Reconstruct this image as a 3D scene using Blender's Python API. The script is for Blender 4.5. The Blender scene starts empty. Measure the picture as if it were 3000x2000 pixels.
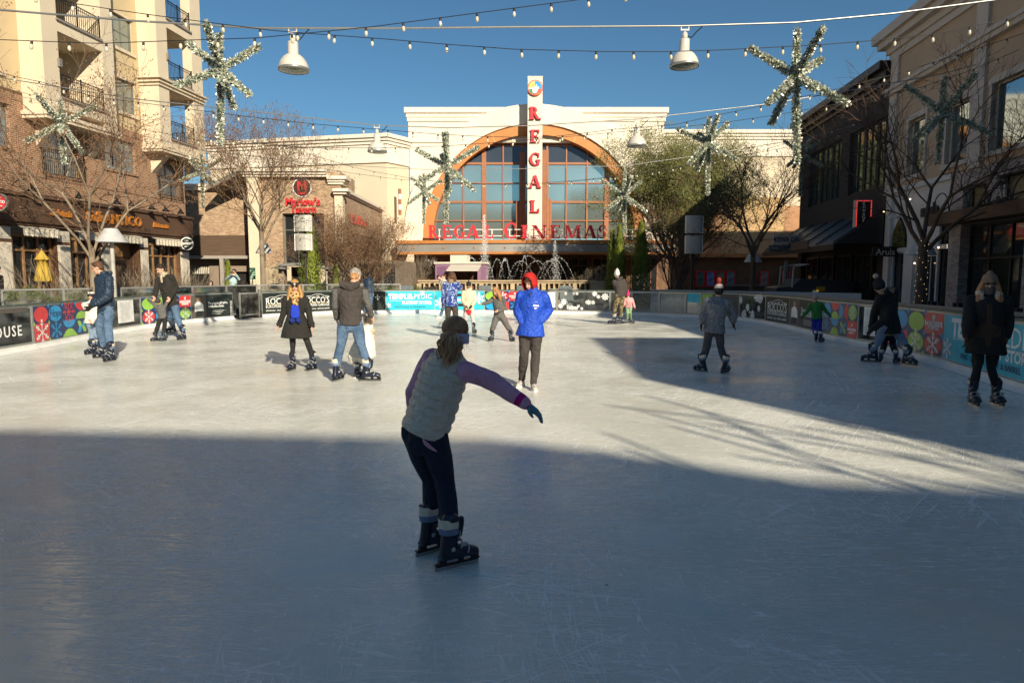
import bpy, bmesh, math, random
import numpy as np
from mathutils import Vector, Matrix, noise as mnoise
R = math.radians
SC = bpy.context.scene
COL = SC.collection
# ---------------------------------------------------------------- camera
HZ, FPX, EYE = 805.0, 2000.0, 1.68          # horizon row and focal length on the 3000 px wide photograph
PITCH = math.atan((1000 - HZ) / FPX)
cd = bpy.data.cameras.new('camera'); cam = bpy.data.objects.new('camera', cd); COL.objects.link(cam)
cam.location = (0, 0, EYE); cam.rotation_euler = (R(90) - PITCH, 0, 0)
cd.lens = 24; cd.sensor_width = 36; cd.clip_end = 3000; cd.clip_start = 0.05
SC.camera = cam
# ---------------------------------------------------------------- sky and sun
SUN_EL, SUN_DX = R(25), -0.5                # shadows run towards (SUN_DX, 1)
w = bpy.data.worlds.new('World'); SC.world = w; w.use_nodes = True
nt = w.node_tree; bg = nt.nodes['Background']
sky = nt.nodes.new('ShaderNodeTexSky'); sky.sky_type = 'NISHITA'; sky.sun_disc = False
sdir = Vector((-SUN_DX, -1, 0)).normalized()  # horizontal direction towards the sun
sky.sun_elevation = SUN_EL; sky.sun_rotation = math.atan2(sdir.x, sdir.y)
sky.air_density = 1.0; sky.dust_density = 0.3; sky.ozone_density = 1.6; sky.altitude = 350
tint = nt.nodes.new('ShaderNodeMixRGB'); tint.blend_type = 'MULTIPLY'; tint.inputs[0].default_value = 1; tint.inputs[2].default_value = (.62, .96, 1.10, 1)
nt.links.new(sky.outputs[0], tint.inputs[1]); nt.links.new(tint.outputs[0], bg.inputs[0]); bg.inputs[1].default_value = 0.057
sd = bpy.data.lights.new('sun', 'SUN'); sd.energy = 5.0; sd.angle = R(0.5); sd.color = (1.0, 0.89, 0.69)
so = bpy.data.objects.new('sun', sd); COL.objects.link(so)
tosun = Vector((sdir.x * math.cos(SUN_EL), sdir.y * math.cos(SUN_EL), math.sin(SUN_EL)))
so.rotation_euler = tosun.to_track_quat('Z', 'Y').to_euler()
SC.view_settings.view_transform = 'Standard'; SC.view_settings.look = 'None'
SC.view_settings.exposure = 0.46; SC.view_settings.gamma = 1
SC.render.engine = 'CYCLES'
SC.cycles.max_bounces = 6; SC.cycles.diffuse_bounces = 3; SC.cycles.glossy_bounces = 3
SC.cycles.transmission_bounces = 4; SC.cycles.transparent_max_bounces = 10
SC.cycles.caustics_reflective = False; SC.cycles.caustics_refractive = False
SC.cycles.use_denoising = True
# ---------------------------------------------------------------- helpers
_c, _s = math.cos(PITCH), math.sin(PITCH)
def ray(u, v):
    a = (u - 1500) / FPX; b = (1000 - v) / FPX
    return Vector((a, _c + b * _s, -_s + b * _c))
def at(u, v, Y):                            # point seen at (u, v), Y metres ahead
    r = ray(u, v); return Vector((0, 0, EYE)) + r * (Y / r.y)
def gnd(u, v, z=0.0):
    r = ray(u, v); return Vector((0, 0, EYE)) + r * ((z - EYE) / r.z)

MATS = {}
def mat(name, col, rough=0.6, metal=0.0, var=0.12, scale=6.0, bump=0.0, bscale=40.0, spec=0.5, emit=None, alpha=None, col2=None, coat=0.0, detail=4, stretch=None, trans=0.0, ior=1.45, sub=0.0, bdist=.02):
    if name in MATS: return MATS[name]
    m = bpy.data.materials.new(name); m.use_nodes = True; MATS[name] = m
    n = m.node_tree.nodes; l = m.node_tree.links; p = n['Principled BSDF']
    c = tuple(col) + (1,)
    tc = n.new('ShaderNodeTexCoord'); vec = tc.outputs['Object']
    if stretch:
        mp = n.new('ShaderNodeMapping'); mp.inputs['Scale'].default_value = stretch
        l.new(vec, mp.inputs[0]); vec = mp.outputs[0]
    nz = n.new('ShaderNodeTexNoise'); nz.inputs['Scale'].default_value = scale; nz.inputs['Detail'].default_value = detail
    l.new(vec, nz.inputs['Vector'])
    rp = n.new('ShaderNodeValToRGB'); rp.color_ramp.elements[0].position = 0.3; rp.color_ramp.elements[1].position = 0.7
    a = col2 if col2 else tuple(x * (1 - var) for x in col)
    b = col if col2 else tuple(min(1, x * (1 + var)) for x in col)
    rp.color_ramp.elements[0].color = tuple(a) + (1,); rp.color_ramp.elements[1].color = tuple(b) + (1,)
    l.new(nz.outputs['Fac'], rp.inputs[0]); l.new(rp.outputs[0], p.inputs['Base Color'])
    p.inputs['Roughness'].default_value = rough; p.inputs['Metallic'].default_value = metal
    p.inputs['Specular IOR Level'].default_value = spec; p.inputs['Coat Weight'].default_value = coat
    p.inputs['Transmission Weight'].default_value = trans; p.inputs['IOR'].default_value = ior
    if emit:
        p.inputs['Emission Color'].default_value = tuple(emit[0]) + (1,); p.inputs['Emission Strength'].default_value = emit[1]
    if alpha is not None: p.inputs['Alpha'].default_value = alpha
    if bump:
        n2 = n.new('ShaderNodeTexNoise'); n2.inputs['Scale'].default_value = bscale; n2.inputs['Detail'].default_value = 3
        l.new(vec, n2.inputs['Vector'])
        bp = n.new('ShaderNodeBump'); bp.inputs['Strength'].default_value = bump; bp.inputs['Distance'].default_value = bdist
        l.new(n2.outputs['Fac'], bp.inputs['Height']); l.new(bp.outputs[0], p.inputs['Normal'])
    return m
def brick_mat(name, c1, c2, mortar, bw=0.21, bh=0.075, ms=0.011, bump=0.5, soldier=False):
    if name in MATS: return MATS[name]
    m = bpy.data.materials.new(name); m.use_nodes = True; MATS[name] = m
    n = m.node_tree.nodes; l = m.node_tree.links; p = n['Principled BSDF']
    tc = n.new('ShaderNodeTexCoord'); sp = n.new('ShaderNodeSeparateXYZ'); l.new(tc.outputs['Object'], sp.inputs[0])
    ad = n.new('ShaderNodeMath'); l.new(sp.outputs[0], ad.inputs[0]); l.new(sp.outputs[1], ad.inputs[1])
    cb = n.new('ShaderNodeCombineXYZ')
    if soldier: l.new(sp.outputs[2], cb.inputs[0]); l.new(ad.outputs[0], cb.inputs[1])
    else: l.new(ad.outputs[0], cb.inputs[0]); l.new(sp.outputs[2], cb.inputs[1])
    b = n.new('ShaderNodeTexBrick'); l.new(cb.outputs[0], b.inputs['Vector'])
    b.inputs['Scale'].default_value = 1; b.inputs['Brick Width'].default_value = bw; b.inputs['Row Height'].default_value = bh
    b.inputs['Mortar Size'].default_value = ms; b.inputs['Mortar Smooth'].default_value = 0.3; b.inputs['Bias'].default_value = -0.1
    b.inputs['Color1'].default_value = tuple(c1) + (1,); b.inputs['Color2'].default_value = tuple(c2) + (1,)
    b.inputs['Mortar'].default_value = tuple(mortar) + (1,)
    nz = n.new('ShaderNodeTexNoise'); nz.inputs['Scale'].default_value = 1.3; nz.inputs['Detail'].default_value = 5
    l.new(tc.outputs['Object'], nz.inputs['Vector'])
    mr = n.new('ShaderNodeMapRange'); mr.inputs['To Min'].default_value = 0.72; mr.inputs['To Max'].default_value = 1.25
    l.new(nz.outputs['Fac'], mr.inputs[0])
    mx = n.new('ShaderNodeMixRGB'); mx.blend_type = 'MULTIPLY'; mx.inputs[0].default_value = 1
    l.new(b.outputs['Color'], mx.inputs[1]); l.new(mr.outputs[0], mx.inputs[2]); l.new(mx.outputs[0], p.inputs['Base Color'])
    p.inputs['Roughness'].default_value = 0.88
    bp = n.new('ShaderNodeBump'); bp.inputs['Strength'].default_value = bump; bp.inputs['Distance'].default_value = 0.01; bp.invert = True
    l.new(b.outputs['Fac'], bp.inputs['Height']); l.new(bp.outputs[0], p.inputs['Normal'])
    return m

WM = {}                                     # world matrix of every thing and part
def tag(o, label=None, cat=None, group=None, kind=None):
    if label: o['label'] = label
    if cat: o['category'] = cat
    if group: o['group'] = group
    if kind: o['kind'] = kind
    return o
def thing(name, label, cat, loc=(0, 0, 0), rotz=0.0, group=None):
    o = bpy.data.objects.new(name, None); COL.objects.link(o)
    o.empty_display_size = 0.2
    o.location = loc; o.rotation_euler = (0, 0, rotz)
    WM[o.name] = Matrix.Translation(Vector(loc)) @ Matrix.Rotation(rotz, 4, 'Z')
    return tag(o, label, cat, group)
def link(name, me, parent=None, M=None, world=False):
    o = bpy.data.objects.new(name, me); COL.objects.link(o)
    if parent is not None:
        o.parent = parent
        if world: me.transform(WM[parent.name].inverted())
        loc = M if M is not None else Matrix.Identity(4)
        o.matrix_basis = loc
        WM[o.name] = WM[parent.name] @ loc
    else:
        if M is not None: o.matrix_basis = M
        WM[o.name] = M.copy() if M is not None else Matrix.Identity(4)
    return o
class MB:
    def __init__(s): s.v = []; s.f = []; s.m = []; s.T = None; s.cuts = []
    def cut(s): s.cuts.append((len(s.v), len(s.f))); return s
    def add(s, vs, fs, mi=0):
        o = len(s.v)
        if s.T is not None: vs = [s.T @ Vector(p) for p in vs]
        s.v.extend([tuple(p) for p in vs]); s.f.extend([tuple(i + o for i in f) for f in fs]); s.m.extend([mi] * len(fs))
        return s
    def bx(s, x0, x1, y0, y1, z0, z1, mi=0):
        return s.add([(x0, y0, z0), (x1, y0, z0), (x1, y1, z0), (x0, y1, z0), (x0, y0, z1), (x1, y0, z1), (x1, y1, z1), (x0, y1, z1)],
                     [(0, 3, 2, 1), (4, 5, 6, 7), (0, 1, 5, 4), (1, 2, 6, 5), (2, 3, 7, 6), (3, 0, 4, 7)], mi)
    def quad(s, a, b, c, d, mi=0): return s.add([a, b, c, d], [(0, 1, 2, 3)], mi)
    def prism(s, pts, y0, y1, mi=0):        # polygon in x,z extruded along y (front face at y0)
        n = len(pts)
        vs = [(x, y0, z) for x, z in pts] + [(x, y1, z) for x, z in pts]
        fs = [tuple(range(n)), tuple(range(2 * n - 1, n - 1, -1))] + [(i + n, (i + 1) % n + n, (i + 1) % n, i) for i in range(n)]
        return s.add(vs, fs, mi)
    def slab(s, pts, z0, z1, mi=0):         # polygon in x,y extruded along z
        n = len(pts)
        vs = [(x, y, z0) for x, y in pts] + [(x, y, z1) for x, y in pts]
        fs = [tuple(range(n - 1, -1, -1)), tuple(range(n, 2 * n))] + [(i, (i + 1) % n, (i + 1) % n + n, i + n) for i in range(n)]
        return s.add(vs, fs, mi)
    def tube(s, pts, rad, n=6, mi=0, cap=True):
        pts = [Vector(p) for p in pts]; k = len(pts)
        if not hasattr(rad, '__len__'): rad = [rad] * k
        vs = []; fs = []; prev = None
        for i, p in enumerate(pts):
            d = (pts[min(i + 1, k - 1)] - pts[max(i - 1, 0)])
            d = d.normalized() if d.length > 1e-9 else Vector((0, 0, 1))
            if prev is None: a = d.cross(Vector((0, 0, 1)) if abs(d.z) < .9 else Vector((1, 0, 0))).normalized()
            else:
                a = prev - d * prev.dot(d)
                a = a.normalized() if a.length > 1e-6 else d.orthogonal().normalized()
            prev = a; b = d.cross(a)
            for j in range(n):
                t = 2 * math.pi * j / n
                vs.append(p + (a * math.cos(t) + b * math.sin(t)) * rad[i])
        for i in range(k - 1):
            for j in range(n):
                j2 = (j + 1) % n
                fs.append((i * n + j, i * n + j2, (i + 1) * n + j2, (i + 1) * n + j))
        if cap: fs.append(tuple(range(n - 1, -1, -1))); fs.append(tuple((k - 1) * n + j for j in range(n)))
        return s.add(vs, fs, mi)
    def lathe(s, prof, c=(0, 0, 0), n=20, mi=0, a0=0, a1=2 * math.pi):  # prof: (r, z)
        full = abs(a1 - a0 - 2 * math.pi) < 1e-6; m = n if full else n + 1
        vs = []; fs = []
        for r, z in prof:
            for j in range(m):
                t = a0 + (a1 - a0) * j / n
                vs.append((c[0] + r * math.cos(t), c[1] + r * math.sin(t), c[2] + z))
        for i in range(len(prof) - 1):
            for j in range(n):
                j2 = (j + 1) % m
                fs.append((i * m + j, i * m + j2, (i + 1) * m + j2, (i + 1) * m + j))
        return s.add(vs, fs, mi)
    def ball(s, c, r, n=8, mi=0, k=6):
        rx, ry, rz = r if hasattr(r, '__len__') else (r, r, r)
        vs = []; fs = []
        for i in range(k + 1):
            ph = math.pi * i / k
            for j in range(n):
                t = 2 * math.pi * j / n
                vs.append((c[0] + rx * math.sin(ph) * math.cos(t), c[1] + ry * math.sin(ph) * math.sin(t), c[2] + rz * math.cos(ph)))
        for i in range(k):
            for j in range(n):
                j2 = (j + 1) % n; fs.append((i * n + j, (i + 1) * n + j, (i + 1) * n + j2, i * n + j2))
        return s.add(vs, fs, mi)
    def disc(s, cx, cz, r, y, n=24, mi=0, a0=0, a1=2 * math.pi, ry=None):  # flat disc or sector in the x,z plane facing -y
        ry = ry or r
        full = abs(a1 - a0 - 2 * math.pi) < 1e-6
        pts = [(cx + r * math.cos(a0 + (a1 - a0) * i / n), y, cz + ry * math.sin(a0 + (a1 - a0) * i / n)) for i in range(n if full else n + 1)]
        return s.add(pts, [tuple(range(len(pts)))], mi)
    def mesh(s, name, mats=None, smooth=False):
        me = bpy.data.meshes.new(name); me.from_pydata(s.v, [], s.f)
        for m in (mats or []): me.materials.append(m)
        if mats and len(mats) > 1: me.polygons.foreach_set('material_index', s.m)
        if smooth: me.polygons.foreach_set('use_smooth', [True] * len(me.polygons))
        me.update(); return me
    def build(s, name, mats, parent=None, smooth=False, M=None, world=False):
        if not isinstance(mats, (list, tuple)): mats = [mats]
        if s.cuts:                          # several like pieces: each becomes a part of its own
            e = [(0, 0)] + s.cuts + [(len(s.v), len(s.f))]; o = None
            for (v0, f0), (v1, f1) in zip(e, e[1:]):
                if v1 == v0: continue
                p = MB(); p.v = s.v[v0:v1]; p.f = [tuple(i - v0 for i in f) for f in s.f[f0:f1]]; p.m = s.m[f0:f1]; o = p.build(name, mats, parent, smooth, M, world)
            return o
        return link(name, s.mesh(name, mats, smooth), parent, M, world)
def copy_tree(o, parent=None):
    c = o.copy(); COL.objects.link(c)
    if parent is not None: c.parent = parent
    for ch in list(o.children): copy_tree(ch, c)
    return c
def place_copy(src, loc, rotz=0.0, label=None, group=None, scale=None):
    c = copy_tree(src); c.location = loc; c.rotation_euler = (0, 0, rotz)
    if scale: c.scale = scale if hasattr(scale, '__len__') else (scale,) * 3
    if label: c['label'] = label
    if group: c['group'] = group
    return c
def smooth_all(o, ang=40):
    me = o.data
    me.polygons.foreach_set('use_smooth', [True] * len(me.polygons))
    try: me.set_sharp_from_angle(angle=R(ang))
    except Exception: pass
    return o

_tx = {}
def text_mesh(txt, size, depth=0.02, bold=0.0, shear=0.0, sx=1.0, res=2, align='CENTER', spacing=1.0):
    # text in the x,z plane facing -y, its front face at y = -depth
    key = (txt, size, depth, bold, shear, sx, align, spacing)
    if key in _tx: return _tx[key]
    cu = bpy.data.curves.new('lettering', 'FONT'); cu.body = txt; cu.size = size; cu.extrude = depth / 2; cu.offset = bold
    cu.shear = shear; cu.align_x = align; cu.align_y = 'CENTER'; cu.resolution_u = res; cu.space_character = spacing
    o = bpy.data.objects.new('lettering', cu); COL.objects.link(o)
    dg = bpy.context.evaluated_depsgraph_get(); dg.update()
    me = bpy.data.meshes.new_from_object(o.evaluated_get(dg))
    bpy.data.objects.remove(o); bpy.data.curves.remove(cu)
    me.transform(Matrix.Diagonal((sx, 1, 1, 1)))
    me.transform(Matrix.Rotation(R(90), 4, 'X')); me.transform(Matrix.Translation((0, -depth / 2, 0)))
    vs = [tuple(v.co) for v in me.vertices]; fs = [tuple(p.vertices) for p in me.polygons]
    bpy.data.meshes.remove(me)
    _tx[key] = (vs, fs); return vs, fs
def text_into(mb, txt, x, z, y, size, mi=0, **k):
    k.setdefault('depth', 0.004)
    vs, fs = text_mesh(txt, size, **k)
    mb.add([(a + x, b + y, c + z) for a, b, c in vs], fs, mi)
def wall_holes(mb, x0, x1, z0, z1, holes, y=0.0, depth=0.25, mi=0, mr=None):
    # front face at y, openings (x0,x1,z0,z1) with reveals running back to y+depth
    mr = mi if mr is None else mr
    xs = sorted({x0, x1, *[h[0] for h in holes], *[h[1] for h in holes]}); zs = sorted({z0, z1, *[h[2] for h in holes], *[h[3] for h in holes]})
    xs = [x for x in xs if x0 <= x <= x1]; zs = [z for z in zs if z0 <= z <= z1]
    for i in range(len(xs) - 1):
        for j in range(len(zs) - 1):
            cx = (xs[i] + xs[i + 1]) / 2; cz = (zs[j] + zs[j + 1]) / 2
            if any(h[0] < cx < h[1] and h[2] < cz < h[3] for h in holes): continue
            mb.quad((xs[i], y, zs[j]), (xs[i + 1], y, zs[j]), (xs[i + 1], y, zs[j + 1]), (xs[i], y, zs[j + 1]), mi)
    for a, b, c, d in holes:
        e = y + depth
        mb.quad((a, y, c), (a, y, d), (a, e, d), (a, e, c), mr); mb.quad((b, y, c), (b, e, c), (b, e, d), (b, y, d), mr)
        mb.quad((a, y, d), (b, y, d), (b, e, d), (a, e, d), mr); mb.quad((a, y, c), (a, e, c), (b, e, c), (b, y, c), mr)
def window(parent, x0, x1, z0, z1, y, nx, nz, fr, pane, t=0.05, d=0.06, name='window', bars=None, blind=None):
    mb = MB()
    mb.bx(x0, x0 + t, y, y + d, z0, z1); mb.bx(x1 - t, x1, y, y + d, z0, z1)
    mb.bx(x0 + t, x1 - t, y, y + d, z0, z0 + t); mb.bx(x0 + t, x1 - t, y, y + d, z1 - t, z1)
    for i in range(1, nx):
        x = x0 + (x1 - x0) * i / nx; mb.bx(x - t * .35, x + t * .35, y + .005, y + d - .005, z0 + t, z1 - t)
    zs = bars if bars is not None else [z0 + (z1 - z0) * j / nz for j in range(1, nz)]
    for z in zs: mb.bx(x0 + t, x1 - t, y + .009, y + d - .009, z - t * .35, z + t * .35)
    o = mb.build(name, fr, parent)
    MB().bx(x0 + t, x1 - t, y + d * .6, y + d * .6 + .008, z0 + t, z1 - t).build('pane', pane, o)
    if blind:
        b = MB(); zb = z1 - t - (z1 - z0 - 2 * t) * blind[1]; k = max(4, int((z1 - t - zb) / .07))
        for i in range(k):
            zz = z1 - t - (i + .5) * (z1 - t - zb) / k
            b.bx(x0 + t * 1.2, x1 - t * 1.2, y + d + .05, y + d + .06, zz - .028, zz + .028)
        b.build('blind', blind[0], o)
    return o
# ================================================================ ice, paving, rink boards
def ice_material():
    m = bpy.data.materials.new('ice'); m.use_nodes = True
    n = m.node_tree.nodes; l = m.node_tree.links; p = n['Principled BSDF']
    tc = n.new('ShaderNodeTexCoord'); P0 = tc.outputs['Object']
    def noise(vec, sc, det=3, rough=.55, dist=0):
        t = n.new('ShaderNodeTexNoise'); t.inputs['Scale'].default_value = sc; t.inputs['Detail'].default_value = det
        t.inputs['Roughness'].default_value = rough; t.inputs['Distortion'].default_value = dist
        l.new(vec, t.inputs['Vector']); return t.outputs['Fac']
    def ramp(f, a, b, lo=0., hi=1.):
        t = n.new('ShaderNodeMapRange'); t.inputs['From Min'].default_value = a; t.inputs['From Max'].default_value = b
        t.inputs['To Min'].default_value = lo; t.inputs['To Max'].default_value = hi; t.interpolation_type = 'SMOOTHSTEP'
        l.new(f, t.inputs[0]); return t.outputs[0]
    def mth(op, a, b=None):
        t = n.new('ShaderNodeMath'); t.operation = op
        for i, x in enumerate((a, b)):
            if x is None: continue
            if isinstance(x, (int, float)): t.inputs[i].default_value = x
            else: l.new(x, t.inputs[i])
        return t.outputs[0]
    # warped coordinates make the skate cuts curve
    wn = n.new('ShaderNodeTexNoise'); wn.inputs['Scale'].default_value = 0.16; wn.inputs['Detail'].default_value = 1.5
    l.new(P0, wn.inputs['Vector'])
    wv = n.new('ShaderNodeVectorMath'); wv.operation = 'MULTIPLY_ADD'
    l.new(wn.outputs['Color'], wv.inputs[0]); wv.inputs[1].default_value = (2.2, 2.2, 0); l.new(P0, wv.inputs[2])
    PW = wv.outputs[0]
    def streak(rot, sx, sy, thr, w, src, mscale=.7, mthr=.5, off=0.):
        mp = n.new('ShaderNodeMapping'); mp.inputs['Rotation'].default_value = (0, 0, R(rot)); mp.inputs['Scale'].default_value = (sx, sy, 1)
        mp.inputs['Location'].default_value = (off, off * 1.7, 0)
        l.new(src, mp.inputs[0]); f = noise(mp.outputs[0], 1.0, 2, .6)
        d = mth('ABSOLUTE', mth('SUBTRACT', f, thr)); s = ramp(d, w, 0.)
        k = ramp(noise(P0, mscale, 3), mthr, mthr + .16)
        return mth('MULTIPLY', s, k)
    def arcs(cx, cy, freq, af, w, mthr, off):       # long cuts swept round a centre
        v = n.new('ShaderNodeVectorMath'); v.operation = 'SUBTRACT'; l.new(P0, v.inputs[0]); v.inputs[1].default_value = (cx, cy, 0)
        ln = n.new('ShaderNodeVectorMath'); ln.operation = 'LENGTH'; l.new(v.outputs[0], ln.inputs[0])
        sp_ = n.new('ShaderNodeSeparateXYZ'); l.new(v.outputs[0], sp_.inputs[0]); an = mth('ARCTAN2', sp_.outputs[1], sp_.outputs[0])
        cb = n.new('ShaderNodeCombineXYZ'); l.new(mth('MULTIPLY', ln.outputs['Value'], freq), cb.inputs[0]); l.new(mth('MULTIPLY', an, af), cb.inputs[1]); cb.inputs[2].default_value = off
        f = noise(cb.outputs[0], 1.0, 2, .6); d = mth('ABSOLUTE', mth('SUBTRACT', f, .5)); return mth('MULTIPLY', ramp(d, w, 0.), ramp(noise(P0, .45, 3), mthr, mthr + .14))
    s = None
    for a in ((6, 1.1, 22, .5, .022, P0, .55, .38, 3), (-22, 1.0, 26, .48, .012, PW, .7, .46, 11), (35, .9, 22, .52, .010, P0, .6, .48, 23),
              (72, 1.0, 20, .5, .009, PW, .8, .52, 31), (-52, 1.0, 24, .5, .009, P0, .9, .50, 47), (-6, 2.6, 48, .5, .030, PW, .8, .46, 57), (14, 2.4, 52, .52, .030, P0, 1.1, .48, 71)):
        t = streak(*a); s = t if s is None else mth('MAXIMUM', s, t)
    for a in ((-9, 16, 9, 5, .012, .42, 2), (4, 22, 8, 4, .010, .44, 9), (12, 3, 10, 7, .012, .42, 14), (-3, -4, 12, 5, .012, .40, 21), (2, 9, 14, 3, .010, .46, 33), (-7, 1, 11, 4, .011, .42, 41)): s = mth('MAXIMUM', s, arcs(*a))
    # shaved snow, chips and scuffed patches
    patch = ramp(noise(PW, .55, 6, .68), .46, .66)
    mpc = n.new('ShaderNodeMapping'); mpc.inputs['Scale'].default_value = (5, 13, 1); l.new(PW, mpc.inputs[0])
    fine = ramp(noise(mpc.outputs[0], 1.0, 5, .7), .54, .70)
    chips = ramp(noise(P0, 19, 3, .5), .665, .72)
    scuff = mth('MULTIPLY', patch, fine)
    snow = mth('MINIMUM', mth('ADD', mth('MULTIPLY', s, .8), mth('ADD', mth('MULTIPLY', scuff, 1.0), mth('MULTIPLY', chips, .8))), 1.0)
    basew = ramp(noise(PW, .33, 4), .3, .7)
    c1 = n.new('ShaderNodeMixRGB'); l.new(basew, c1.inputs[0]); c1.inputs[1].default_value = (.62, .62, .54, 1); c1.inputs[2].default_value = (.80, .795, .70, 1)
    c2 = n.new('ShaderNodeMixRGB'); l.new(snow, c2.inputs[0]); l.new(c1.outputs[0], c2.inputs[1]); c2.inputs[2].default_value = (.97, .96, .92, 1)
    # dark cuts and dirt specks
    dk = mth('MULTIPLY', mth('MAXIMUM', streak(-35, 1.5, 34, .5, .010, PW, .35, .50, 91), streak(8, 3.0, 40, .47, .02, PW, .5, .46, 105)), .28)
    vo = n.new('ShaderNodeTexVoronoi'); vo.inputs['Scale'].default_value = 2.6; l.new(P0, vo.inputs['Vector'])
    sp = mth('MULTIPLY', ramp(vo.outputs['Distance'], .034, .02), ramp(noise(P0, .25, 2), .42, .56))
    c3 = n.new('ShaderNodeMixRGB'); l.new(mth('MAXIMUM', dk, sp), c3.inputs[0]); l.new(c2.outputs[0], c3.inputs[1]); c3.inputs[2].default_value = (.07, .07, .075, 1)
    l.new(c3.outputs[0], p.inputs['Base Color'])
    rg = mth('ADD', ramp(noise(PW, .8, 4), .3, .7, .09, .19), mth('MULTIPLY', snow, .38)); l.new(rg, p.inputs['Roughness'])
    p.inputs['IOR'].default_value = 1.36; p.inputs['Specular IOR Level'].default_value = .5
    h = mth('ADD', mth('MULTIPLY', snow, .6), mth('ADD', mth('MULTIPLY', noise(PW, 2.2, 4), .35), mth('MULTIPLY', noise(mpc.outputs[0], 2.0, 4), .18)))
    b = n.new('ShaderNodeBump'); b.inputs['Strength'].default_value = .38; b.inputs['Distance'].default_value = .012
    l.new(h, b.inputs['Height']); l.new(b.outputs[0], p.inputs['Normal'])
    return m

# board line: columns of the photograph where panels meet, and the row of their foot
SEAM = [(-330, 1105), (-140, 1063), (100, 1022), (290, 984), (415, 963), (560, 945), (683, 935)]
SEAM2 = [(768, 930), (974, 919), (1131, 918), (1275, 917), (1420, 917), (1632, 919), (1787, 922)]
SEAM3 = [(1850, 924), (1930, 926), (2008, 930), (2054, 933), (2165, 938), (2243, 950), (2312, 963), (2410, 989), (2511, 1010), (2574, 1022), (2762, 1071), (3035, 1158)]
def gp(t): g = gnd(*t); return (g.x, g.y)
LP = [gp(t) for t in SEAM]; FP = [gp(t) for t in SEAM2]; RP = [gp(t) for t in SEAM3]
rim = [(-9.6, 6), (-9.9, 10)] + LP[1:] + FP + RP + [(6.9, 7.2), (6.6, 4), (6.5, -1.5), (-9.2, -1.5), (-9.3, 2)]
MB().slab([(x, y) for x, y in reversed(rim)], -0.3, 0.0).build('ice_rink', ice_material())['kind'] = 'structure'
pav = brick_mat('paving', (.20, .165, .14), (.15, .125, .105), (.10, .09, .08), .3, .3, .008, .2)
pn = pav.node_tree; # paving pattern lies in plan
for lk in list(pn.links):
    if lk.to_node.type == 'COMBXYZ': pn.links.remove(lk)
_cb = [x for x in pn.nodes if x.type == 'COMBXYZ'][0]; _sp = [x for x in pn.nodes if x.type == 'SEPXYZ'][0]
pn.links.new(_sp.outputs[0], _cb.inputs[0]); pn.links.new(_sp.outputs[1], _cb.inputs[1])
g = MB(); g.quad((-600, -400, -.06), (600, -400, -.06), (600, 900, -.06), (-600, 900, -.06)); tag(g.build('ground', pav), kind='structure')

ALU = mat('aluminium', (.42, .42, .40), .45, .6, .15, 20)
RAILG = mat('top_rail', (.10, .13, .11), .5, .2, .3, 8)
KICK = mat('kick_plate_white', (.80, .79, .76), .5, 0, .06, 5)
ACRY = None
def acrylic():
    global ACRY
    if ACRY: return ACRY
    m = bpy.data.materials.new('acrylic'); m.use_nodes = True; n = m.node_tree.nodes; l = m.node_tree.links
    n.remove(n['Principled BSDF']); o = n['Material Output']
    t = n.new('ShaderNodeBsdfTransparent'); t.inputs[0].default_value = (.90, .92, .91, 1)
    gl = n.new('ShaderNodeBsdfGlossy'); gl.inputs['Roughness'].default_value = .06; gl.inputs[0].default_value = (.9, .9, .9, 1)
    df = n.new('ShaderNodeBsdfDiffuse'); df.inputs[0].default_value = (.6, .6, .58, 1)
    tc = n.new('ShaderNodeTexCoord'); nz = n.new('ShaderNodeTexNoise'); nz.inputs['Scale'].default_value = 3; nz.inputs['Detail'].default_value = 6
    l.new(tc.outputs['Object'], nz.inputs['Vector'])
    mr = n.new('ShaderNodeMapRange'); mr.inputs['From Min'].default_value = .45; mr.inputs['From Max'].default_value = .75; mr.inputs['To Min'].default_value = .03; mr.inputs['To Max'].default_value = .20
    l.new(nz.outputs['Fac'], mr.inputs[0])
    fr = n.new('ShaderNodeFresnel'); fr.inputs[0].default_value = 1.45
    a = n.new('ShaderNodeMixShader'); l.new(mr.outputs[0], a.inputs[0]); l.new(t.outputs[0], a.inputs[1]); l.new(df.outputs[0], a.inputs[2])
    b = n.new('ShaderNodeMixShader'); l.new(fr.outputs[0], b.inputs[0]); l.new(a.outputs[0], b.inputs[1]); l.new(gl.outputs[0], b.inputs[2])
    l.new(b.outputs[0], o.inputs[0]); ACRY = m; return m
NAVY, RED, BLUE, GREEN, WHITE, CYAN, BLACK, YEL, GREY, PHOTO, SKIN = range(11)
def pm(nm, c, r=.35): return mat('print_' + nm, c, r, 0, .13, 4, .25, 6, spec=.5, detail=6, bdist=.01)
PRINT = [pm('navy', (.018, .035, .13)), pm('red', (.72, .045, .05)), pm('blue', (.02, .33, .66)), pm('green', (.30, .56, .08)), pm('white', (.84, .84, .82)),
         pm('cyan', (.03, .46, .60)), pm('black', (.018, .024, .022)), pm('yellow', (.80, .55, .05)), pm('grey', (.25, .25, .24)), pm('photo', (.10, .085, .07)), pm('tan', (.42, .25, .16))]
Y0 = -.022
def line(mb, x0, z0, x1, z1, w, y, mi):
    d = Vector((x1 - x0, z1 - z0)); 
    if d.length < 1e-6: return
    d.normalize(); nx, nz = -d.y * w / 2, d.x * w / 2
    mb.add([(x0 - nx, y, z0 - nz), (x1 - nx, y, z1 - nz), (x1 + nx, y, z1 + nz), (x0 + nx, y, z0 + nz)], [(0, 1, 2, 3)], mi)
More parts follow.
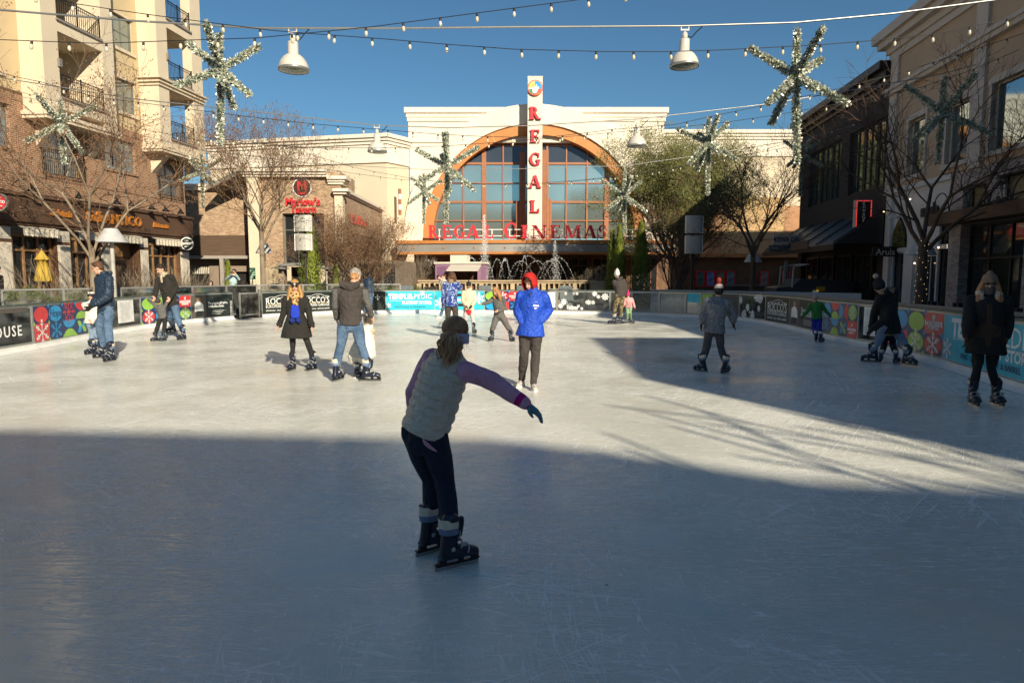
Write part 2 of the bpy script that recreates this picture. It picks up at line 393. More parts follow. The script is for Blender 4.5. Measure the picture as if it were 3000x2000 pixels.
def flake(mb, cx, cz, r, y, mi, w=.012, style=0, arms=6, sx=1.):
    for k in range(arms):
        a = math.pi / 2 + 2 * math.pi * k / arms; yy = y - .0006 * k
        ca, sa = math.cos(a) * sx, math.sin(a)
        line(mb, cx, cz, cx + ca * r, cz + sa * r, w, yy, mi)
        for t in ((.45, .26), (.72, .2)) if style == 0 else ((.6, .3),):
            for s in (-1, 1):
                b = a + s * R(52)
                line(mb, cx + ca * r * t[0], cz + sa * r * t[0], cx + ca * r * t[0] + math.cos(b) * r * t[1] * sx, cz + sa * r * t[0] + math.sin(b) * r * t[1], w * .85, yy - .0003 * s - .0004, mi)
        if style == 1: mb.disc(cx + ca * r, cz + sa * r, w * 1.3, yy - .0012, 8, mi)
def cell(mb, x, z, s, c, hz):               # one tile of the patterned banner; s wide, hz high
    y = Y0 - .002; cx, cz = x + s / 2, z + hz / 2; r = s * .47; rz = hz * .47
    E = lambda cx_, cz_, rr, yy, mi, a0=0, a1=2 * math.pi, q=1.: mb.disc(cx_, cz_, rr, yy, 22, mi, a0, a1, ry=rr * rz / r * q)
    if c in 'rbg': E(cx, cz, r, y, {'r': RED, 'b': BLUE, 'g': GREEN}[c])
    elif c == 'H': E(cx, cz, r, y, BLUE); text_into(mb, 'Hope', cx, cz, y - .002, s * .42, NAVY, shear=.35)
    elif c == 'J': E(cx, cz, r, y, GREEN); text_into(mb, 'Give', cx, cz, y - .002, s * .42, NAVY, shear=.35)
    elif c == 'F': flake(mb, cx, cz, r * .9, y, RED, s * .035, 1, 8)
    elif c == 'K': flake(mb, cx, cz, r * .9, y, BLUE, s * .04)
    elif c == 'R': E(cx, cz, r, y, RED); flake(mb, cx, cz, r * .75, y - .002, WHITE, s * .04)
    elif c == 'G': E(cx, cz, r, y, GREEN); flake(mb, cx, cz, r * .75, y - .002, WHITE, s * .03)
    elif c == 'S': mb.quad((x, y, z), (x + s, y, z), (x + s, y, z + hz), (x, y, z + hz), RED); flake(mb, cx, cz, r * .85, y - .002, WHITE, s * .045, 1)
    elif c == 'h':
        E(cx, z + hz, r, y, RED, math.pi, 2 * math.pi); E(cx, z, r, y, GREEN, 0, math.pi)
    elif c == 'k':
        E(cx, z + hz, r, y, BLUE, math.pi, 2 * math.pi); E(cx, z, r, y, GREEN, 0, math.pi)
    elif c == 'v': E(x, cz, r, y, BLUE, -math.pi / 2, math.pi / 2); E(x + s, cz, r, y, RED, math.pi / 2, 1.5 * math.pi)
    elif c == 'p':
        for i, (a, m) in enumerate(((45, BLUE), (135, GREEN), (225, BLUE), (315, GREEN))):
            d = Vector((math.cos(R(a)) * s * .25, math.sin(R(a)) * hz * .25)); q = Vector((-d.y, d.x)) * .55
            pts = [(cx + d.x * 2 * t + q.x * math.sin(math.pi * t), cz + d.y * 2 * t + q.y * math.sin(math.pi * t)) for t in [j / 6 for j in range(7)]]
            pts += [(cx + d.x * 2 * t - q.x * math.sin(math.pi * t), cz + d.y * 2 * t - q.y * math.sin(math.pi * t)) for t in [1 - j / 6 for j in range(1, 6)]]
            mb.add([(a_, y - .0003 * i, b_) for a_, b_ in pts], [tuple(range(len(pts)))], m)
    elif c in 'NM':
        mb.quad((x, y, z), (x + s, y, z), (x + s, y, z + hz), (x, y, z + hz), RED)
        k = s * .185
        text_into(mb, 'NORTHSIDE', cx, cz - hz * .02, y - .002, k, WHITE, bold=.004, sx=.92); text_into(mb, 'HOSPITAL', cx, cz - hz * .22, y - .002, k * .8, WHITE, bold=.002, sx=.9)
        text_into(mb, 'M', cx, cz + hz * .26, y - .002, k * 1.1, WHITE, bold=.004)
    if c not in 'NMS.':                       # little diamonds between the tiles
        for (px, pz) in ((x, z), (x + s, z + hz)):
            q = s * .07; mb.add([(px - q, y - .0035, pz), (px, y - .0035, pz - q * 1.3), (px + q, y - .0035, pz), (px, y - .0035, pz + q * 1.3)], [(0, 1, 2, 3)], GREEN if px == x else BLUE)
def b_geo(mb, W, z0, z1, rows, x0=0.02):
    nr, nc = len(rows), len(rows[0]); s = (W - 2 * x0) / nc; hz = (z1 - z0) / nr
    mb.bx(x0, W - x0, Y0, Y0 + .008, z0, z1, NAVY)
    for j, r_ in enumerate(rows):
        for i, c in enumerate(r_): cell(mb, x0 + i * s, z1 - (j + 1) * hz, s, c, hz)
def b_tempur(mb, W, z0, z1, x0=.02, tx=.5, flakes=()):
    mb.bx(x0, W - x0, Y0, Y0 + .008, z0, z1, CYAN); h = z1 - z0; y = Y0 - .002
    c = W * tx; L = W * .86 if W < 3.6 else 2.7; k = L / 5.3
    text_into(mb, 'TEMPUR', c - L * .235, z1 - h * .29, y, k * .86, WHITE, bold=.02, sx=.94); text_into(mb, '-PEDIC', c + L * .27, z1 - h * .29, y, k * .86, WHITE, sx=.98)
    mb.quad((c - L * .5, y, z1 - h * .5), (c + L * .46, y, z1 - h * .5), (c + L * .46, y, z1 - h * .515), (c - L * .5, y, z1 - h * .515), WHITE)
    text_into(mb, 'FLAGSHIP STORES', c + L * .15, z1 - h * .63, y, k * .46, WHITE, bold=.006)
    mb.quad((c + L * .462, y, z1 - h * .5), (c + L * .472, y, z1 - h * .5), (c + L * .472, y, z1 - h * .74), (c + L * .462, y, z1 - h * .74), WHITE)
    text_into(mb, 'FIND US NEAR CRATE & BARREL', c, z1 - h * .85, y, k * .27, NAVY)
    for fx, fz, fr in flakes: flake(mb, fx, z0 + h * fz, fr, y - .002, WHITE, fr * .14)
def b_rocco(mb, W, z0, z1, x0, x1):
    mb.bx(x0, x1, Y0, Y0 + .008, z0, z1, BLACK); h = z1 - z0; c = (x0 + x1) / 2; w_ = x1 - x0; y = Y0 - .002
    text_into(mb, "ROCCO'S", c, z1 - h * .43, y, w_ * .215, WHITE, sx=.9); text_into(mb, 'EUROPEAN GARAGE', c, z1 - h * .67, y, w_ * .105, WHITE, sx=.85)
    text_into(mb, '678.490.6325 - SALES - SERVICE & REPAIR', c, z1 - h * .87, y, w_ * .052, WHITE, sx=.9)
    mb.quad((c - w_ * .36, y, z1 - h * .565), (c + w_ * .36, y, z1 - h * .565), (c + w_ * .36, y, z1 - h * .55), (c - w_ * .36, y, z1 - h * .55), YEL)
    pts = [(-.42, .02), (-.3, .09), (-.15, .1), (0, .19), (.14, .19), (.26, .1), (.42, .07)]
    for a, b in zip(pts, pts[1:]): line(mb, c + a[0] * w_, z1 - h * .3 + a[1] * h, c + b[0] * w_, z1 - h * .3 + b[1] * h, .014, y, WHITE)
    pts = [(-.2, .03), (0, .05), (.12, .12), (.02, .1)]
    for a, b in zip(pts, pts[1:]): line(mb, c + a[0] * w_, z1 - h * .3 + a[1] * h, c + b[0] * w_, z1 - h * .3 + b[1] * h, .01, y - .001, WHITE)
def b_home(mb, W, z0, z1, x0=.02, x1=None):
    x1 = x1 or W - .02; h = z1 - z0; y = Y0 - .002; xm = x0 + (x1 - x0) * .34
    mb.bx(x0, x1, Y0, Y0 + .008, z0, z1, BLACK)
    mb.quad((x0, y, z0), (xm, y, z0), (xm, y, z1), (x0, y, z1), PHOTO)
    c = (x0 + xm) / 2; k = (xm - x0)                      # printed picture of a seated man in a pale jacket
    mb.add([(c + a * k, y - .002, z0 + b * h) for a, b in ((-.3, .3), (-.27, .6), (-.12, .7), (.12, .7), (.3, .58), (.34, .3), (.1, .22), (-.12, .22))], [tuple(range(8))], WHITE)
    mb.disc(c, z0 + h * .8, k * .13, y - .002, 12, SKIN, ry=h * .1); mb.add([(c + a * k, y - .003, z0 + b * h) for a, b in ((-.25, .05), (-.2, .3), (.28, .3), (.2, .05))], [(0, 1, 2, 3)], BLACK)
    cw = x1 - xm
    text_into(mb, "The greatest gift isn't a", xm + cw * .43, z1 - h * .38, y, cw * .098, WHITE, bold=.002, sx=.8); text_into(mb, "house, it's a home.", xm + cw * .37, z1 - h * .52, y, cw * .098, WHITE, bold=.002, sx=.8)
    for i in range(3): zz = z0 + h * (.26 - .07 * i); mb.quad((xm + cw * .2, y, zz), (xm + cw * (.66 - .06 * i), y, zz), (xm + cw * (.66 - .06 * i), y, zz + .012), (xm + cw * .2, y, zz + .012), WHITE)
    vs, fs = text_mesh('COMPASS', cw * .1, depth=.004); mb.add([(-c_ + x1 - cw * .06, b_ + y, a_ + z0 + h * .35) for a_, b_, c_ in vs], fs, WHITE)
    rnd = random.Random(4)
    for i in range(16):
        px, pz = xm + cw * rnd.uniform(.06, .9), z0 + h * rnd.uniform(.1, .93); mb.disc(px, pz, .008, y - .001, 5, WHITE)
def b_paper(mb, W, z0, z1, x0, x1):
    h = z1 - z0; mb.bx(x0, x1, Y0 + .002, Y0 + .004, z0 + h * .15, z1 - h * .04, WHITE); y = Y0
    k = x1 - x0; rnd = random.Random(3)
    for i in range(17):
        zz = z1 - h * (.12 + .042 * i); a = rnd.uniform(.1, .2); mb.quad((x0 + k * a, y, zz), (x1 - k * rnd.uniform(.1, .35), y, zz), (x1 - k * .2, y, zz + .006), (x0 + k * a, y, zz + .006), GREY)
def b_snowglass(mb, W, z0, z1, seed=1, n=14):
    rnd = random.Random(seed); h = z1 - z0
    for i in range(n):
        r_ = rnd.choice((.05, .07, .12, .15)); mbx = .1 + (W - .2) * ((i + rnd.random() * .6) / n); mz = z0 + h * rnd.choice((.12, .45, .75, .9, .25))
        flake(mb, mbx, mz, r_, Y0 - .003 * (i % 3), WHITE, r_ * .22, rnd.choice((0, 1)), 8)
def panel(P0, P1, label, fn, cat='rink board', glass=True, height=1.0, rail=True, group='boards round the ice'):
    d = Vector((P1[0] - P0[0], P1[1] - P0[1])); W = d.length
    t = thing('rink_board', label, cat, (P0[0], P0[1], 0), math.atan2(d.y, d.x), group)
    f = MB(); f.bx(.003, .045, -.02, .03, .02, height); f.bx(W - .045, W - .003, -.02, .03, .02, height)
    f.bx(.045, W - .045, -.016, .026, height - .07, height - .003); f.bx(.045, W - .045, -.016, .026, .13, .17)
    f.build('frame', ALU, t)
    MB().bx(0, W, -.035, .045, height, height + .035).build('top_rail', RAILG, t)
    k = MB(); k.bx(0.002, W - .002, -.05, -.02, 0, .125); k.add([(0.002, -.05, .06), (W - .002, -.05, .06), (W - .002, -.16, .003), (.002, -.16, .003)], [(0, 3, 2, 1)]); k.build('kick_plate', KICK, t)
    if glass: MB().bx(.045, W - .045, .0, .008, .17, height - .07).build('glass_sheet', acrylic(), t)
    if fn:
        b = MB(); fn(b, W, .15, height - .04); b.build('banner', PRINT, t)
    return t
panel(LP[0], LP[1], 'plain clear rink board at the left edge of the photo', None)
def house(b, W, z0, z1):
    text_into(b, 'HOUSE', W - 1.0, z0 + .3, Y0, .33, WHITE, bold=.004, sx=.95, spacing=1.25); b.quad((W - 2.2, Y0, z1 - .1), (W - .15, Y0, z1 - .1), (W - .15, Y0, z1), (W - 2.2, Y0, z1), PHOTO)
panel(LP[1], LP[2], 'clear board lettered HOUSE at the left edge', house)
panel(LP[2], LP[3], 'red, blue and green circle banner reading Hope on the left boards', lambda b, W, a, c: b_geo(b, W, a, c, ['rHFhN', 'SKkpg']))
panel(LP[3], LP[4], 'clear board with a pale notice sheet behind the man in the navy puffer jacket', lambda b, W, a, c: b_paper(b, W, a, c, W * .42, W * .8))
panel(LP[4], LP[5], 'patterned hospital banner behind the man in the black coat', lambda b, W, a, c: b_geo(b, W, a, c, ['gbrN', 'RJpN', 'brGR'][:0] or ['gJrN', 'RbpG']))
panel(LP[5], LP[6], 'black banner about a house and a home with a seated man printed on it', b_home)
panel(FP[0], FP[1], 'black garage banner behind the blonde woman and the man in the hooded vest', lambda b, W, a, c: (b_rocco(b, W, a, c, .02, W * .5), b_rocco(b, W, a, c, W * .5, W - .02)))
def stars(b, W, z0, z1):
    b.bx(.02, W - .02, Y0, Y0 + .008, z0, z1, BLACK); rnd = random.Random(8)
    for i in range(18): b.disc(rnd.uniform(.1, W - .1), rnd.uniform(z0 + .05, z1 - .05), .012, Y0 - .002, 6, WHITE)
    for x in (.55, W - .35): flake(b, x, z1 - .25, .09, Y0 - .003, WHITE, .02, 1, 4)
    text_into(b, 'COMPASS', W * .28, z0 + .36, Y0 - .002, .22, WHITE, bold=.005)
panel(FP[1], FP[2], 'black star-dotted banner just left of the cyan mattress banner', stars)
panel(FP[2], FP[3], 'cyan mattress store banner with white lettering on the far boards', lambda b, W, a, c: b_tempur(b, W, a, c, flakes=((.12, .25, .12), (W - .55, .93, .12))))
def stripes(b, W, z0, z1):
    b.bx(.02, W - .02, Y0, Y0 + .008, z0, z1, CYAN)
    for i in range(3): b.bx(W * .3, W * .68, Y0 - .004, Y0 - .001, z0 + .15 + .22 * i, z0 + .27 + .22 * i, BLACK if i != 1 else WHITE)
    flake(b, .22, z0 + .3, .24, Y0 - .003, WHITE, .035); flake(b, W - .25, z0 + .5, .27, Y0 - .003, WHITE, .04)
panel(FP[3], FP[4], 'cyan banner with snowflakes and dark stripes behind the child in the cream jacket', stripes)
def geo_paper(b, W, z0, z1): b_geo(b, W - .5, z0, z1, ['gRNhb'.replace('h', 'k'), 'bvKrG'][:2]); b_paper(b, W, z0, z1, W - .42, W - .08)
panel(FP[4], FP[5], 'patterned hospital banner behind the boy in the blue jacket', geo_paper)
panel(FP[5], FP[6], 'clear board scattered with white snowflakes on the far boards', lambda b, W, a, c: (b_snowglass(b, W, a, c, 5, 15), text_into(b, 'SNOW', W * .3, a + .1, Y0, .15, WHITE, bold=.02)))
panel(FP[6], RP[0], 'narrow clear gate board behind the man in camouflage trousers', None, 'rink gate')
panel(RP[0], RP[1], 'clear board right of the toddler in pink', None)
panel(RP[1], RP[2], 'clear board second along from the toddler in pink', None)
panel(RP[2], RP[3], 'clear board with a blue print just left of the grey sweater skater', lambda b, W, a, c: b.bx(.1, W - .05, Y0, Y0 + .006, c - .35, c, CYAN))
panel(RP[3], RP[4], 'dark olive banner behind the skater in the grey sweater', lambda b, W, a, c: (b.bx(.02, W - .02, Y0, Y0 + .006, a, c, PHOTO), b.bx(.04, W * .3, Y0 - .004, Y0 - .001, a + .3, c - .02, GREEN)))
panel(RP[4], RP[5], 'clear board dotted with snowflakes left of the dark garage banner', lambda b, W, a, c: b_snowglass(b, W, a, c, 9, 12))
panel(RP[5], RP[6], 'dark garage banner with a car outline on the right boards', lambda b, W, a, c: b_rocco(b, W, a, c, .02, W - .02))
panel(RP[6], RP[7], 'dark banner with a photo strip behind the child in green', b_home)
panel(RP[7], RP[8], 'patterned hospital banner just right of the child in green', lambda b, W, a, c: b_geo(b, W, a, c, ['bhvG', 'Kkp' + 'N'] if True else []))
panel(RP[8], RP[9], 'clear board with a notice sheet behind the person in the black parka', lambda b, W, a, c: b_paper(b, W, a, c, W * .3, W * .85))
panel(RP[9], RP[10], 'patterned hospital banner right of the person in the black parka', lambda b, W, a, c: b_geo(b, W, a, c, ['gbgN', 'rvGR']))
panel(RP[10], RP[11], 'cyan mattress store banner behind the woman in sunglasses and beanie', lambda b, W, a, c: b_tempur(b, W, a, c, tx=.56, flakes=((.22, .25, .2),)))
# open gate post on the left between the boards
t = thing('rink_gate', 'open metal gate frame between the left boards and the garage banner', 'rink gate', (LP[6][0] + .15, LP[6][1] + .3, 0), R(75))
b = MB(); b.bx(0, .05, -.02, .03, 0, 1.0); b.bx(1.2, 1.25, -.02, .03, 0, 1.0); b.bx(.05, 1.2, -.015, .025, .93, .99); b.bx(.05, 1.2, -.015, .025, .1, .15); b.build('frame', ALU, t)
b = MB(); b.bx(.05, 1.2, 0, .008, .15, .93); b.build('glass_sheet', acrylic(), t)
# ================================================================ left building: cafe below, flats above
BRICK = brick_mat('brown_brick', (.27, .105, .05), (.36, .17, .085), (.46, .38, .27))
SOLD = brick_mat('soldier_brick', (.27, .10, .05), (.34, .16, .08), (.44, .36, .26), .21, .075, .011, .5, True)
CREAM = mat('cream_stucco', (.66, .555, .41), .9, 0, .05, 1.2, .15, 60)
YELLOW = mat('yellow_stucco', (.58, .45, .27), .9, 0, .06, 1.0, .15, 60)
TRIMW = mat('cream_paint', (.66, .60, .50), .6, 0, .04, 3)
BROWN = mat('brown_paint', (.115, .062, .035), .6, 0, .1, 2, .1)
FASC = mat('fascia_brown', (.105, .058, .036), .7, 0, .08, 1.5, .1)
WOODF = mat('tan_wood_frame', (.30, .165, .075), .55, 0, .12, 4)
IRON = mat('black_iron', (.02, .018, .017), .45, .4, .1, 5)
GLASSD = mat('shop_glass', (.022, .024, .026), .04, 0, .2, .8, spec=.9)
GLASSM = mat('coated_glass', (.30, .36, .38), .05, .85, .08, .6)
GLASSB = mat('curtained_glass', (.30, .34, .36), .12, .45, .2, 1.2)
BLIND = mat('blind_slats', (.62, .58, .48), .6)
COPPER = mat('orange_letters', (.46, .17, .03), .5, 0, .1, 4)
CANV = mat('cream_canvas', (.66, .60, .48), .9, 0, .08, 6, .2, 30)
FRG = mat('grey_green_frame', (.16, .17, .15), .5)
TH = math.atan2(1, .105)
cafe = thing('apartment_building', 'cream and brown brick apartment building with a brown-fronted cafe on its ground floor', 'building', (-17.24, 36, 0), TH)
holes = [(-9.05, -7.15, 5.62, 7.35), (-5.5, -3.45, 6.35, 7.75), (-1.8, -.1, 5.62, 7.2), (-12.1, -10.5, 6.3, 7.85), (-15.2, -13.4, 5.62, 7.35)]
b = MB(); wall_holes(b, -22, .45, 4.55, 8.3, holes, 0, .22)
b.quad((.45, 0, 0), (.45, 14, 0), (.45, 14, 8.3), (.45, 0, 8.3)); b.quad((-22, 0, 0), (-22, 0, 8.3), (-22, 14, 8.3), (-22, 14, 0)); b.build('brick_wall', BRICK, cafe)
b = MB()
b.bx(-22, .46, -.03, .0, 5.42, 5.62); b.bx(-22, -9.85, -.03, 0, 8.08, 8.3); b.bx(-5.9, -2.85, -.03, 0, 8.0, 8.25)
for a in holes: b.cut(); b.bx(a[0] - .1, a[1] + .1, -.025, 0, a[3], a[3] + .22)
b.build('brick_band', SOLD, cafe)
b = MB(); b.bx(-12.2, -10.4, -.06, .0, 6.2, 6.3); b.cut(); b.bx(-5.6, -3.35, -.06, 0, 6.25, 6.35); b.build('sill', SOLD, cafe)
for i, h in enumerate(holes):
    z0 = h[2]
    window(cafe, h[0], h[1], z0, h[3], .12, 3 if i in (1,) else 2, 2 if i in (1, 3) else 1, FRG, GLASSB, .06, .05, blind=(BLIND, .45 if i != 3 else .3))
def railing(parent, x0, x1, y, z0, z1, ends=(None, None), step=.11, name='balcony_railing'):
    b = MB(); b.bx(x0, x1, y - .02, y + .02, z1 - .03, z1); b.bx(x0, x1, y - .012, y + .012, z1 - .14, z1 - .12); b.bx(x0, x1, y - .015, y + .015, z0 + .06, z0 + .085)
    n = max(2, int((x1 - x0) / step))
    for i in range(n + 1):
        x = x0 + (x1 - x0) * i / n; t = .022 if i in (0, n, n // 2) else .008
        b.bx(x - t, x + t, y - t, y + t, z0 if t > .01 else z0 + .085, (z1 + .06 if t > .01 else z1 - .03))
    for (xe, ye) in [e for e in ends if e]:
        k = max(2, int(abs(ye - y) / step))
        b.bx(xe - .02, xe + .02, min(y, ye), max(y, ye), z1 - .028, z1 - .002); b.bx(xe - .015, xe + .015, min(y, ye), max(y, ye), z0 + .062, z0 + .083)
        for i in range(1, k): yy = y + (ye - y) * i / k; b.bx(xe - .008, xe + .008, yy - .008, yy + .008, z0 + .083, z1 - .028)
    return b.build(name, IRON, parent)
for h in (holes[0], holes[2], holes[4]): railing(cafe, h[0] - .12, h[1] + .12, -.16, h[2] - .08, h[2] + .95, ends=((h[0] - .12, 0), (h[1] + .12, 0)), step=.1)
# stucco upper wall in the recesses
wh = [(-4.55, -3.2, 9.05, 10.5), (-4.55, -3.2, 11.85, 13.3), (-4.55, -3.2, 14.65, 16.1), (-12.2, -10.7, 8.95, 10.4), (-12.2, -10.7, 11.75, 13.2), (-12.2, -10.7, 14.55, 16)]
b = MB(); wall_holes(b, -22, -9.8, 8.3, 19, [q for q in wh if q[0] < -9], .02, .2); wall_holes(b, -5.95, -2.8, 8.25, 19, [q for q in wh if q[0] > -9], .02, .2)
b.quad((-22, .02, 8.3), (-22, 14, 8.3), (-22, 14, 19), (-22, .02, 19)); b.bx(-9.8, -5.95, 1.4, 1.5, 7.6, 19); b.quad((-22, .02, 19), (1, .02, 19), (1, 14, 19), (-22, 14, 19)); b.build('stucco_wall', YELLOW, cafe)
for q in wh: window(cafe, *q, .1, 2, 2, FRG, GLASSM if q[0] > -9 else GLASSB, .06, .05, blind=(BLIND, .8))
b = MB()
for q in wh: b.cut(); b.bx(q[0] - .1, q[1] + .12, -.06, .02, q[2] - .14, q[2]); b.cut(); b.bx(q[0] - .06, q[1] + .06, -.02, .02, q[3], q[3] + .1)
b.build('sill', CREAM, cafe)
b = MB(); b.bx(-5.9, -2.83, .012, .02, 11.2, 11.22); b.bx(-22, -9.82, .0, .02, 8.3, 8.42); b.build('joint_line', BROWN, cafe)
def bay(x0, x1, o0, o1, levels, P=.94, endopen=False, zb=7.75):
    c = MB(); top = 19; D = 1.35
    c.bx(x0, o0, -P, D, zb, top)
    if endopen: c.bx(o1, x1, -P, -P + .5, zb, top); c.bx(x0, x1, D, D + .4, zb, top)
    else: c.bx(o1, x1, -P, D, zb, top)
    c.build('bay_wall', CREAM, cafe)
    for i, (fz, lz) in enumerate(levels):    # floor top, underside of the next slab
        s = MB(); s.bx(o0 - .001 * 0, o1, -P + .004, D - .004, fz - .42, fz) if True else None
        if endopen: s.bx(o1, x1 - .005, -P + .5, D - .003, fz - .42, fz)
        s.build('balcony_floor', CREAM, cafe)
        t_ = MB(); t_.bx(o0 - .05, o1 + (.0 if not endopen else .0), -P - .07, -P + .003, fz - .03, fz + .05); t_.build('balcony_edge', mat('edge_metal', (.25, .22, .2), .5), cafe)
        railing(cafe, o0 + .03, o1 - .03, -P + .05, fz + .03, fz + .92, ends=((x1 - .2, .9),) if False else ())
        if endopen:
            rr = MB(); rr.bx(x1 - .14, x1 - .1, -P + .5, D, fz + .9, fz + .93); [rr.bx(x1 - .13, x1 - .11, -P + .5 + .11 * j, -P + .52 + .11 * j, fz + .05, fz + .9) for j in range(16)]; rr.build('balcony_railing', IRON, cafe)
        # door and its transom on the back wall, a lamp beside it
        dx0 = o0 + .25; w_ = 1.0
        bk = MB(); wall_holes(bk, o0, (o1 if not endopen else x1 - .55), fz, fz + 2.5, [(dx0, dx0 + w_, fz, fz + 2.25)], D - .25, .1); bk.quad((x1 - .55, D - .25, fz), (x1 - .55, D, fz), (x1 - .55, D, fz + 2.5), (x1 - .55, D - .25, fz + 2.5)) if endopen else None
        bk.build('recess_wall', YELLOW, cafe)
        window(cafe, dx0, dx0 + w_, fz, fz + 2.25, D - .2, 1, 2, BROWN, GLASSD, .1, .06, 'balcony_door', bars=[fz + 1.85])
        lb = MB(); lx = dx0 + w_ + .4; lb.bx(lx - .03, lx + .03, D - .4, D - .25, fz + 1.75, fz + 1.81); lb.lathe([(.0, .12), (.1, .02), (.11, 0)], (lx, D - .4, fz + 1.65), 10); lb.build('wall_lamp', IRON, cafe)
LV = [(8.42, 0), (11.3, 0), (14.15, 0), (17.0, 0)]
bay(-9.82, -5.9, -9.05, -6.6, LV); bay(-2.83, 1.0, -2.0, .08, [(8.2, 0), (11.02, 0), (13.86, 0), (16.7, 0)], endopen=True)
b = MB()                                      # mouldings and brackets under the bays
b.bx(-9.95, -5.8, -1.05, .0, 7.62, 7.76); b.bx(-9.9, -5.85, -1.0, 0, 7.5, 7.62); b.cut(); b.bx(-2.95, 1.1, -1.05, 1.7, 7.62, 7.76); b.bx(-2.9, 1.05, -1.0, 1.6, 7.5, 7.62)
b.cut()
for z, e in ((10.55, .07), (10.7, .12), (10.86, .18)): b.bx(-2.83 - e, 1.0 + e, -.94 - e, 1.75, z, z + .07)
for x in (-9.3, -6.6, -2.3, .5):
    b.cut(); b.add([(x, 0, 7.5), (x + .35, 0, 7.5), (x + .35, -.9, 7.5), (x, -.9, 7.5), (x, 0, 6.6), (x + .35, 0, 6.6)], [(0, 3, 4), (1, 5, 2), (0, 4, 5, 1), (3, 2, 5, 4), (0, 1, 2, 3)])
b.build('bay_moulding', CREAM, cafe)
b = MB(); b.bx(-9.15, -9.0, -1.05, -.95, 9.55, 9.85); b.cut(); b.bx(-2.14, -2.0, -1.06, -.95, 11.9, 12.2); b.build('wall_sconce', mat('grey_metal', (.3, .28, .25), .5, .5), cafe)
# cafe front
b = MB(); b.bx(-22, .37, -.42, .0, 3.62, 4.56); b.bx(-22, .42, -.5, .0, 4.56, 4.66); b.bx(-22, .4, -.34, 0, 3.5, 3.62); b.build('fascia', FASC, cafe)
b = MB(); b.add([(-22, -.5, 4.66), (.42, -.5, 4.66), (.42, 0, 4.78), (-22, 0, 4.78)], [(0, 1, 2, 3)]); b.build('fascia_cap', mat('dark_flashing', (.05, .03, .025), .5), cafe)
PIERS = [(-12.1, -10.95), (-8.9, -8.1), (-6.45, -5.65), (-3.82, -3.1), (-.62, .3), (-15.5, -14.7), (-19, -18.2)]
b = MB(); f = MB()
for x0, x1 in PIERS:
    f.cut(); b.cut(); f.bx(x0, x1, -.2, .35, 0, 3.5)
    for z0, z1 in ((.15, .95), (1.1, 2.85), (2.98, 3.42)): b.bx(x0 + .08, x1 - .08, -.23, -.2, z0, z1); b.bx(x0 + .14, x1 - .14, -.245, -.23, z0 + .06, z1 - .06)
f.build('pier', BROWN, cafe); b.build('pier_panel', TRIMW, cafe)
for x0, x1, n, nm in ((-10.95, -8.9, 3, 'shop_window'), (-8.1, -6.45, 3, 'shop_window'), (-3.1, -.62, 4, 'shop_window'), (-14.7, -12.1, 4, 'shop_window'), (-18.2, -15.5, 4, 'shop_window')):
    window(cafe, x0, x1, .35, 3.2, -.02, n, 2, WOODF, GLASSD, .11, .12, nm, bars=[2.6])
b = MB(); b.bx(-22, .2, .0, .1, 0, .35); b.build('plinth', BROWN, cafe)
for k in range(2): window(cafe, -5.58 + .86 * k, -4.76 + .86 * k, 0.02, 2.5, .3, 1, 1, BROWN, GLASSD, .14, .06, 'door')
b = MB(); b.bx(-5.65, -3.82, .25, .4, 2.5, 3.5); b.build('door_panel', WOODF, cafe)
b = MB(); b.ring = None
b.tube([(-4.4, .27, 1.05), (-4.4, .2, 1.1), (-4.4, .2, 1.35), (-4.4, .27, 1.4)], .018, 6); b.build('door_handle', ALU, cafe)
def valance(x0, x1):
    b = MB(); n = int((x1 - x0) / .12); z1 = 3.5
    for i in range(n):
        a, c = x0 + (x1 - x0) * i / n, x0 + (x1 - x0) * (i + 1) / n; m = (a + c) / 2; y0, y1 = -.52, -.50; o = .03 if i % 2 else 0
        b.add([(a, y0 + o, z1 - .1), (c, y0 + .03 - o, z1 - .1), (c, y0 + .03 - o, z1 - .36), (m, y0 - .01, z1 - .41), (a, y0 + o, z1 - .36)], [(0, 4, 3, 2, 1)])
    b.add([(x0, -.52, z1 - .1), (x1, -.52, z1 - .1), (x1, -.2, z1), (x0, -.2, z1)], [(0, 1, 2, 3)]); b.add([(x0, -.2, z1 - .02), (x1, -.2, z1 - .02), (x1, -.5, z1 - .12), (x0, -.5, z1 - .12)], [(0, 1, 2, 3)])
    b.build('awning', CANV, cafe)
for x0, x1 in ((-10.8, -9.0), (-8.0, -6.5), (-5.55, -3.9), (-3.0, -.7), (-14.6, -12.2), (-18.1, -15.6)): valance(x0, x1)
b = MB(); text_into(b, 'Gelateria', -8.85, 4.07, -.424, .36, depth=.06, bold=.008, shear=.3, sx=.85); b.cut(); text_into(b, 'Caffe', -7.0, 4.1, -.424, .62, depth=.08, bold=.012, shear=.25, sx=.8)
b.cut(); text_into(b, 'ANTICO', -5.15, 4.07, -.424, .62, depth=.08, bold=.004, sx=.95, spacing=1.15); b.cut(); text_into(b, 'Ristorante', -2.45, 4.05, -.424, .32, depth=.06, bold=.006, shear=.3, sx=.9); b.build('sign_lettering', COPPER, cafe)
for x in (-13, -10.6, -8.25, -6.0, -5.05, -3.6, -2.55, -1.3):
    b = MB(); b.tube([(x, 0, 4.95), (x, -.3, 5.15), (x, -.62, 5.12), (x, -.78, 4.95)], .018, 6); b.lathe([(.02, .22), (.06, .12), (.13, .03), (.17, -.03), (.15, -.03), (.05, .08)], (x, -.8, 4.75), 12); b.build('gooseneck_lamp', IRON, cafe, smooth=True)
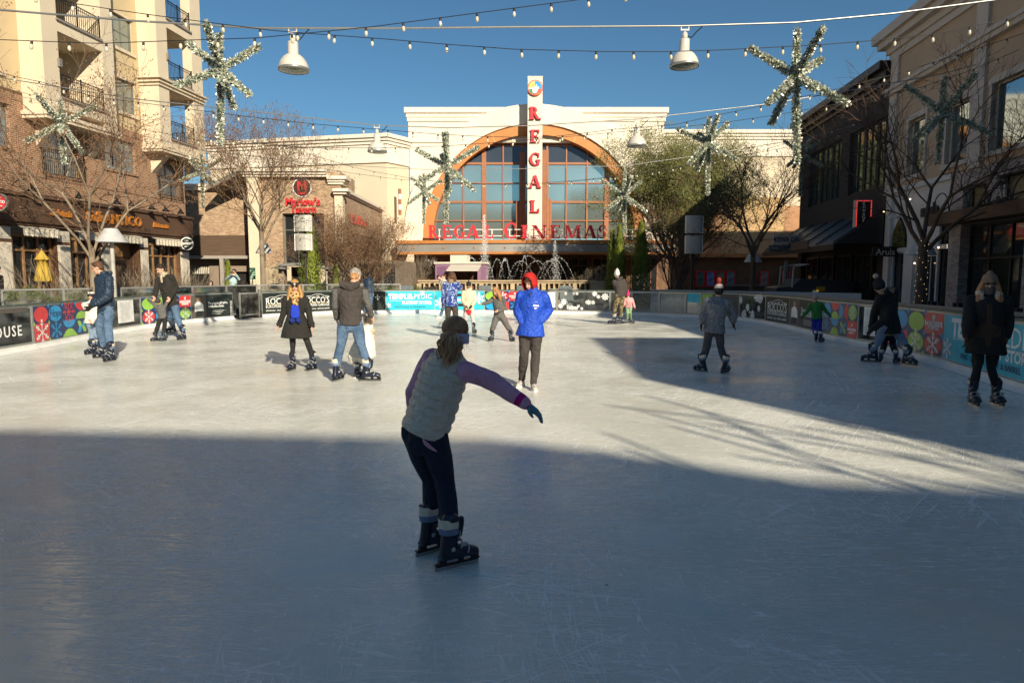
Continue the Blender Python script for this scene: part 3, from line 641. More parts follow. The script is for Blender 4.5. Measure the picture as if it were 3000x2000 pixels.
# round hanging signs
def round_sign(loc, r, label, top, mid, fill, ringm):
    t = thing('round_sign', label, 'sign', loc, 0)
    b = MB(); b.lathe([(0, -.04), (r, -.04), (r, .04), (0, .04)], n=32); b.T = None
    o = b.build('disc', ringm, t); o.data.transform(Matrix.Rotation(R(90), 4, 'X'))
    f = MB(); f.disc(0, 0, r * .84, -.045, 32, 0); text_into(f, mid, 0, 0, -.05, r * .46, 1, bold=.006, sx=.85); text_into(f, top, 0, r * .45, -.05, r * .28, 1, shear=.3)
    f.quad((-r * .4, -.05, -r * .5), (r * .4, -.05, -r * .5), (r * .4, -.05, -r * .4), (-r * .4, -.05, -r * .4), 1); f.build('sign_face', [fill, PRINT[WHITE]], t)
    c = MB(); c.tube([(0, 0, r * .95), (0, 0, r + .12), (0, 0, r + .14)], .02, 6); c.tube([(-.5, .1, r + .13), (.2, 0, r + .13)], .02, 6); c.build('bracket', IRON, t)
round_sign(tuple(at(548, 714, 35.2)), .33, 'round dark sign reading Antico on a bracket at the cafe corner', 'Caffe', 'ANTICO', PRINT[BLACK], PRINT[WHITE])
round_sign(tuple(at(-2, 592, 23.5)), .30, 'round red sign at the left edge of the photo', 'Caffe', 'GELATO', PRINT[RED], PRINT[GREY])
# ================================================================ cinema, tavern, right-hand shops
STW = mat('ivory_stucco', (.76, .67, .55), .9, 0, .07, .35, .1, 40, detail=8, stretch=(1, 1, .4))
STC = mat('tan_stucco', (.66, .55, .40), .9, 0, .05, .6, .1, 40)
ORG = mat('orange_paint', (.50, .20, .055), .55, 0, .08, 1)
MULL = mat('copper_mullion', (.34, .135, .06), .5, 0, .08, 2)
CGL = mat('cinema_glass', (.42, .52, .50), .10, .75, .10, .25)
CGD = mat('shaded_cinema_glass', (.06, .075, .10), .06, .3, .15, .3)  # darker copy of the cinema glass: shade in the upper arch put into colour
SILV = mat('brushed_band', (.42, .41, .38), .4, .5, .10, .6, stretch=(1, 1, 4))
LRED = mat('letter_red', (.62, .03, .04), .4, 0, .06, 3)
LREDS = mat('letter_return', (.16, .02, .02), .5)
BRT = brick_mat('buff_brick', (.27, .15, .08), (.52, .35, .21), (.44, .36, .27))
DKW = mat('dark_wood_siding', (.10, .062, .038), .7, 0, .25, 3, .2, 20, stretch=(.3, .3, 9))
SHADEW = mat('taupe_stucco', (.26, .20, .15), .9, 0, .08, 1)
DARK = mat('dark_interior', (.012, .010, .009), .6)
WOODW = mat('brown_panel_wall', (.15, .075, .035), .6, 0, .2, 1.5)
def arc(cx, cz, r, a0, a1, n): return [(cx + r * math.cos(a0 + (a1 - a0) * i / n), cz + r * math.sin(a0 + (a1 - a0) * i / n)) for i in range(n + 1)]
def ring(mb, cx, cz, r0, r1, y0, y1, a0, a1, n=40, mi=0, mi2=None):
    A, B = arc(cx, cz, r0, a0, a1, n), arc(cx, cz, r1, a0, a1, n); mi2 = mi if mi2 is None else mi2
    for i in range(n):
        p = [A[i], A[i + 1], B[i + 1], B[i]]
        mb.add([(x, y0, z) for x, z in p] + [(x, y1, z) for x, z in p], [(3, 2, 1, 0), (0, 1, 5, 4)], mi)
        mb.add([(x, y0, z) for x, z in p] + [(x, y1, z) for x, z in p], [(2, 3, 7, 6)], mi2)
CX, CY = 2.0, 63.0                            # arch centre line and facade plane
cin = thing('cinema', 'large cream cinema with an arched window and red lettering at the end of the plaza', 'cinema', (CX, CY, 0))
b = MB(); ZC = 5.0; RI = 9.5
# front wall with the semicircular opening, butted round the arch
L_, R_, TOP = at(1190, 400, 63).x + .3 - 2.0, at(1952, 400, 63).x - .3 - 2.0, at(1500, 318, 63).z
N = 40; A = arc(0, ZC, 9.6, 0, math.pi, N)
for i in range(N):
    (x0, z0), (x1, z1) = A[i], A[i + 1]; b.quad((x1, 0, z1), (x0, 0, z0), (x0, 0, TOP), (x1, 0, TOP))
b.quad((9.6, 0, 0), (R_, 0, 0), (R_, 0, TOP), (9.6, 0, TOP)); b.quad((L_, 0, 0), (-9.6, 0, 0), (-9.6, 0, TOP), (L_, 0, TOP))
b.quad((L_, 0, 0), (L_, 0, TOP), (L_, 30, TOP), (L_, 30, 0)); b.quad((R_, 0, 0), (R_, 30, 0), (R_, 30, TOP), (R_, 0, TOP)); b.quad((L_, 0, TOP), (R_, 0, TOP), (R_, 30, TOP), (L_, 30, TOP))
b.build('wall', STW, cin)
b = MB()
for z0, z1, e in ((TOP - 3.0, TOP - 2.75, .12), (TOP - 1.15, TOP - .8, .18), (TOP - .8, TOP - .45, .26), (TOP - .45, TOP + .02, .4)): b.bx(L_ - e, R_ + e, -e, 1.0, z0, z1)
b.bx(L_ - .08, R_ + .08, -.08, .9, TOP - 2.75, TOP - 1.15)
b.build('cornice', STW, cin)
b = MB(); ring(b, 0, ZC, 10.08, 11.75, -.75, .5, 0, math.pi, 48); ring(b, 0, ZC, 10.05, 10.08, -.75, .02, 0, math.pi, 48)
b.quad((10.08, -.75, 3.4), (11.75, -.75, 3.4), (11.75, -.75, ZC), (10.08, -.75, ZC)); b.quad((-11.75, -.75, 3.4), (-10.08, -.75, 3.4), (-10.08, -.75, ZC), (-11.75, -.75, ZC)); b.quad((-11.75, -.75, 3.4), (-11.75, -.75, ZC), (-11.75, 0, ZC), (-11.75, 0, 3.4))
b.build('arch_surround', STW, cin)
b = MB(); ring(b, 0, ZC, 9.15, 10.05, -.55, .6, 0, math.pi, 48); b.build('arch_trim', ORG, cin)
b = MB()
for k in range(1, 8):
    a = math.pi * k / 8; c, s = math.cos(a), math.sin(a); n_ = Vector((-s, c)) * .035
    b.add([(9.15 * c - n_.x, -.556, ZC + 9.15 * s - n_.y), (10.05 * c - n_.x, -.556, ZC + 10.05 * s - n_.y), (10.05 * c + n_.x, -.556, ZC + 10.05 * s + n_.y), (9.15 * c + n_.x, -.556, ZC + 9.15 * s + n_.y)], [(0, 3, 2, 1)])
b.build('arch_joint', mat('joint_gold', (.6, .33, .12), .5), cin)
b = MB()
for k in range(1, 14):
    a = math.pi * k / 14; c, s = math.cos(a), math.sin(a); n_ = Vector((-s, c)) * .014
    b.add([(10.1 * c - n_.x, -.753, ZC + 10.1 * s - n_.y), (11.72 * c - n_.x, -.753, ZC + 11.72 * s - n_.y), (11.72 * c + n_.x, -.753, ZC + 11.72 * s + n_.y), (10.1 * c + n_.x, -.753, ZC + 10.1 * s + n_.y)], [(0, 3, 2, 1)])
for z in (6.4, 9.6, 12.8): b.bx(L_ + .02, -11.5, -.003, -.001, z, z + .03); b.bx(11.5, R_ - .02, -.003, -.001, z, z + .03)
b.build('render_joint', mat('render_joint', (.50, .43, .34), .9), cin)
# glazing
pts = arc(0, ZC, 9.15, 0, math.pi, 48); zT = ZC + 6.75
w_ = MB(); w_.add([(x, .5, z) for x, z in reversed(pts)], [tuple(range(49))]); wo = w_.build('window', CGL, cin)
up = [(x, z) for x, z in pts if z > zT]; xe = math.sqrt(9.15 ** 2 - 6.75 ** 2)
d = MB(); d.add([(x, .47, z) for x, z in [(xe, zT)] + up + [(-xe, zT)]][::-1], [tuple(range(len(up) + 2))]); d.build('pane', CGD, wo)
f = MB()
XV = [(-8.2, .05), (-6.45, .07), (-4.55, .2), (-2.8, .06), (-1.05, .08), (1.2, .08), (2.95, .06), (4.85, .07), (6.65, .2), (8.4, .05)]
for x, t in XV:
    zz = ZC + math.sqrt(max(0, 9.15 ** 2 - x * x)); f.bx(x - t, x + t, .34, .46, ZC - .5, zz)
for z, t in ((ZC + 1.62, .05), (ZC + 3.3, .1), (ZC + 5.0, .05), (ZC + 6.75, .1), (ZC + 8.35, .05)):
    xw = math.sqrt(9.15 ** 2 - (z - ZC) ** 2); f.bx(-xw, xw, .37, .49, z - t, z + t)
f.build('mullion', MULL, wo)
b = MB()
for x0, z1, y in ((-1.35, 8.3, -.35), (-1.05, 12.6, -.5), (1.0, 12.8, -.5), (1.3, 8.5, -.35)):
    b.cut(); b.bx(x0 - .28, x0 + .28, y, .3, 4.6, z1)
    for k in range(3): b.bx(x0 - .2 + .17 * k, x0 - .12 + .17 * k, y - .05, y, 4.6, z1)
b.build('fluted_pilaster', MULL, cin)
pl = MB(); PZ = at(1562, 227, 60.8).z; pl.bx(-.64, .64, -2.2, -.7, 4.0, PZ); pl.bx(-.66, .66, -2.22, -.68, PZ, PZ + .1); pl.build('pylon', STW, cin)
# serif letters built from strokes
def bar(mb, x0, x1, z0, z1, k, dp): mb.bx(x0, x1, -dp - .004 * k, -.004 * k, z0, z1)
def diag(mb, xa, za, xb, zb, w, k, dp):       # slanted stroke with level ends, w wide
    mb.prism([(xa - w / 2, za), (xa + w / 2, za), (xb + w / 2, zb), (xb - w / 2, zb)], -dp - .004 * k, -.004 * k)
def bowl(mb, cx, cz, rx, rz, tx, tz, a0, a1, k, dp, n=16):
    P, Q = [], []
    for i in range(n + 1):
        a = R(a0 + (a1 - a0) * i / n); P.append((cx + rx * math.cos(a), cz + rz * math.sin(a))); Q.append((cx + (rx - tx) * math.cos(a), cz + (rz - tz) * math.sin(a)))
    for i in range(n): mb.prism([P[i], P[i + 1], Q[i + 1], Q[i]][::-1] if a1 > a0 else [P[i], P[i + 1], Q[i + 1], Q[i]], -dp - .004 * k, -.004 * k)
def glyph(ch, dp=.18):                        # unit-height glyph, returns mesh builder and width
    m = MB(); t = .25; s = .09
    def stem(x, k=0, w=t, sl=.07, sr=.07): bar(m, x, x + w, 0, 1, k, dp); bar(m, x - sl, x + w + sr, 0, s, k + 1, dp); bar(m, x - sl, x + w + sr, 1 - s, 1, k + 1, dp)
    if ch == 'R': stem(.07); bowl(m, .3, .74, .34, .26, .2, .09, -90, 90, 2, dp); bar(m, .2, .32, .91, 1, 3, dp); bar(m, .2, .32, .48, .57, 3, dp); diag(m, .76, 0, .42, .5, .24, 4, dp); bar(m, .62, .98, 0, s, 5, dp); return m, .95
    if ch == 'E': stem(.07); bar(m, .2, .76, 0, .09, 2, dp); bar(m, .2, .74, .91, 1, 2, dp); bar(m, .2, .56, .46, .54, 2, dp); bar(m, .68, .77, 0, .27, 3, dp); bar(m, .67, .75, .76, 1, 3, dp); bar(m, .5, .57, .37, .63, 3, dp); return m, .8
    if ch == 'L': stem(.07); bar(m, .2, .74, 0, .09, 2, dp); bar(m, .64, .75, 0, .32, 3, dp); return m, .78
    if ch == 'I': stem(.09, sl=.09, sr=.09); return m, .4
    if ch == 'C' or ch == 'G':
        bowl(m, .5, .5, .48, .52, .22, .1, 50, 310, 0, dp, 22); bar(m, .72, .81, .66, .97, 1, dp)
        if ch == 'C': bar(m, .72, .8, .06, .28, 1, dp)
        else: bar(m, .62, .82, .06, .44, 1, dp); bar(m, .54, .92, .38, .45, 2, dp)
        return m, .92
    if ch == 'A': diag(m, .1, 0, .46, 1, .1, 0, dp); diag(m, .82, 0, .48, 1, .24, 1, dp); bar(m, .24, .7, .27, .35, 2, dp); bar(m, -.02, .26, 0, s, 3, dp); bar(m, .64, 1.0, 0, s, 3, dp); return m, .96
    if ch == 'N': bar(m, .1, .19, 0, 1, 0, dp); bar(m, .84, .93, 0, 1, 0, dp); diag(m, .82, 0, .2, 1, .25, 1, dp); bar(m, .0, .3, 0, s, 2, dp); bar(m, .0, .28, 1 - s, 1, 3, dp); bar(m, .74, 1.03, 1 - s, 1, 2, dp); return m, 1.0
    if ch == 'M': bar(m, .1, .18, 0, 1, 0, dp); bar(m, .94, 1.15, 0, 1, 0, dp); diag(m, .58, .05, .22, 1, .22, 1, dp); diag(m, .62, .05, .98, 1, .12, 2, dp); bar(m, .0, .28, 0, s, 3, dp); bar(m, .87, 1.23, 0, s, 3, dp); bar(m, 0, .28, 1 - s, 1, 4, dp); bar(m, 1.0, 1.23, 1 - s, 1, 4, dp); return m, 1.2
    if ch == 'S': bowl(m, .42, .73, .33, .29, .17, .1, 40, 250, 0, dp); bowl(m, .40, .28, .36, .3, .19, .1, -140, 78, 1, dp); bar(m, .62, .7, .7, .97, 2, dp); bar(m, .05, .13, .03, .3, 2, dp); return m, .78
    if ch == '1': bar(m, .2, .42, 0, 1, 0, dp); bar(m, .08, .54, 0, s, 1, dp); diag(m, .1, .75, .28, .98, .12, 1, dp); return m, .5
    return m, .5
def place_glyph(ch, x, z, y, hz, wx, parent):
    m, w0 = glyph(ch, .16); S = wx / w0
    m.v = [(x + a * S, y + b_, z + c * hz) for a, b_, c in m.v]
    return m.build('letter', LRED, parent)
for i, (ch, px) in enumerate(zip('REGAL', (333, 400, 467, 533, 605))):
    wd = {'R': .98, 'E': .84, 'G': .98, 'A': 1.02, 'L': .84}[ch]; z = at(1562, px, 60.8).z
    place_glyph(ch, -wd / 2, z - .53, -2.25, 1.06, wd, cin)
# round emblem
t_ = MB(); cz = at(1562, 259, 60.8).z; yl = -2.24
def rd(r, y0, y1, mi, n=36):
    P = [(r * math.cos(2 * math.pi * i / n), cz + r * math.sin(2 * math.pi * i / n)) for i in range(n)]; t_.prism(P, y0, y1, mi)
rd(.66, yl - .14, yl, 1); rd(.58, yl - .15, yl - .12, 4)
for a0, a1, m_ in ((95, 180, 2), (-12, 95, 0), (195, 262, 3), (262, 348, 1)):
    P = [(0, cz - .05)] + [(.57 * math.cos(R(a0 + (a1 - a0) * i / 10)), cz + .57 * math.sin(R(a0 + (a1 - a0) * i / 10))) for i in range(11)]
    t_.add([(x, yl - .155, z) for x, z in P], [tuple(range(12))], m_)
for k, P in enumerate(([(-.2, -.45), (-.3, .05), (-.12, -.1), (0, .28), (.02, -.4)], [(-.05, -.45), (.12, .35), (.16, .02), (.36, .1), (.12, -.42)])):
    t_.add([(x, yl - .16 - .003 * k, cz + z) for x, z in P], [tuple(range(5))], 4)
t_.build('emblem', [PRINT[BLUE], mat('emblem_red', (.6, .1, .04), .4), mat('emblem_yellow', (.75, .5, .12), .4), mat('emblem_green', (.02, .25, .1), .4), PRINT[WHITE]], cin)
# canopy, its bands and the row of letters
def canopy_pts(e, n=20):
    out = []
    for i in range(n + 1):
        x = -11.9 - e * .6 + (23.8 + e * 1.2) * i / n; out.append((x, -5.2 - e + 1.6 * (x / 12) ** 2))
    return out
for z0, z1, e, mt, nm in ((3.42, 3.62, .1, ORG, 'canopy_lip'), (3.62, 4.32, 0, SILV, 'canopy_band'), (4.32, 4.6, .15, ORG, 'canopy_lip')):
    P = canopy_pts(e); m_ = MB(); m_.slab(P + [(P[-1][0], 0), (P[0][0], 0)], z0, z1); m_.build(nm, mt, cin)
b = MB()
for i in range(9): x = -10.4 + 2.6 * i; b.ball((x, -5.2 + 1.6 * (x / 12) ** 2 - .02, 3.97), .08, 8)
b.build('canopy_rivet', ORG, cin)
sg = [('R', 488, 590), ('E', 615, 697), ('G', 722, 828), ('A', 835, 957), ('L', 1005, 1085), ('C', 1180, 1305), ('I', 1340, 1395), ('N', 1435, 1565), ('E', 1605, 1698), ('M', 1735, 1880), ('A', 1912, 2028), ('S', 2040, 2118), ('1', 2205, 2250), ('8', 0, 0)]
YL = 58.6
for ch, a, c in sg[:-1]:
    A_, B_ = at(1100 + a / 3.136, 700, YL), at(1100 + c / 3.136, 700, YL); big = ch == 'C'
    z0 = at(1560, 699, YL).z; h = at(1560, 653 if big else 660, YL).z - z0
    place_glyph(ch, A_.x - CX, z0, YL - CY, h, B_.x - A_.x, cin)
b = MB()
for z in (4.98, 5.52): b.bx(-8.3, 9.9, YL - CY + .25, YL - CY + .28, z - .03, z + .03)
for i in range(13): x = -8.2 + 1.5 * i; b.bx(x - .04, x + .04, YL - CY + .281, YL - CY + .3, 4.6, 5.56)
b.build('letter_rail', KICK, cin)
# entrance below the canopy
b = MB(); b.bx(L_ - .05, R_ + 1.2, -.6, -.3, 0, 3.42); b.build('entrance_wall', WOODW, cin)
for x0, x1 in ((-7.6, -4.6), (-4.2, -1.0), (1.3, 4.9), (5.3, 8.4), (8.8, 11.2)):
    window(cin, x0, x1, .1, 3.2, -.72, 4, 2, MULL, GLASSD, .06, .1, 'entrance_door', bars=[2.5])
b = MB(); text_into(b, 'BOX OFFICE', 1.2, 3.02, -.78, .52, depth=.04, bold=.004); b.build('sign_lettering', mat('pale_sign', (.5, .45, .38), .5), cin)
b = MB()
s = -1; x = -10.9; b.prism([(x - .5 * s, 0), (x + 3.4 * s, 0), (x + 1.6 * s, .7), (x + .6 * s, 1.9), (x, 3.42), (x - .5 * s, 3.42)][::s], -4.2, -3.9)
b.build('curved_wing_wall', STC, cin)
# side wings of the cinema
def wing(name, P, z1, label, cat='building wing'):
    t = thing(name, label, cat, (P[0][0], P[0][1], 0)); ww = MB(); cc = MB(); n = len(P)
    for i in range(n - 1): a, c = P[i], P[i + 1]; ww.add([(a[0], a[1], 0), (c[0], c[1], 0), (c[0], c[1], z1), (a[0], a[1], z1)], [(0, 1, 2, 3)])
    ww.add([(p[0], p[1], z1) for p in P], [tuple(range(n))]); ww.build('wall', STC, t, world=True)
    for z0, z2, e in ((z1 - 2.2, z1 - 2.0, .14), (z1 - 2.0, z1 - .62, .08), (z1 - .62, z1 - .35, .2), (z1 - .35, z1 - .1, .34), (z1 - .1, z1 + .22, .5)):
        Q = []
        for i in range(n):
            d0 = Vector(P[i]) - Vector(P[i - 1]) if i else Vector(P[1]) - Vector(P[0]); d1 = Vector(P[i + 1]) - Vector(P[i]) if i < n - 1 else d0
            n0 = Vector((d0.y, -d0.x)).normalized(); n1 = Vector((d1.y, -d1.x)).normalized(); bis = (n0 + n1).normalized(); q = Vector(P[i]) + bis * (e / max(.5, bis.dot(n0))); Q.append((q.x, q.y))
        for i in range(n - 1): cc.add([(*Q[i], z0), (*Q[i + 1], z0), (*Q[i + 1], z2), (*Q[i], z2), (*P[i], z0), (*P[i + 1], z0), (*P[i + 1], z2), (*P[i], z2)], [(0, 1, 2, 3), (3, 2, 6, 7), (4, 5, 1, 0)])
        cc.add([(*Q[0], z0), (*Q[0], z2), (*P[0], z2), (*P[0], z0)], [(0, 1, 2, 3)])
    cc.build('cornice', STW, t, world=True); return t
wl = wing('cinema_wing', [(-28.9, 80), (-28.0, 64.5), (-10.9, 60.6), (-9.35, 63.0)][0:4], 13.6, 'cream side wing of the cinema rising behind the brick tavern')
wr = wing('cinema_wing', [(14.2, 66), (30.5, 66), (30.5, 80)], 15.0, 'cream side wing of the cinema beyond the bare tree on the right')
b = MB()                                      # brick and tan panels low on the right wing
b.bx(17.6, 20.0, 65.85, 66, 0, 8.2); b.cut(); b.bx(26.0, 29.2, 65.85, 66, 0, 8.2); b.build('brick_panel', brick_mat('orange_brick', (.40, .17, .08), (.48, .24, .12), (.45, .32, .2)), wr, world=True)
b = MB(); b.bx(20.0, 26.0, 65.88, 66, 0, 9.0); b.build('stucco_panel', mat('ochre_stucco', (.50, .33, .17), .9, 0, .12, .6), wr, world=True)
b = MB(); b.bx(14.6, 30, 64.0, 65.85, 3.3, 3.65); b.build('canopy_lip', ORG, wr, world=True)
b = MB(); b.bx(14.6, 30, 64.9, 65.0, 0, 3.3); b.build('lower_wall', WOODW, wr, world=True)
# striped sconce on the left wing
t = thing('wall_sconce', 'tall striped wall light on the cream wall left of the big arch', 'wall light', tuple(at(1172, 630, 60.3)))
h = at(1172, 553, 60.3).z - at(1172, 630, 60.3).z
for k in range(5): b = MB(); b.lathe([(0, 0), (.14, 0), (.14, h / 5 - .01), (0, h / 5 - .01)], (0, 0, k * h / 5), 14); b.build('band' if k % 2 == 0 else 'diffuser', MULL if k % 2 == 0 else KICK, t)
# framed posters on the right
pr = random.Random(2)
PC = [mat('poster_%d' % i, c, .3, 0, .8, 2.2, col2=c2) for i, (c, c2) in enumerate((((.10, .2, .16), (.01, .02, .02)), ((.25, .35, .65), (.03, .03, .12)), ((.3, .27, .18), (.04, .03, .02)), ((.18, .35, .33), (.02, .04, .05)), ((.35, .3, .26), (.05, .04, .04)), ((.1, .25, .5), (.5, .4, .05))))]
for i, u in enumerate((2052, 2082, 2111, 2141, 2240, 2303)):
    P = at(u, 810, 64.4); t = thing('poster_case', ['first', 'second', 'third', 'fourth', 'fifth', 'sixth'][i] + ' red framed film poster case from the left on the shaded wall', 'poster case', (P.x, 64.5, .55), 0, 'red framed poster cases')
    f = MB(); f.bx(-.42, -.34, -.12, 0, 0, 1.5); f.bx(.34, .42, -.12, 0, 0, 1.5); f.bx(-.34, .34, -.12, 0, 0, .09); f.bx(-.34, .34, -.12, 0, 1.41, 1.5); f.build('frame', LRED, t)
    MB().bx(-.34, .34, -.05, -.02, .09, 1.41).build('poster', PC[i], t)

# ---------------- tavern
tav = thing('tavern', 'brick tavern with a round sign and cream corner piers in front of the cinema', 'restaurant', (-17.1, 45, 0))
b = MB(); wall_holes(b, .75, 6.0, 0, 8.3, [(2.15, 4.85, 0, 5.65)], 0, .6); b.quad((6, 0, 0), (6, 14, 0), (6, 14, 7.25), (6, 0, 7.25)); b.quad((0, 0, 7.4), (6, 0, 7.4), (6, 4, 7.4), (0, 4, 7.4))
b.quad((6, 0, 7.25), (6, 4, 7.25), (6, 4, 8.3), (6, 0, 8.3)); b.quad((0, 0, 8.3), (6, 0, 8.3), (6, 4, 8.3), (0, 4, 8.3)); b.build('brick_wall', BRT, tav)
b = MB(); b.bx(0, .75, -.25, .4, 0, 8.0); b.bx(-.05, .8, -.32, .4, 0, 1.0); b.cut(); b.bx(5.62, 6.15, -.22, .35, 0, 7.0); b.build('corner_pier', CREAM, tav)
b = MB()
for z0, z1, e in ((7.95, 8.1, .1), (8.1, 8.25, .22), (8.25, 8.45, .36)): b.bx(-.1 - e, 5.2, -.25 - e, 1, z0, z1); b.bx(5.2, 6.1 + e, -.05 - e, 1, z0 - .45, z1 - .45)
for z0, z1, e in ((6.95, 7.1, .1), (7.1, 7.3, .25)): b.bx(6.0, 6.0 + e, .5, 14, z0, z1); b.bx(5.6, 6.35 + e, -.3 - e, .4, z0 - .1, z1 - .1)
b.build('cornice', STW, tav)
b = MB(); b.prism([(-2.6, 7.1), (0, 8.3), (0, 8.6), (-2.6, 7.4)], -.3, 3); b.build('roof_gable', mat('grey_roof', (.22, .2, .17), .8), tav)
window(tav, 2.15, 4.85, 2.4, 5.65, .35, 3, 2, FRG, GLASSD, .07, .08, bars=[4.6])
b = MB(); b.bx(2.0, 5.0, -.9, .3, 2.25, 2.42); b.build('door_canopy', ALU, tav)
window(tav, 2.5, 4.3, 0, 2.2, .4, 2, 1, BROWN, GLASSD, .1, .08, 'door')
b = MB(); b.bx(5.2, 5.6, -.06, -.005, 0, 1); b.build('plinth', CREAM, tav)
def red_text(par, txt, P, size, rot=None, sx=.9):
    b = MB(); text_into(b, txt, 0, 0, 0, size, depth=.08, bold=.015, sx=sx); o = b.build('sign_lettering', LRED, par, world=False); return o
P = at(884, 549, 44.9); o = MB(); o.disc(P.x + 17.1, P.z, .62, -.05, 30, 0); o.disc(P.x + 17.1, P.z, .56, -.056, 30, 1); text_into(o, 'M', P.x + 17.1, P.z + .05, -.06, .85, 2, bold=.03); text_into(o, 'TAVERN', P.x + 17.1, P.z - .38, -.06, .16, 2, bold=.01)
o.build('round_sign', [PRINT[WHITE], mat('maroon', (.06, .012, .012), .5), LRED], tav)
for tx, (u, v), s_ in (("Marlow's", (887, 592), .68), ('Tavern', (889, 614), .66)):
    P = at(u, v, 44.9); b = MB(); text_into(b, tx, P.x + 17.1, P.z, -.02, s_, depth=.1, bold=.02, sx=.9); b.build('sign_lettering', LRED, tav)
b = MB(); vs, fs = text_mesh("Marlow's Tavern", .8, depth=.1, bold=.02, sx=.95); b.add([(6.02 - y_, x_ + 5.0, z_ + 5.5) for x_, y_, z_ in vs], fs); b.build('sign_lettering', LRED, tav)
b = MB(); b.bx(6.0, 6.05, 1.5, 12.5, .2, 4.6); b.build('siding_panel', DKW, tav)
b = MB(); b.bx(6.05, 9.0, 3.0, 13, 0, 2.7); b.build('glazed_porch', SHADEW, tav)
for k in range(3): window(tav, 6.2 + k * .95, 7.1 + k * .95, .2, 2.5, 2.9, 1, 1, FRG, GLASSD, .05, .08)
# lower restaurant wing between the cafe and the tavern
rw = thing('restaurant_wing', 'low brick and dark timber restaurant wing left of the tavern', 'restaurant wing', (-23.0, 47, 0))
b = MB(); b.quad((0, 0, 4.3), (5.95, 0, 4.3), (5.95, 0, 7.4), (0, 0, 7.4)); b.quad((-1.2, 2.5, 0), (0, 0, 0), (0, 0, 7.4), (-1.2, 2.5, 7.4)); b.quad((-9, 2.5, 0), (-1.2, 2.5, 0), (-1.2, 2.5, 7.4), (-9, 2.5, 7.4)); b.quad((-9, 2.5, 7.4), (5.9, 0, 7.4), (5.9, 9, 7.4), (-9, 9, 7.4)); b.build('brick_wall', BRT, rw)
b = MB(); b.bx(-.2, 6, -.25, .1, 7.35, 7.6); b.bx(-.3, 6, -.35, .1, 7.6, 7.75); b.bx(-9, -1.1, 2.2, 2.6, 7.35, 7.7); b.build('cornice', STW, rw)
b = MB(); b.bx(0, 5.95, -.12, .05, 2.95, 4.35); b.build('siding_panel', DKW, rw)
b = MB(); b.bx(-.6, 6.0, -1.2, .0, 2.75, 2.95); b.bx(3.5, 3.75, -1.2, -1.0, 0, 2.75); b.build('awning_frame', mat('pale_steel', (.42, .38, .33), .5, .3), rw)
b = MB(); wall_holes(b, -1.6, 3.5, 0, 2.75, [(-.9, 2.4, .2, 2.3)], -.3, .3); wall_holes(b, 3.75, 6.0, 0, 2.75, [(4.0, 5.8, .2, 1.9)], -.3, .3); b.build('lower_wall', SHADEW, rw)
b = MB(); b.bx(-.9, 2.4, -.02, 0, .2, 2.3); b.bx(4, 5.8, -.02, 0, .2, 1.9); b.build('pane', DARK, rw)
b = MB(); n = 26
for i in range(n): x = -.88 + 3.26 * i / n; b.bx(x, x + .06, -.16, -.1, 1.75, 2.3)
b.build('shade_slats', TRIMW, rw)

# ---------------- right-hand side: dark restaurant, tan shop building, whitewashed brick shop
TR = math.atan2(-1, -.095)
TAN = mat('shop_tan_stucco', (.50, .36, .25), .9, 0, .06, 1, .1, 40)
LTR = mat('pale_grey_trim', (.56, .48, .42), .8, 0, .05, 2)
CHAR = mat('charcoal_stucco', (.055, .042, .037), .85, 0, .1, 1)
BLKT = mat('black_trim', (.014, .013, .013), .5)
WBR = brick_mat('whitewashed_brick', (.42, .36, .34), (.20, .12, .10), (.46, .42, .40), .21, .075, .012)
WPNT = mat('white_render', (.60, .58, .58), .8, 0, .05, 2)
NEON = mat('red_neon', (.9, .05, .05), .4, 0, 0, 1, emit=((1, .05, .04), .8))
kon = thing('dark_restaurant', 'charcoal two storey restaurant with tall windows and a black awning on the right', 'restaurant', (15.1, 28, 0), TR)
hs = [(-9.6, -5.2, 5.3, 8.1), (-4.15, -.1, 5.3, 8.1)]
b = MB(); wall_holes(b, -11, -.001, 4.2, 9.6, hs, .05, .25); b.bx(-11, -10.4, .05, .5, 0, 4.2); b.quad((-11, .05, 0), (-11, .05, 9.6), (-11, 15, 9.6), (-11, 15, 0)); b.quad((-11, .05, 9.6), (0, .05, 9.6), (0, 15, 9.6), (-11, 15, 9.6)); b.build('wall', CHAR, kon)
for h in hs:
    n = 3 if h[0] < -5 else 3
    for i in range(n): a = h[0] + (h[1] - h[0]) * i / n; c = h[0] + (h[1] - h[0]) * (i + 1) / n; window(kon, a + .03, c - .03, h[2], h[3], .18, 2, 2, BLKT, GLASSM, .09, .08, bars=[7.15])
b = MB()
for z0, z1, e in ((9.35, 9.55, .12), (9.55, 9.85, .3), (9.85, 10.15, .55)): b.bx(-11 - e, -.01, .05 - e, 1, z0, z1)
b.build('cornice', BLKT, kon)
b = MB(); b.add([(-10.9, 0, 4.25), (-.1, 0, 4.25), (-.1, -1.9, 2.95), (-10.9, -1.9, 2.95)], [(0, 3, 2, 1)]); b.add([(-.1, 0, 4.25), (-.1, -1.9, 2.95), (-.1, 0, 2.95)], [(0, 1, 2)]); b.add([(-10.9, 0, 4.25), (-10.9, -1.9, 2.95), (-10.9, 0, 2.95)], [(0, 2, 1)]); b.bx(-10.9, -.1, -1.92, -1.88, 2.7, 2.95)
for i in range(6): x = -10.6 + 2.08 * i; b.tube([(x, .0, 4.3), (x, -1.9, 3.0)], .03, 5)
b.build('awning', BLKT, kon)
b = MB(); b.quad((-10.4, .3, 0), (0, .3, 0), (0, .3, 4.2), (-10.4, .3, 4.2)); b.build('shopfront', DARK, kon)
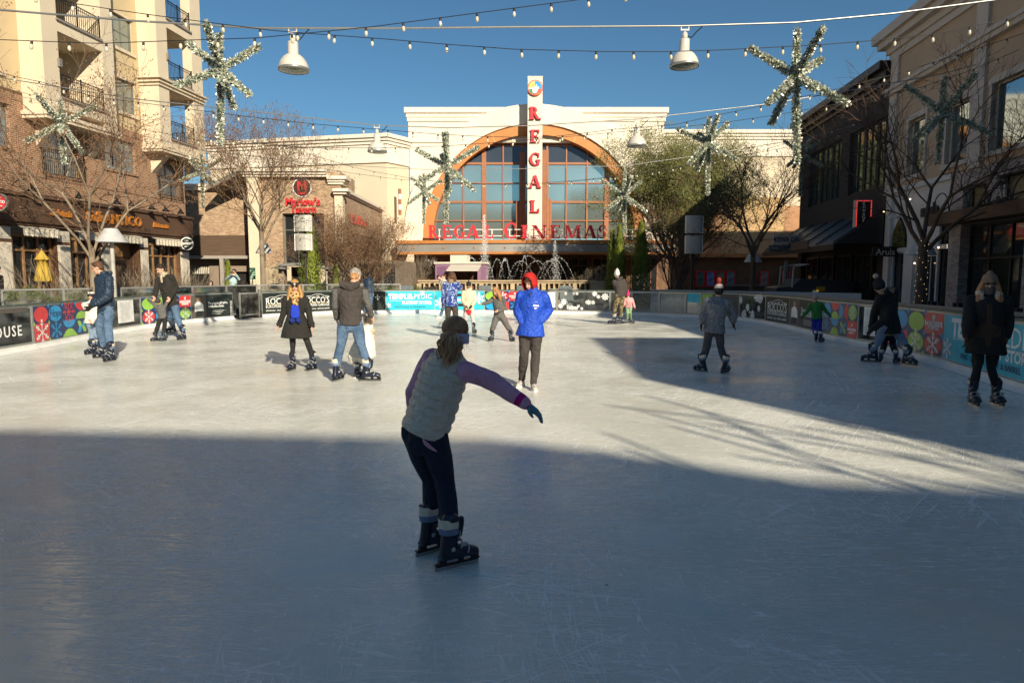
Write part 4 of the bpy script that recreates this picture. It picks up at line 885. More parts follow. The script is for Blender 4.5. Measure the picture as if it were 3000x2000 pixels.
for a in (-9.8, -7.6, -5.4, -3.2): window(kon, a, a + 1.8, .3, 2.6, .15, 2, 1, BLKT, GLASSD, .07, .08, 'shop_window')
b = MB(); b.bx(-5.6, -3.1, -1.98, -1.93, 2.86, 3.25); b.build('sign_board', mat('weathered_board', (.14, .09, .06), .8, 0, .3, 3), kon)
# vertical neon sign
t = thing('neon_sign', 'tall narrow sign edged in red neon on the charcoal wall', 'sign', tuple(kon.location + Matrix.Rotation(TR, 3, 'Z') @ Vector((-.85, -.55, 3.35))), 0)
b = MB(); b.bx(-.34, .34, -.1, .1, 0, 1.42); b.build('sign_box', LTR, t); b = MB(); b.bx(-.27, .27, -.115, -.1, .06, 1.36); b.build('sign_face', BLKT, t)
b = MB(); r_ = .009
for p in (((-.3, 0), (-.3, 1.4)), ((.3, 0), (.3, 1.4)), ((-.3, .03), (.3, .03)), ((-.3, 1.38), (.3, 1.38))): b.tube([(p[0][0], -.13, p[0][1]), (p[1][0], -.13, p[1][1])], r_, 6)
b.build('neon_tube', NEON, t); b = MB()
for i, c_ in enumerate('KONAGRILL'): text_into(b, c_, 0, 1.27 - .142 * i, -.12, .19 if c_ in 'KG' and i in (0, 4) else .14, depth=.01, bold=.006)
b.build('sign_lettering', mat('sign_white', (.7, .66, .62), .5), t)
# hanging board sign at the far end
S_ = at(2312, 716, 36); t = thing('restaurant_sign', 'grey sign with cut-out lettering above a strip at the far corner of the charcoal restaurant', 'sign', tuple(S_), 0)
b = MB(); b.bx(-.85, .75, -.05, .05, 0, .5); b.build('sign_panel', LTR, t); b = MB(); text_into(b, 'KONA GRILL', -.05, .24, -.052, .34, depth=.02, sx=.8); b.build('sign_lettering', BLKT, t)
b = MB(); b.bx(-1.05, .7, -.06, .06, -.36, -.04); b.build('sign_strip', mat('slate', (.12, .12, .14), .6), t); b = MB(); text_into(b, 'steaks - sushi - cocktails', -.2, -.2, -.062, .15, depth=.01); b.build('sign_lettering', LTR, t)
shp = thing('shop_building', 'tan two storey shop building with pale pilasters and a stepped cornice on the right', 'building', (15.1, 28, 0), TR)
hs = [(1.74, 3.0, 5.35, 7.4), (4.45, 5.8, 5.35, 7.3), (6.95, 10.6, 5.35, 7.35), (12.6, 16, 5.35, 7.35)]
b = MB(); wall_holes(b, 0, 20.5, 5.0, 10.2, hs, 0, .22); b.quad((20.5, 0, 0), (20.5, 18, 0), (20.5, 18, 8.4), (20.5, 0, 8.4)); b.quad((0, 0, 9.6), (0, 0, 10.2), (0, 12, 10.2), (0, 12, 9.6)); b.bx(0, 14, 6, 6.5, 10.2, 11.0); b.quad((0, 0, 10.2), (14, 0, 10.2), (14, 18, 10.2), (0, 18, 10.2)); b.build('stucco_wall', TAN, shp)
b = MB()
for z0, z1, e in ((10.1, 10.35, .1), (10.35, 10.6, .2), (10.6, 10.85, .45), (10.85, 11.2, .62)): b.bx(-e, 14.2, -e, 1, z0, z1)
b.bx(-.15, 14.2, -.28, 0, 8.85, 8.98); b.bx(-.12, 14.2, -.2, 0, 8.7, 8.85)
b.build('cornice', LTR, shp)
b = MB()
for x in (.08, 5.95, 11.2): b.cut(); b.bx(x, x + .62, -.1, 0, 5.0, 10.1)
b.build('pilaster', LTR, shp)
b = MB()
for h in hs: b.cut(); b.bx(h[0] - .12, h[0], -.07, 0, h[2], h[3]); b.bx(h[1], h[1] + .12, -.07, 0, h[2], h[3]); b.bx(h[0] - .16, h[1] + .16, -.09, 0, h[3], h[3] + .2); b.bx(h[0] - .16, h[1] + .16, -.12, 0, h[2] - .14, h[2])
b.build('window_surround', LTR, shp)
for h in hs: window(shp, *h, .1, 1 if h[1] - h[0] < 2 else 2, 1, TRIMW, GLASSM, .05, .06, blind=(BLIND, 1))
b = MB(); hw = [(.85, 1.9, .35, 2.5), (.85, 1.9, 2.75, 3.15), (3.0, 4.15, 0, 2.4), (4.25, 4.9, .35, 3.6)]
wall_holes(b, 0, 4.96, 0, 5.0, hw, .02, .2); b.build('white_shopfront', WPNT, shp)
b = MB(); b.bx(.6, .78, -.12, .02, 0, 5.0); b.bx(2.1, 2.8, -.14, .02, 0, 2.6); b.bx(-.05, 5.0, -.1, .02, 4.85, 5.03); b.bx(.1, 4.9, -.05, .02, 2.56, 2.7); b.build('shopfront_trim', WPNT, shp)
window(shp, .85, 1.9, .35, 2.5, .1, 1, 1, BLKT, GLASSD, .04, .05); window(shp, 3.0, 4.15, 0.02, 2.4, .12, 2, 1, WPNT, GLASSD, .06, .05, 'door'); window(shp, 4.25, 4.9, .35, 3.6, .1, 1, 1, BLKT, GLASSD, .04, .05)
G_ = [(.85, 2.75), (1.9, 2.75), (1.9, 3.1), (1.78, 3.45), (1.375, 3.85), (.97, 3.45), (.85, 3.1)]
b = MB(); b.prism([(1.375 + (x - 1.375) * 1.08, 3.2 + (z - 3.2) * 1.06) for x, z in G_], -.03, .03); b.build('arched_window', BLKT, shp)
b = MB(); b.prism(G_, -.05, -.02); b.build('arched_glass', mat('stained_glass', (.25, .2, .06), .12, .3, .9, 9, col2=(.03, .05, .03)), shp)
# tan shop lettering above the door
b = MB(); text_into(b, 'arula', 3.6, 3.95, -.0, .62, depth=.05, bold=.02); b.build('sign_lettering', BLKT, shp)
t = thing('shop_sign', 'small black hanging sign reading Arula on the white shopfront', 'sign', tuple(shp.location + Matrix.Rotation(TR, 3, 'Z') @ Vector((1.35, -.5, 2.38))), 0)
b = MB(); b.bx(-.5, .5, -.03, .03, 0, .36); b.build('sign_board', BLKT, t); b = MB(); text_into(b, 'Arula', 0, .17, -.032, .34, depth=.01); b.build('sign_lettering', LTR, t); b = MB(); b.tube([(-.5, 0, .38), (.9, .1, .38)], .015, 5); b.build('bracket', BLKT, t)
bh = [(5.62, 8.85, .35, 3.3), (5.62, 6.9, 3.75, 4.5), (7.4, 9.9, 3.75, 4.6), (9.5, 12.8, .35, 3.3), (13.4, 17, .35, 3.3), (10.6, 13, 3.75, 4.6)]
b = MB(); wall_holes(b, 4.96, 20.5, 0, 5.0, bh, 0, .4); b.build('brick_shopfront', WBR, shp)
b = MB(); b.bx(4.9, 20.5, -.75, 0, 3.3, 3.68); b.build('rusty_beam', mat('rusty_steel', (.16, .085, .045), .7, .2, .35, 1.6, .2, col2=(.06, .035, .025)), shp)
for a, n in ((bh[0], 3), (bh[3], 3), (bh[4], 3)): window(shp, *a, .3, n, 2, BLKT, GLASSD, .08, .08, 'shop_window', bars=[2.2])
for a in (bh[1], bh[2], bh[5]): window(shp, *a, .3, 2, 1, BLKT, mat('woven_blind', (.28, .23, .13), .5, .1, .4, 14, stretch=(1, 1, 3)), .05, .05)
b = MB()
for i in range(12):
    cx = 5.5 + 1.05 * i; P = [(cx + .5 * math.cos(math.pi * k / 12), -.6, 3.7 + .62 * math.sin(math.pi * k / 12)) for k in range(13)]; b.tube(P, .02, 5)
b.build('iron_arches', BLKT, shp)
b = MB(); text_into(b, 'AL', 8.7, 3.95, -.55, .55, depth=.05, bold=.01); b.build('sign_lettering', LTR, shp)
b = MB(); b.bx(6.9, 8.6, 1.2, 1.25, 1.7, 2.15); b.build('interior_light', mat('warm_interior', (.5, .1, .04), .5, 0, .1, 1, emit=((1, .22, .06), .25)), shp)
b = MB(); b.bx(5.0, 18, 3.0, 3.1, 0, 3.3); b.build('back_wall', mat('interior_wall', (.10, .05, .035), .8), shp)
# wall lamps on the white front (lit)
for x, z in ((.35, 4.2), (2.5, 4.45), (4.7, 2.6), (3.1, 2.1)):
    b = MB(); b.ball((x, -.2, z), .032, 8); b.build('wall_lamp', mat('lit_bulb', (1, .8, .5), .4, emit=((1, .62, .28), 3)), shp)
# blocks out of frame whose shadows fall on the ice
sb = thing('neighbour_building', 'tan shop building beside the near end of the ice, outside the frame', 'building', (13.2, -4, 0))
b = MB(); b.bx(0, 14, -7.2, 0, 0, 11.6); b.bx(1.2, 14, 0, 11.0, 0, 9.6); b.build('wall', TAN, sb)
nb = thing('neighbour_building', 'long brick building behind the camera with a stepped roof line, outside the frame', 'building', (-30, -19.6, 0), R(-4.6))
b = MB(); b.prism([(0, 0), (54, 0), (54, 15.0), (48.4, 15.0), (46.9, 15.05), (45.8, 15.5), (44.9, 15.7), (0, 15.75)], -12, 0); b.build('wall', BRT, nb)

sb2 = thing('neighbour_building', 'tall tan building behind the right-hand shops, hidden from the camera', 'building', (27.5, 36, 0))
b = MB(); b.bx(0, 34, 0, 10, 0, 16.2); b.build('wall', TAN, sb2)
# ================================================================ trees, shrubs, hedges
BARK = mat('grey_bark', (.24, .19, .135), .9, 0, .3, 5, .5, 30, stretch=(1, 1, .3))
BARKD = mat('dark_bark', (.10, .07, .05), .9, 0, .3, 5, .5, 30)
TWIG = mat('twig_brown', (.20, .12, .07), .9, 0, .25, 2)
TWIGD = mat('twig_dark', (.075, .045, .03), .9, 0, .25, 2)
SEED = mat('dry_seed_heads', (.17, .095, .05), .9, 0, .4, 9)
OLIVE = mat('olive_leaves', (.09, .105, .028), .7, 0, .4, 1.5, col2=(.20, .20, .06))
CONI = mat('conifer_green', (.26, .29, .04), .8, 0, .3, 2, col2=(.12, .17, .025))
HEDG = mat('hedge_leaves', (.13, .15, .03), .8, 0, .3, 3, col2=(.06, .08, .015))
class Tree:
    def __init__(s, seed): s.r = random.Random(seed); s.v = []; s.f = []; s.n = 0
    def seg(s, a, b, ra, rb, k):
        d = (b - a); L = d.length
        if L < 1e-5: return
        d = d / L; x = d.cross(Vector((.31, .17, .93))).normalized(); y = d.cross(x); o = len(s.v)
        for p, r_ in ((a, ra), (b, rb)):
            for j in range(k):
                t = 2 * math.pi * j / k; s.v.append(tuple(p + x * (math.cos(t) * r_) + y * (math.sin(t) * r_)))
        for j in range(k): s.f.append((o + j, o + (j + 1) % k, o + k + (j + 1) % k, o + k + j))
    def flush(s, name, m, parent):
        me = bpy.data.meshes.new(name); me.from_pydata(s.v, [], s.f); me.materials.append(m)
        me.polygons.foreach_set('use_smooth', [True] * len(me.polygons)); me.update(); s.v = []; s.f = []
        return link(name, me, parent)
def grow(limb, twig, tips, rng, p, d, L, r, depth, maxd, spread, up, rmin=.004, split=(2, 3), lenf=.74):
    # limb / twig: tube collectors for thick and thin wood
    n = 3 if depth < maxd else 2; q = p.copy(); dd = d.copy(); k = 7 if depth == 0 else (5 if depth < 3 else 3); T = limb if depth < 3 else twig
    pts = [(q.copy(), r)]
    for i in range(n):
        dd = (dd + Vector((rng.uniform(-1, 1), rng.uniform(-1, 1), rng.uniform(-.6, 1) * up)) * .13).normalized()
        q2 = q + dd * (L / n); r2 = max(rmin, r * (1 - .28 * (i + 1) / n)); T.seg(q, q2, pts[-1][1], r2, k); q = q2; pts.append((q.copy(), r2))
        if depth >= 1 and rng.random() < .75 and depth < maxd:       # side shoots
            a = rng.uniform(0, 2 * math.pi); o = dd.orthogonal(); o.rotate(__import__('mathutils').Quaternion(dd, a))
            sd_ = (dd * .75 + o * spread * 1.1 + Vector((0, 0, up * .4))).normalized()
            grow(limb, twig, tips, rng, q, sd_, L * rng.uniform(.45, .65), max(rmin, r2 * .5), min(maxd, depth + 2), maxd, spread, up, rmin, split, lenf)
    if depth >= maxd: tips.append((q, dd)); return
    m = rng.choice(split); a0 = rng.uniform(0, 2 * math.pi)
    for j in range(m):
        o = dd.orthogonal().normalized(); o.rotate(__import__('mathutils').Quaternion(dd, a0 + 2 * math.pi * j / m + rng.uniform(-.4, .4)))
        nd = (dd + o * spread * rng.uniform(.6, 1.2) + Vector((0, 0, up * .25))).normalized()
        grow(limb, twig, tips, rng, q, nd, L * lenf * rng.uniform(.8, 1.15), max(rmin, pts[-1][1] * (.8 if m == 2 else .7)), depth + 1, maxd, spread, up, rmin, split, lenf)
def leafquads(pts, size, rng, flat=.0):
    v = []; f = []
    for p in pts:
        a = Vector((rng.gauss(0, 1), rng.gauss(0, 1), rng.gauss(0, 1))).normalized(); b_ = a.orthogonal().normalized(); s = size * rng.uniform(.6, 1.4); o = len(v)
        v += [tuple(p - a * s), tuple(p + b_ * s * .4), tuple(p + a * s), tuple(p - b_ * s * .4)]; f.append((o, o + 1, o + 2, o + 3))
    return v, f
def meshvf(name, v, f, m, parent):
    me = bpy.data.meshes.new(name); me.from_pydata(v, [], f); me.materials.append(m); me.update(); return link(name, me, parent)
def bare_tree(loc, H, trunk_h, r, seed, label, bark, twigm, spread=.55, maxd=6, up=.5, seeds=0, nl=4, lean=(0, 0), first=.32, lenf=.74, rmin=.004, group='bare winter trees', split=(2, 3)):
    t = thing('bare_tree', label, 'tree', loc, 0, group); rng = random.Random(seed); A, B, tips = Tree(seed), Tree(seed + 1), []
    A.seg(Vector((0, 0, -.1)), Vector((lean[0] * .3, lean[1] * .3, trunk_h * .5)), r * 1.25, r, 10); top = Vector((lean[0], lean[1], trunk_h)); A.seg(Vector((lean[0] * .3, lean[1] * .3, trunk_h * .5)), top, r, r * .9, 10)
    a0 = rng.uniform(0, 6)
    for j in range(nl):
        a = a0 + 2 * math.pi * j / nl; sp = spread * rng.uniform(.7, 1.3)
        grow(A, B, tips, rng, top - Vector((0, 0, rng.uniform(0, .25) * trunk_h * (j > 0))), Vector((math.cos(a) * sp, math.sin(a) * sp, 1)).normalized(), (H - trunk_h) * first, r * .52, 1, maxd, spread, up, rmin, split, lenf)
    A.flush('trunk', bark, t); B.flush('crown', twigm, t)
    if seeds:
        pts = []
        for p, d in tips:
            if rng.random() < .8:
                for _ in range(seeds): pts.append(p + Vector((rng.gauss(0, .05), rng.gauss(0, .05), rng.gauss(.0, .07))))
        v, f = leafquads(pts, .035, rng); meshvf('seed_heads', v, f, SEED, t)
    return t, len(tips)
def pbase(u, v, Y): p = at(u, v, Y); return (p.x, Y, 0)
bare_tree(pbase(272, 800, 21.5), 8.3, 2.5, .10, 11, 'leafless tree with pale bark in front of the cafe', BARK, TWIG, .58, 6, .4, 3, 5, first=.36)
bare_tree(pbase(770, 800, 30), 8.3, 3.6, .11, 5, 'leafless tree in front of the brick tavern', BARK, TWIG, .58, 6, .45, 4, 6, first=.36)
bare_tree(pbase(2205, 800, 31), 8.2, 3.0, .115, 7, 'dark leafless tree beyond the right-hand boards near the poster cases', BARKD, TWIGD, .6, 6, .45, 0, 6, first=.36)
bare_tree(pbase(2700, 800, 20), 7.6, 2.7, .13, 21, 'leafless tree wound with tiny lights before the white shopfront', BARKD, TWIGD, .62, 6, .4, 0, 5, first=.37)
bare_tree((11.6, -8.5, 0), 9.0, 3.0, .18, 31, 'leafless tree behind the camera whose branches shade the ice', BARKD, TWIGD, .6, 4, .4, 0, 5, rmin=.03, first=.4)
bare_tree((-1.5, -60, 0), 8, 3, .15, 3, 'distant leafless tree behind the camera', BARKD, TWIGD, .6, 4, .4, 0, 4)
# lights twined round the near right trunk
t = thing('light_string', 'tiny warm fairy lights wound round the trunk of the near right tree', 'fairy lights', pbase(2700, 800, 20)); b = MB()
for i in range(48): a = i * 1.9; b.ball((.16 * math.cos(a), .16 * math.sin(a), .5 + 2.3 * i / 48), .0055, 5, k=3)
b.build('bulb', mat('fairy_light', (1, .8, .4), .4, emit=((1, .68, .25), 2.5)), t)
def multi_stem(loc, H, seed, label, m1, m2, n=9, spread=.5, maxd=5, seeds=0, rad=.05, group='leafless shrubs', lenf=.74, first=.34):
    t = thing('bare_shrub', label, 'shrub', loc, 0, group); rng = random.Random(seed); A, B, tips = Tree(1), Tree(2), []
    for j in range(n):
        a = 2 * math.pi * j / n + rng.uniform(-.3, .3); sp = spread * rng.uniform(.3, 1.3)
        grow(A, B, tips, rng, Vector((rng.uniform(-.25, .25), rng.uniform(-.25, .25), -.05)), Vector((math.cos(a) * sp, math.sin(a) * sp, 1)).normalized(), H * first, rad, 1, maxd, .42, .5, .004, (2, 3), lenf)
    A.flush('stems', m1, t); B.flush('twigs', m2, t)
    if seeds:
        pts = [p + Vector((rng.gauss(0, .1), rng.gauss(0, .1), rng.gauss(0, .1))) for p, d in tips for _ in range(seeds)]; v, f = leafquads(pts, .05, rng); meshvf('seed_heads', v, f, SEED, t)
    return t
multi_stem(pbase(1065, 800, 41), 5.4, 14, 'wide many-stemmed leafless tree between the tavern and the cinema', BARK, TWIG, 12, .85, 6, 2, .06, first=.34)
multi_stem(pbase(1235, 800, 44), 3.0, 18, 'small leafless shrub left of the food kiosk', BARK, BARK, 8, .9, 5, 0, .03)
multi_stem(pbase(1765, 800, 42), 2.4, 19, 'grey leafless shrub left of the tall conifers', BARK, BARK, 10, 1.0, 5, 0, .025)
multi_stem(pbase(1975, 800, 41), 5.8, 20, 'dark leafless shrub right of the tall conifers', BARKD, TWIG, 9, .5, 5, 0, .04)
# large loose evergreen
def evergreen(loc, H, label, seed=3):
    t = thing('evergreen_tree', label, 'tree', loc); rng = random.Random(seed); A, B, tips = Tree(1), Tree(2), []
    A.seg(Vector((0, 0, -.1)), Vector((.1, 0, 2.2)), .24, .2, 9)
    for j in range(12):
        a = 2 * math.pi * j / 12 + rng.uniform(-.3, .3); sp = rng.uniform(.1, .85)
        grow(A, B, tips, rng, Vector((.1, 0, rng.uniform(.7, 2.2))), Vector((math.cos(a) * sp, math.sin(a) * sp, 1)).normalized(), H * .275, .1, 1, 6, .52, .55, .006, (2, 3), .78)
    A.flush('trunk', BARKD, t); B.flush('branches', TWIG, t)
    pts = []
    for p, d in tips:
        if p.z < 1.0 or rng.random() < (.55 if p.x > 1.2 and p.z < 6 else .12): continue
        for _ in range(26): pts.append(p + Vector((rng.gauss(0, .26), rng.gauss(0, .2), rng.gauss(0, .17))))
    v, f = leafquads(pts, .065, rng); meshvf('crown', v, f, OLIVE, t); return len(pts)
NL = evergreen(pbase(1985, 800, 47), 9.6, 'large loose evergreen tree with olive leaves in front of the cinema on the right')
# columnar conifers: fronds laid over a tapering core
def conifer(loc, H, W, seed, label, m=None):
    t = thing('conifer', label, 'conifer', loc, 0, 'narrow conifers'); rng = random.Random(seed); b = MB(); b.tube([(0, 0, -.05), (0, 0, H * .9)], [.05, .01], 6); b.build('trunk', BARKD, t)
    v = []; f = []; n = int(2600 * min(1.5, H / 4))
    for i in range(n):
        h = rng.random() ** .8; z = H * (.03 + .97 * h); R0 = W / 2 * (1 - h) ** .62 * min(1, .45 + h * 5) * (1 + .22 * math.sin(9 * h + seed) * math.sin(3 * h * 7 + i % 7)); a = rng.uniform(0, 2 * math.pi); rr = R0 * math.sqrt(rng.uniform(.35, 1.1))
        p = Vector((rr * math.cos(a), rr * math.sin(a), z)); u_ = Vector((math.cos(a) * .45, math.sin(a) * .45, 1)).normalized(); u_ = (u_ + Vector((rng.gauss(0, .25), rng.gauss(0, .25), 0))).normalized(); s_ = u_.cross(Vector((math.cos(a), math.sin(a), 0))).normalized(); L = rng.uniform(.07, .16); o = len(v)
        v += [tuple(p - s_ * L * .3), tuple(p + s_ * L * .3), tuple(p + u_ * L + s_ * L * .12), tuple(p + u_ * L * 1.3)]; f.append((o, o + 1, o + 2, o + 3))
    meshvf('crown', v, f, m or CONI, t)
def conif(u, vt, vb, Y, W, seed, label):
    H = at(u, vt, Y).z; conifer(pbase(u, vb, Y), H, W, seed, label)
conif(1791, 678, 860, 40, .85, 1, 'narrow conifer, leftmost of the pair left of the evergreen tree'); conif(1813, 665, 860, 39.5, 1.05, 2, 'taller narrow conifer of the pair behind the man in camouflage'); conif(1876, 652, 830, 41, 1.5, 3, 'broad bright conifer standing before the large evergreen tree')
conif(912, 640, 870, 38, 1.6, 4, 'bushy conifer beside the tavern entrance behind the speaker pole'); conif(985, 783, 860, 40, .5, 5, 'small cone-shaped conifer right of the tavern entrance'); conif(670, 770, 850, 33, .35, 6, 'tiny conifer behind the woman in the mint jacket')
# hedges and planting: leafy masses
def hedge(label, path, h, w, seed, n, stalks=0, m=None, lift=0.):
    t = thing('hedge', label, 'hedge', (path[0][0], path[0][1], 0), 0); o0 = Vector((path[0][0], path[0][1], 0)); rng = random.Random(seed); pts = []
    P = [Vector((x, y, 0)) - o0 for x, y in path]; seg = [(P[i], P[i + 1]) for i in range(len(P) - 1)]; tot = sum((b_ - a).length for a, b_ in seg)
    def samp():
        s = rng.random() * tot
        for a, b_ in seg:
            L = (b_ - a).length
            if s <= L: return a + (b_ - a) * (s / L), Vector((-(b_ - a).y, (b_ - a).x, 0)).normalized()
            s -= L
        return P[-1], Vector((0, 1, 0))
    for i in range(n):
        c, nn = samp(); hh = h * (.75 + .3 * mnoise.noise((c + o0) * .9) + .12 * mnoise.noise((c + o0) * 3.1)); a = rng.uniform(0, math.pi); rr = rng.uniform(.8, 1.0)
        pts.append(c + nn * (math.cos(a) * w / 2 * rr) + Vector((0, 0, hh * (.15 + .85 * math.sin(a)) * rr)))
    v, f = leafquads(pts, .045, rng); meshvf('foliage', v, f, m or HEDG, t)
    core = MB()
    for a, b_ in seg:
        d = (b_ - a).normalized(); q = Vector((-d.y, d.x, 0)) * w * .36; core.add([tuple(a - q), tuple(b_ - q), tuple(b_ + q), tuple(a + q)] + [tuple(x + Vector((0, 0, h * .55))) for x in (a - q, b_ - q, b_ + q, a + q)], [(0, 1, 5, 4), (1, 2, 6, 5), (2, 3, 7, 6), (3, 0, 4, 7), (4, 5, 6, 7)])
    core.build('inner_twigs', TWIGD, t)
    if stalks:
        T = Tree(1)
        for i in range(stalks):
            c, nn = samp(); p = c + nn * rng.uniform(-w * .4, w * .4); d = Vector((rng.gauss(0, .35), rng.gauss(0, .35), 1)).normalized(); q = p + d * h * rng.uniform(.8, 1.7); T.seg(p, q, .008, .005, 3)
            for _ in range(3): e = p + (q - p) * rng.uniform(.4, .9); T.seg(e, e + (d + Vector((rng.gauss(0, .7), rng.gauss(0, .7), .2))).normalized() * .3, .005, .003, 3)
        T.flush('dry_stalks', BARK, t)
def gx(u, Y): return (at(u, 800, Y).x, Y)
hedge('clipped green hedge with dry stalks behind the left fence', [gx(-260, 17.5), gx(0, 20.2), gx(200, 22.5), gx(340, 24.5)], 1.42, 1.1, 1, 24000, 150)
hedge('patch of dry grass and low shrubs between the two men on the left', [gx(340, 24), gx(560, 27)], 1.3, 1.0, 2, 8000, 340)
hedge('low hedge behind the woman in the mint jacket', [gx(640, 29), gx(780, 31), gx(1000, 33)], 1.0, 1.0, 3, 8000, 60)
hedge('tangled brown shrubs behind the far fence left of the fountain', [gx(960, 36), gx(1130, 37), gx(1230, 39)], 1.3, 1.3, 4, 8000, 90)
hedge('rounded shrub mound left of the man in the black coat', [gx(372, 29), gx(400, 29)], 1.35, 1.2, 5, 2500, 10)
hedge('low dark shrubs at the foot of the conifers', [gx(1770, 36), gx(1990, 36)], .95, 1.4, 6, 8000, 80)
hedge('dark planting bed below the poster cases', [gx(1960, 44), gx(2100, 45)], .95, 1.5, 7, 4000, 30)
hedge('small green shrub in front of the cinema doors behind the fountain', [gx(1444, 47), gx(1466, 47)], 1.5, 1.1, 8, 1500, 8)
# ================================================================ cables, bulbs, lamps, tinsel stars
CABLE = mat('steel_cable', (.40, .40, .38), .4, .7, .1, 3); WIRE = mat('black_wire', (.015, .015, .015), .5)
BULBG = mat('bulb_glass', (.62, .56, .42), .12, 0, .05, 3, spec=.8)
LAMPW = mat('lamp_enamel', (.58, .55, .49), .35, 0, .06, 3); LENS = mat('lamp_lens', (.24, .25, .2), .15, .4, .2, 10)
def strand(name, label, cat, pts, r, m, bulbs=0, group=None, sag=.0):
    # pts: (u, v, Y); wire through them
    W_ = [at(*p) for p in pts]; t = thing(name, label, cat, tuple(W_[0]), 0, group); b = MB(); o = W_[0]; L = [p - o for p in W_]
    F = []
    for i in range(len(L) - 1):
        for k in range(6):
            s = k / 6; q = L[i].lerp(L[i + 1], s); q.z -= sag * 4 * s * (1 - s); F.append(q)
    F.append(L[-1]); b.tube(F, r, 5); b.build('wire', m, t, smooth=True)
    if bulbs:
        acc = 0; nxt = bulbs * .4; sp = None
        for i in range(len(F) - 1):
            d = (F[i + 1] - F[i]); l_ = d.length
            while acc + l_ > nxt:
                p = F[i] + d * ((nxt - acc) / l_)
                if BP['src'] is None:
                    s = MB(); s.lathe([(0, 0), (.019, 0), (.021, -.05), (.016, -.055)], n=8); g_ = MB()
                    s.lathe([(.014, -.05), (.024, -.072), (.029, -.10), (.024, -.128), (.01, -.142), (0, -.145)], n=8, mi=1); BP['src'] = s.mesh('bulb', [WIRE, BULBG], True)
                ob = bpy.data.objects.new('bulb', BP['src']); COL.objects.link(ob); ob.parent = t; ob.location = p; ob.rotation_euler = (random.uniform(-.1, .1), random.uniform(-.1, .1), 0)
                nxt += bulbs
            acc += l_
    return t
BP = {'src': None}
G1 = 'support cables across the plaza'; G2 = 'festoon lights across the plaza'
YA, YB, YC = 14.5, 22, 30
strand('support_cable', 'thick steel cable nearest the camera carrying two lamps and two big stars', 'cable', [(-400, 5, YA), (0, 30, YA), (392, 62, YA), (750, 83, YA), (1150, 84, YA), (1500, 80, YA), (2000, 77, YA), (2330, 67, YA), (2620, 40, YA), (2920, 0, YA), (3200, -40, YA)], .022, CABLE, 0, G1)
strand('support_cable', 'steel cable at mid height in front of the cinema carrying two lamps', 'cable', [(-200, 205, YB), (0, 228, YB), (392, 290, YB), (750, 328, YB), (1100, 367, YB), (1310, 375, YB), (1560, 368, YB), (1870, 349, YB), (2250, 305, YB), (2570, 252, YB), (2760, 217, YB), (3000, 150, YB)], .017, CABLE, 0, G1)
strand('support_cable', 'farthest thin cable carrying the small stars', 'cable', [(418, 398, YC), (592, 440, YC), (900, 478, YC), (1243, 497, YC), (1560, 494, YC), (1829, 486, YC), (2075, 452, YC), (2349, 408, YC), (2560, 352, YC)], .013, CABLE, 0, G1)
S = lambda l, pts, Y, sp=.62, sag=0.: strand('string_lights', l, 'string lights', [(u, v, (Y[0] + (Y[1] - Y[0]) * (u - pts[0][0]) / (pts[-1][0] - pts[0][0])) if isinstance(Y, tuple) else Y) for u, v in pts], .0075, WIRE, sp, G2, sag)
S('festoon strand dipping below the near cable past both near lamps', [(60, -25), (223, 12), (348, 31), (462, 47), (577, 62), (687, 76), (798, 90), (906, 99), (1115, 114), (1315, 131), (1508, 145), (1780, 152), (1951, 152), (2113, 147), (2267, 139), (2400, 132), (2550, 120), (2743, 100), (2865, 74), (3000, 45), (3150, 10)], 12.5, .66)
S('festoon strand rising from the left building past the left lamp to the top edge', [(-60, 112), (0, 117), (290, 128), (560, 118), (750, 112), (898, 98), (1085, 80), (1282, 54), (1489, 27), (1710, -2), (1900, -30)], 11.8, .62)
S('festoon strand crossing the pylon just below the cornice', [(-60, 195), (48, 226), (118, 240), (280, 285), (456, 307), (590, 325), (717, 341), (912, 363), (1103, 379), (1289, 394), (1409, 400), (1528, 403), (1609, 402), (1732, 388), (1791, 380), (1974, 366), (2104, 337), (2234, 310), (2430, 266), (2629, 216), (2835, 152), (3000, 98)], 18.5, .66)
S('festoon strand sagging across the orange arch trim', [(590, 402), (720, 415), (851, 430), (950, 433), (1100, 434), (1208, 432), (1320, 427), (1435, 419), (1564, 409), (1695, 398), (1830, 385), (1974, 375), (2131, 358), (2281, 336), (2420, 311), (2562, 284), (2700, 256), (2850, 205), (3000, 140)], (21, 20), .7)
S('festoon strand slanting down from the tavern roof to the arch', [(820, 425), (878, 441), (937, 461), (1026, 488), (1090, 502), (1154, 513), (1219, 526), (1330, 536), (1474, 541), (1598, 539), (1676, 532), (1759, 523), (1900, 505), (2200, 450), (2396, 394), (2560, 340)], 30, .95)
S('festoon strand crossing the cinema windows below the small stars', [(600, 450), (800, 472), (996, 502), (1085, 515), (1173, 526), (1300, 533), (1420, 539), (1560, 537), (1700, 528), (1900, 506), (2383, 418), (2477, 387), (2565, 352)], 31.5, .95)
S('festoon strand low across the left trees', [(0, 250), (60, 270), (300, 330), (420, 380), (530, 400), (590, 412), (800, 424), (1000, 440)], 26, .8)
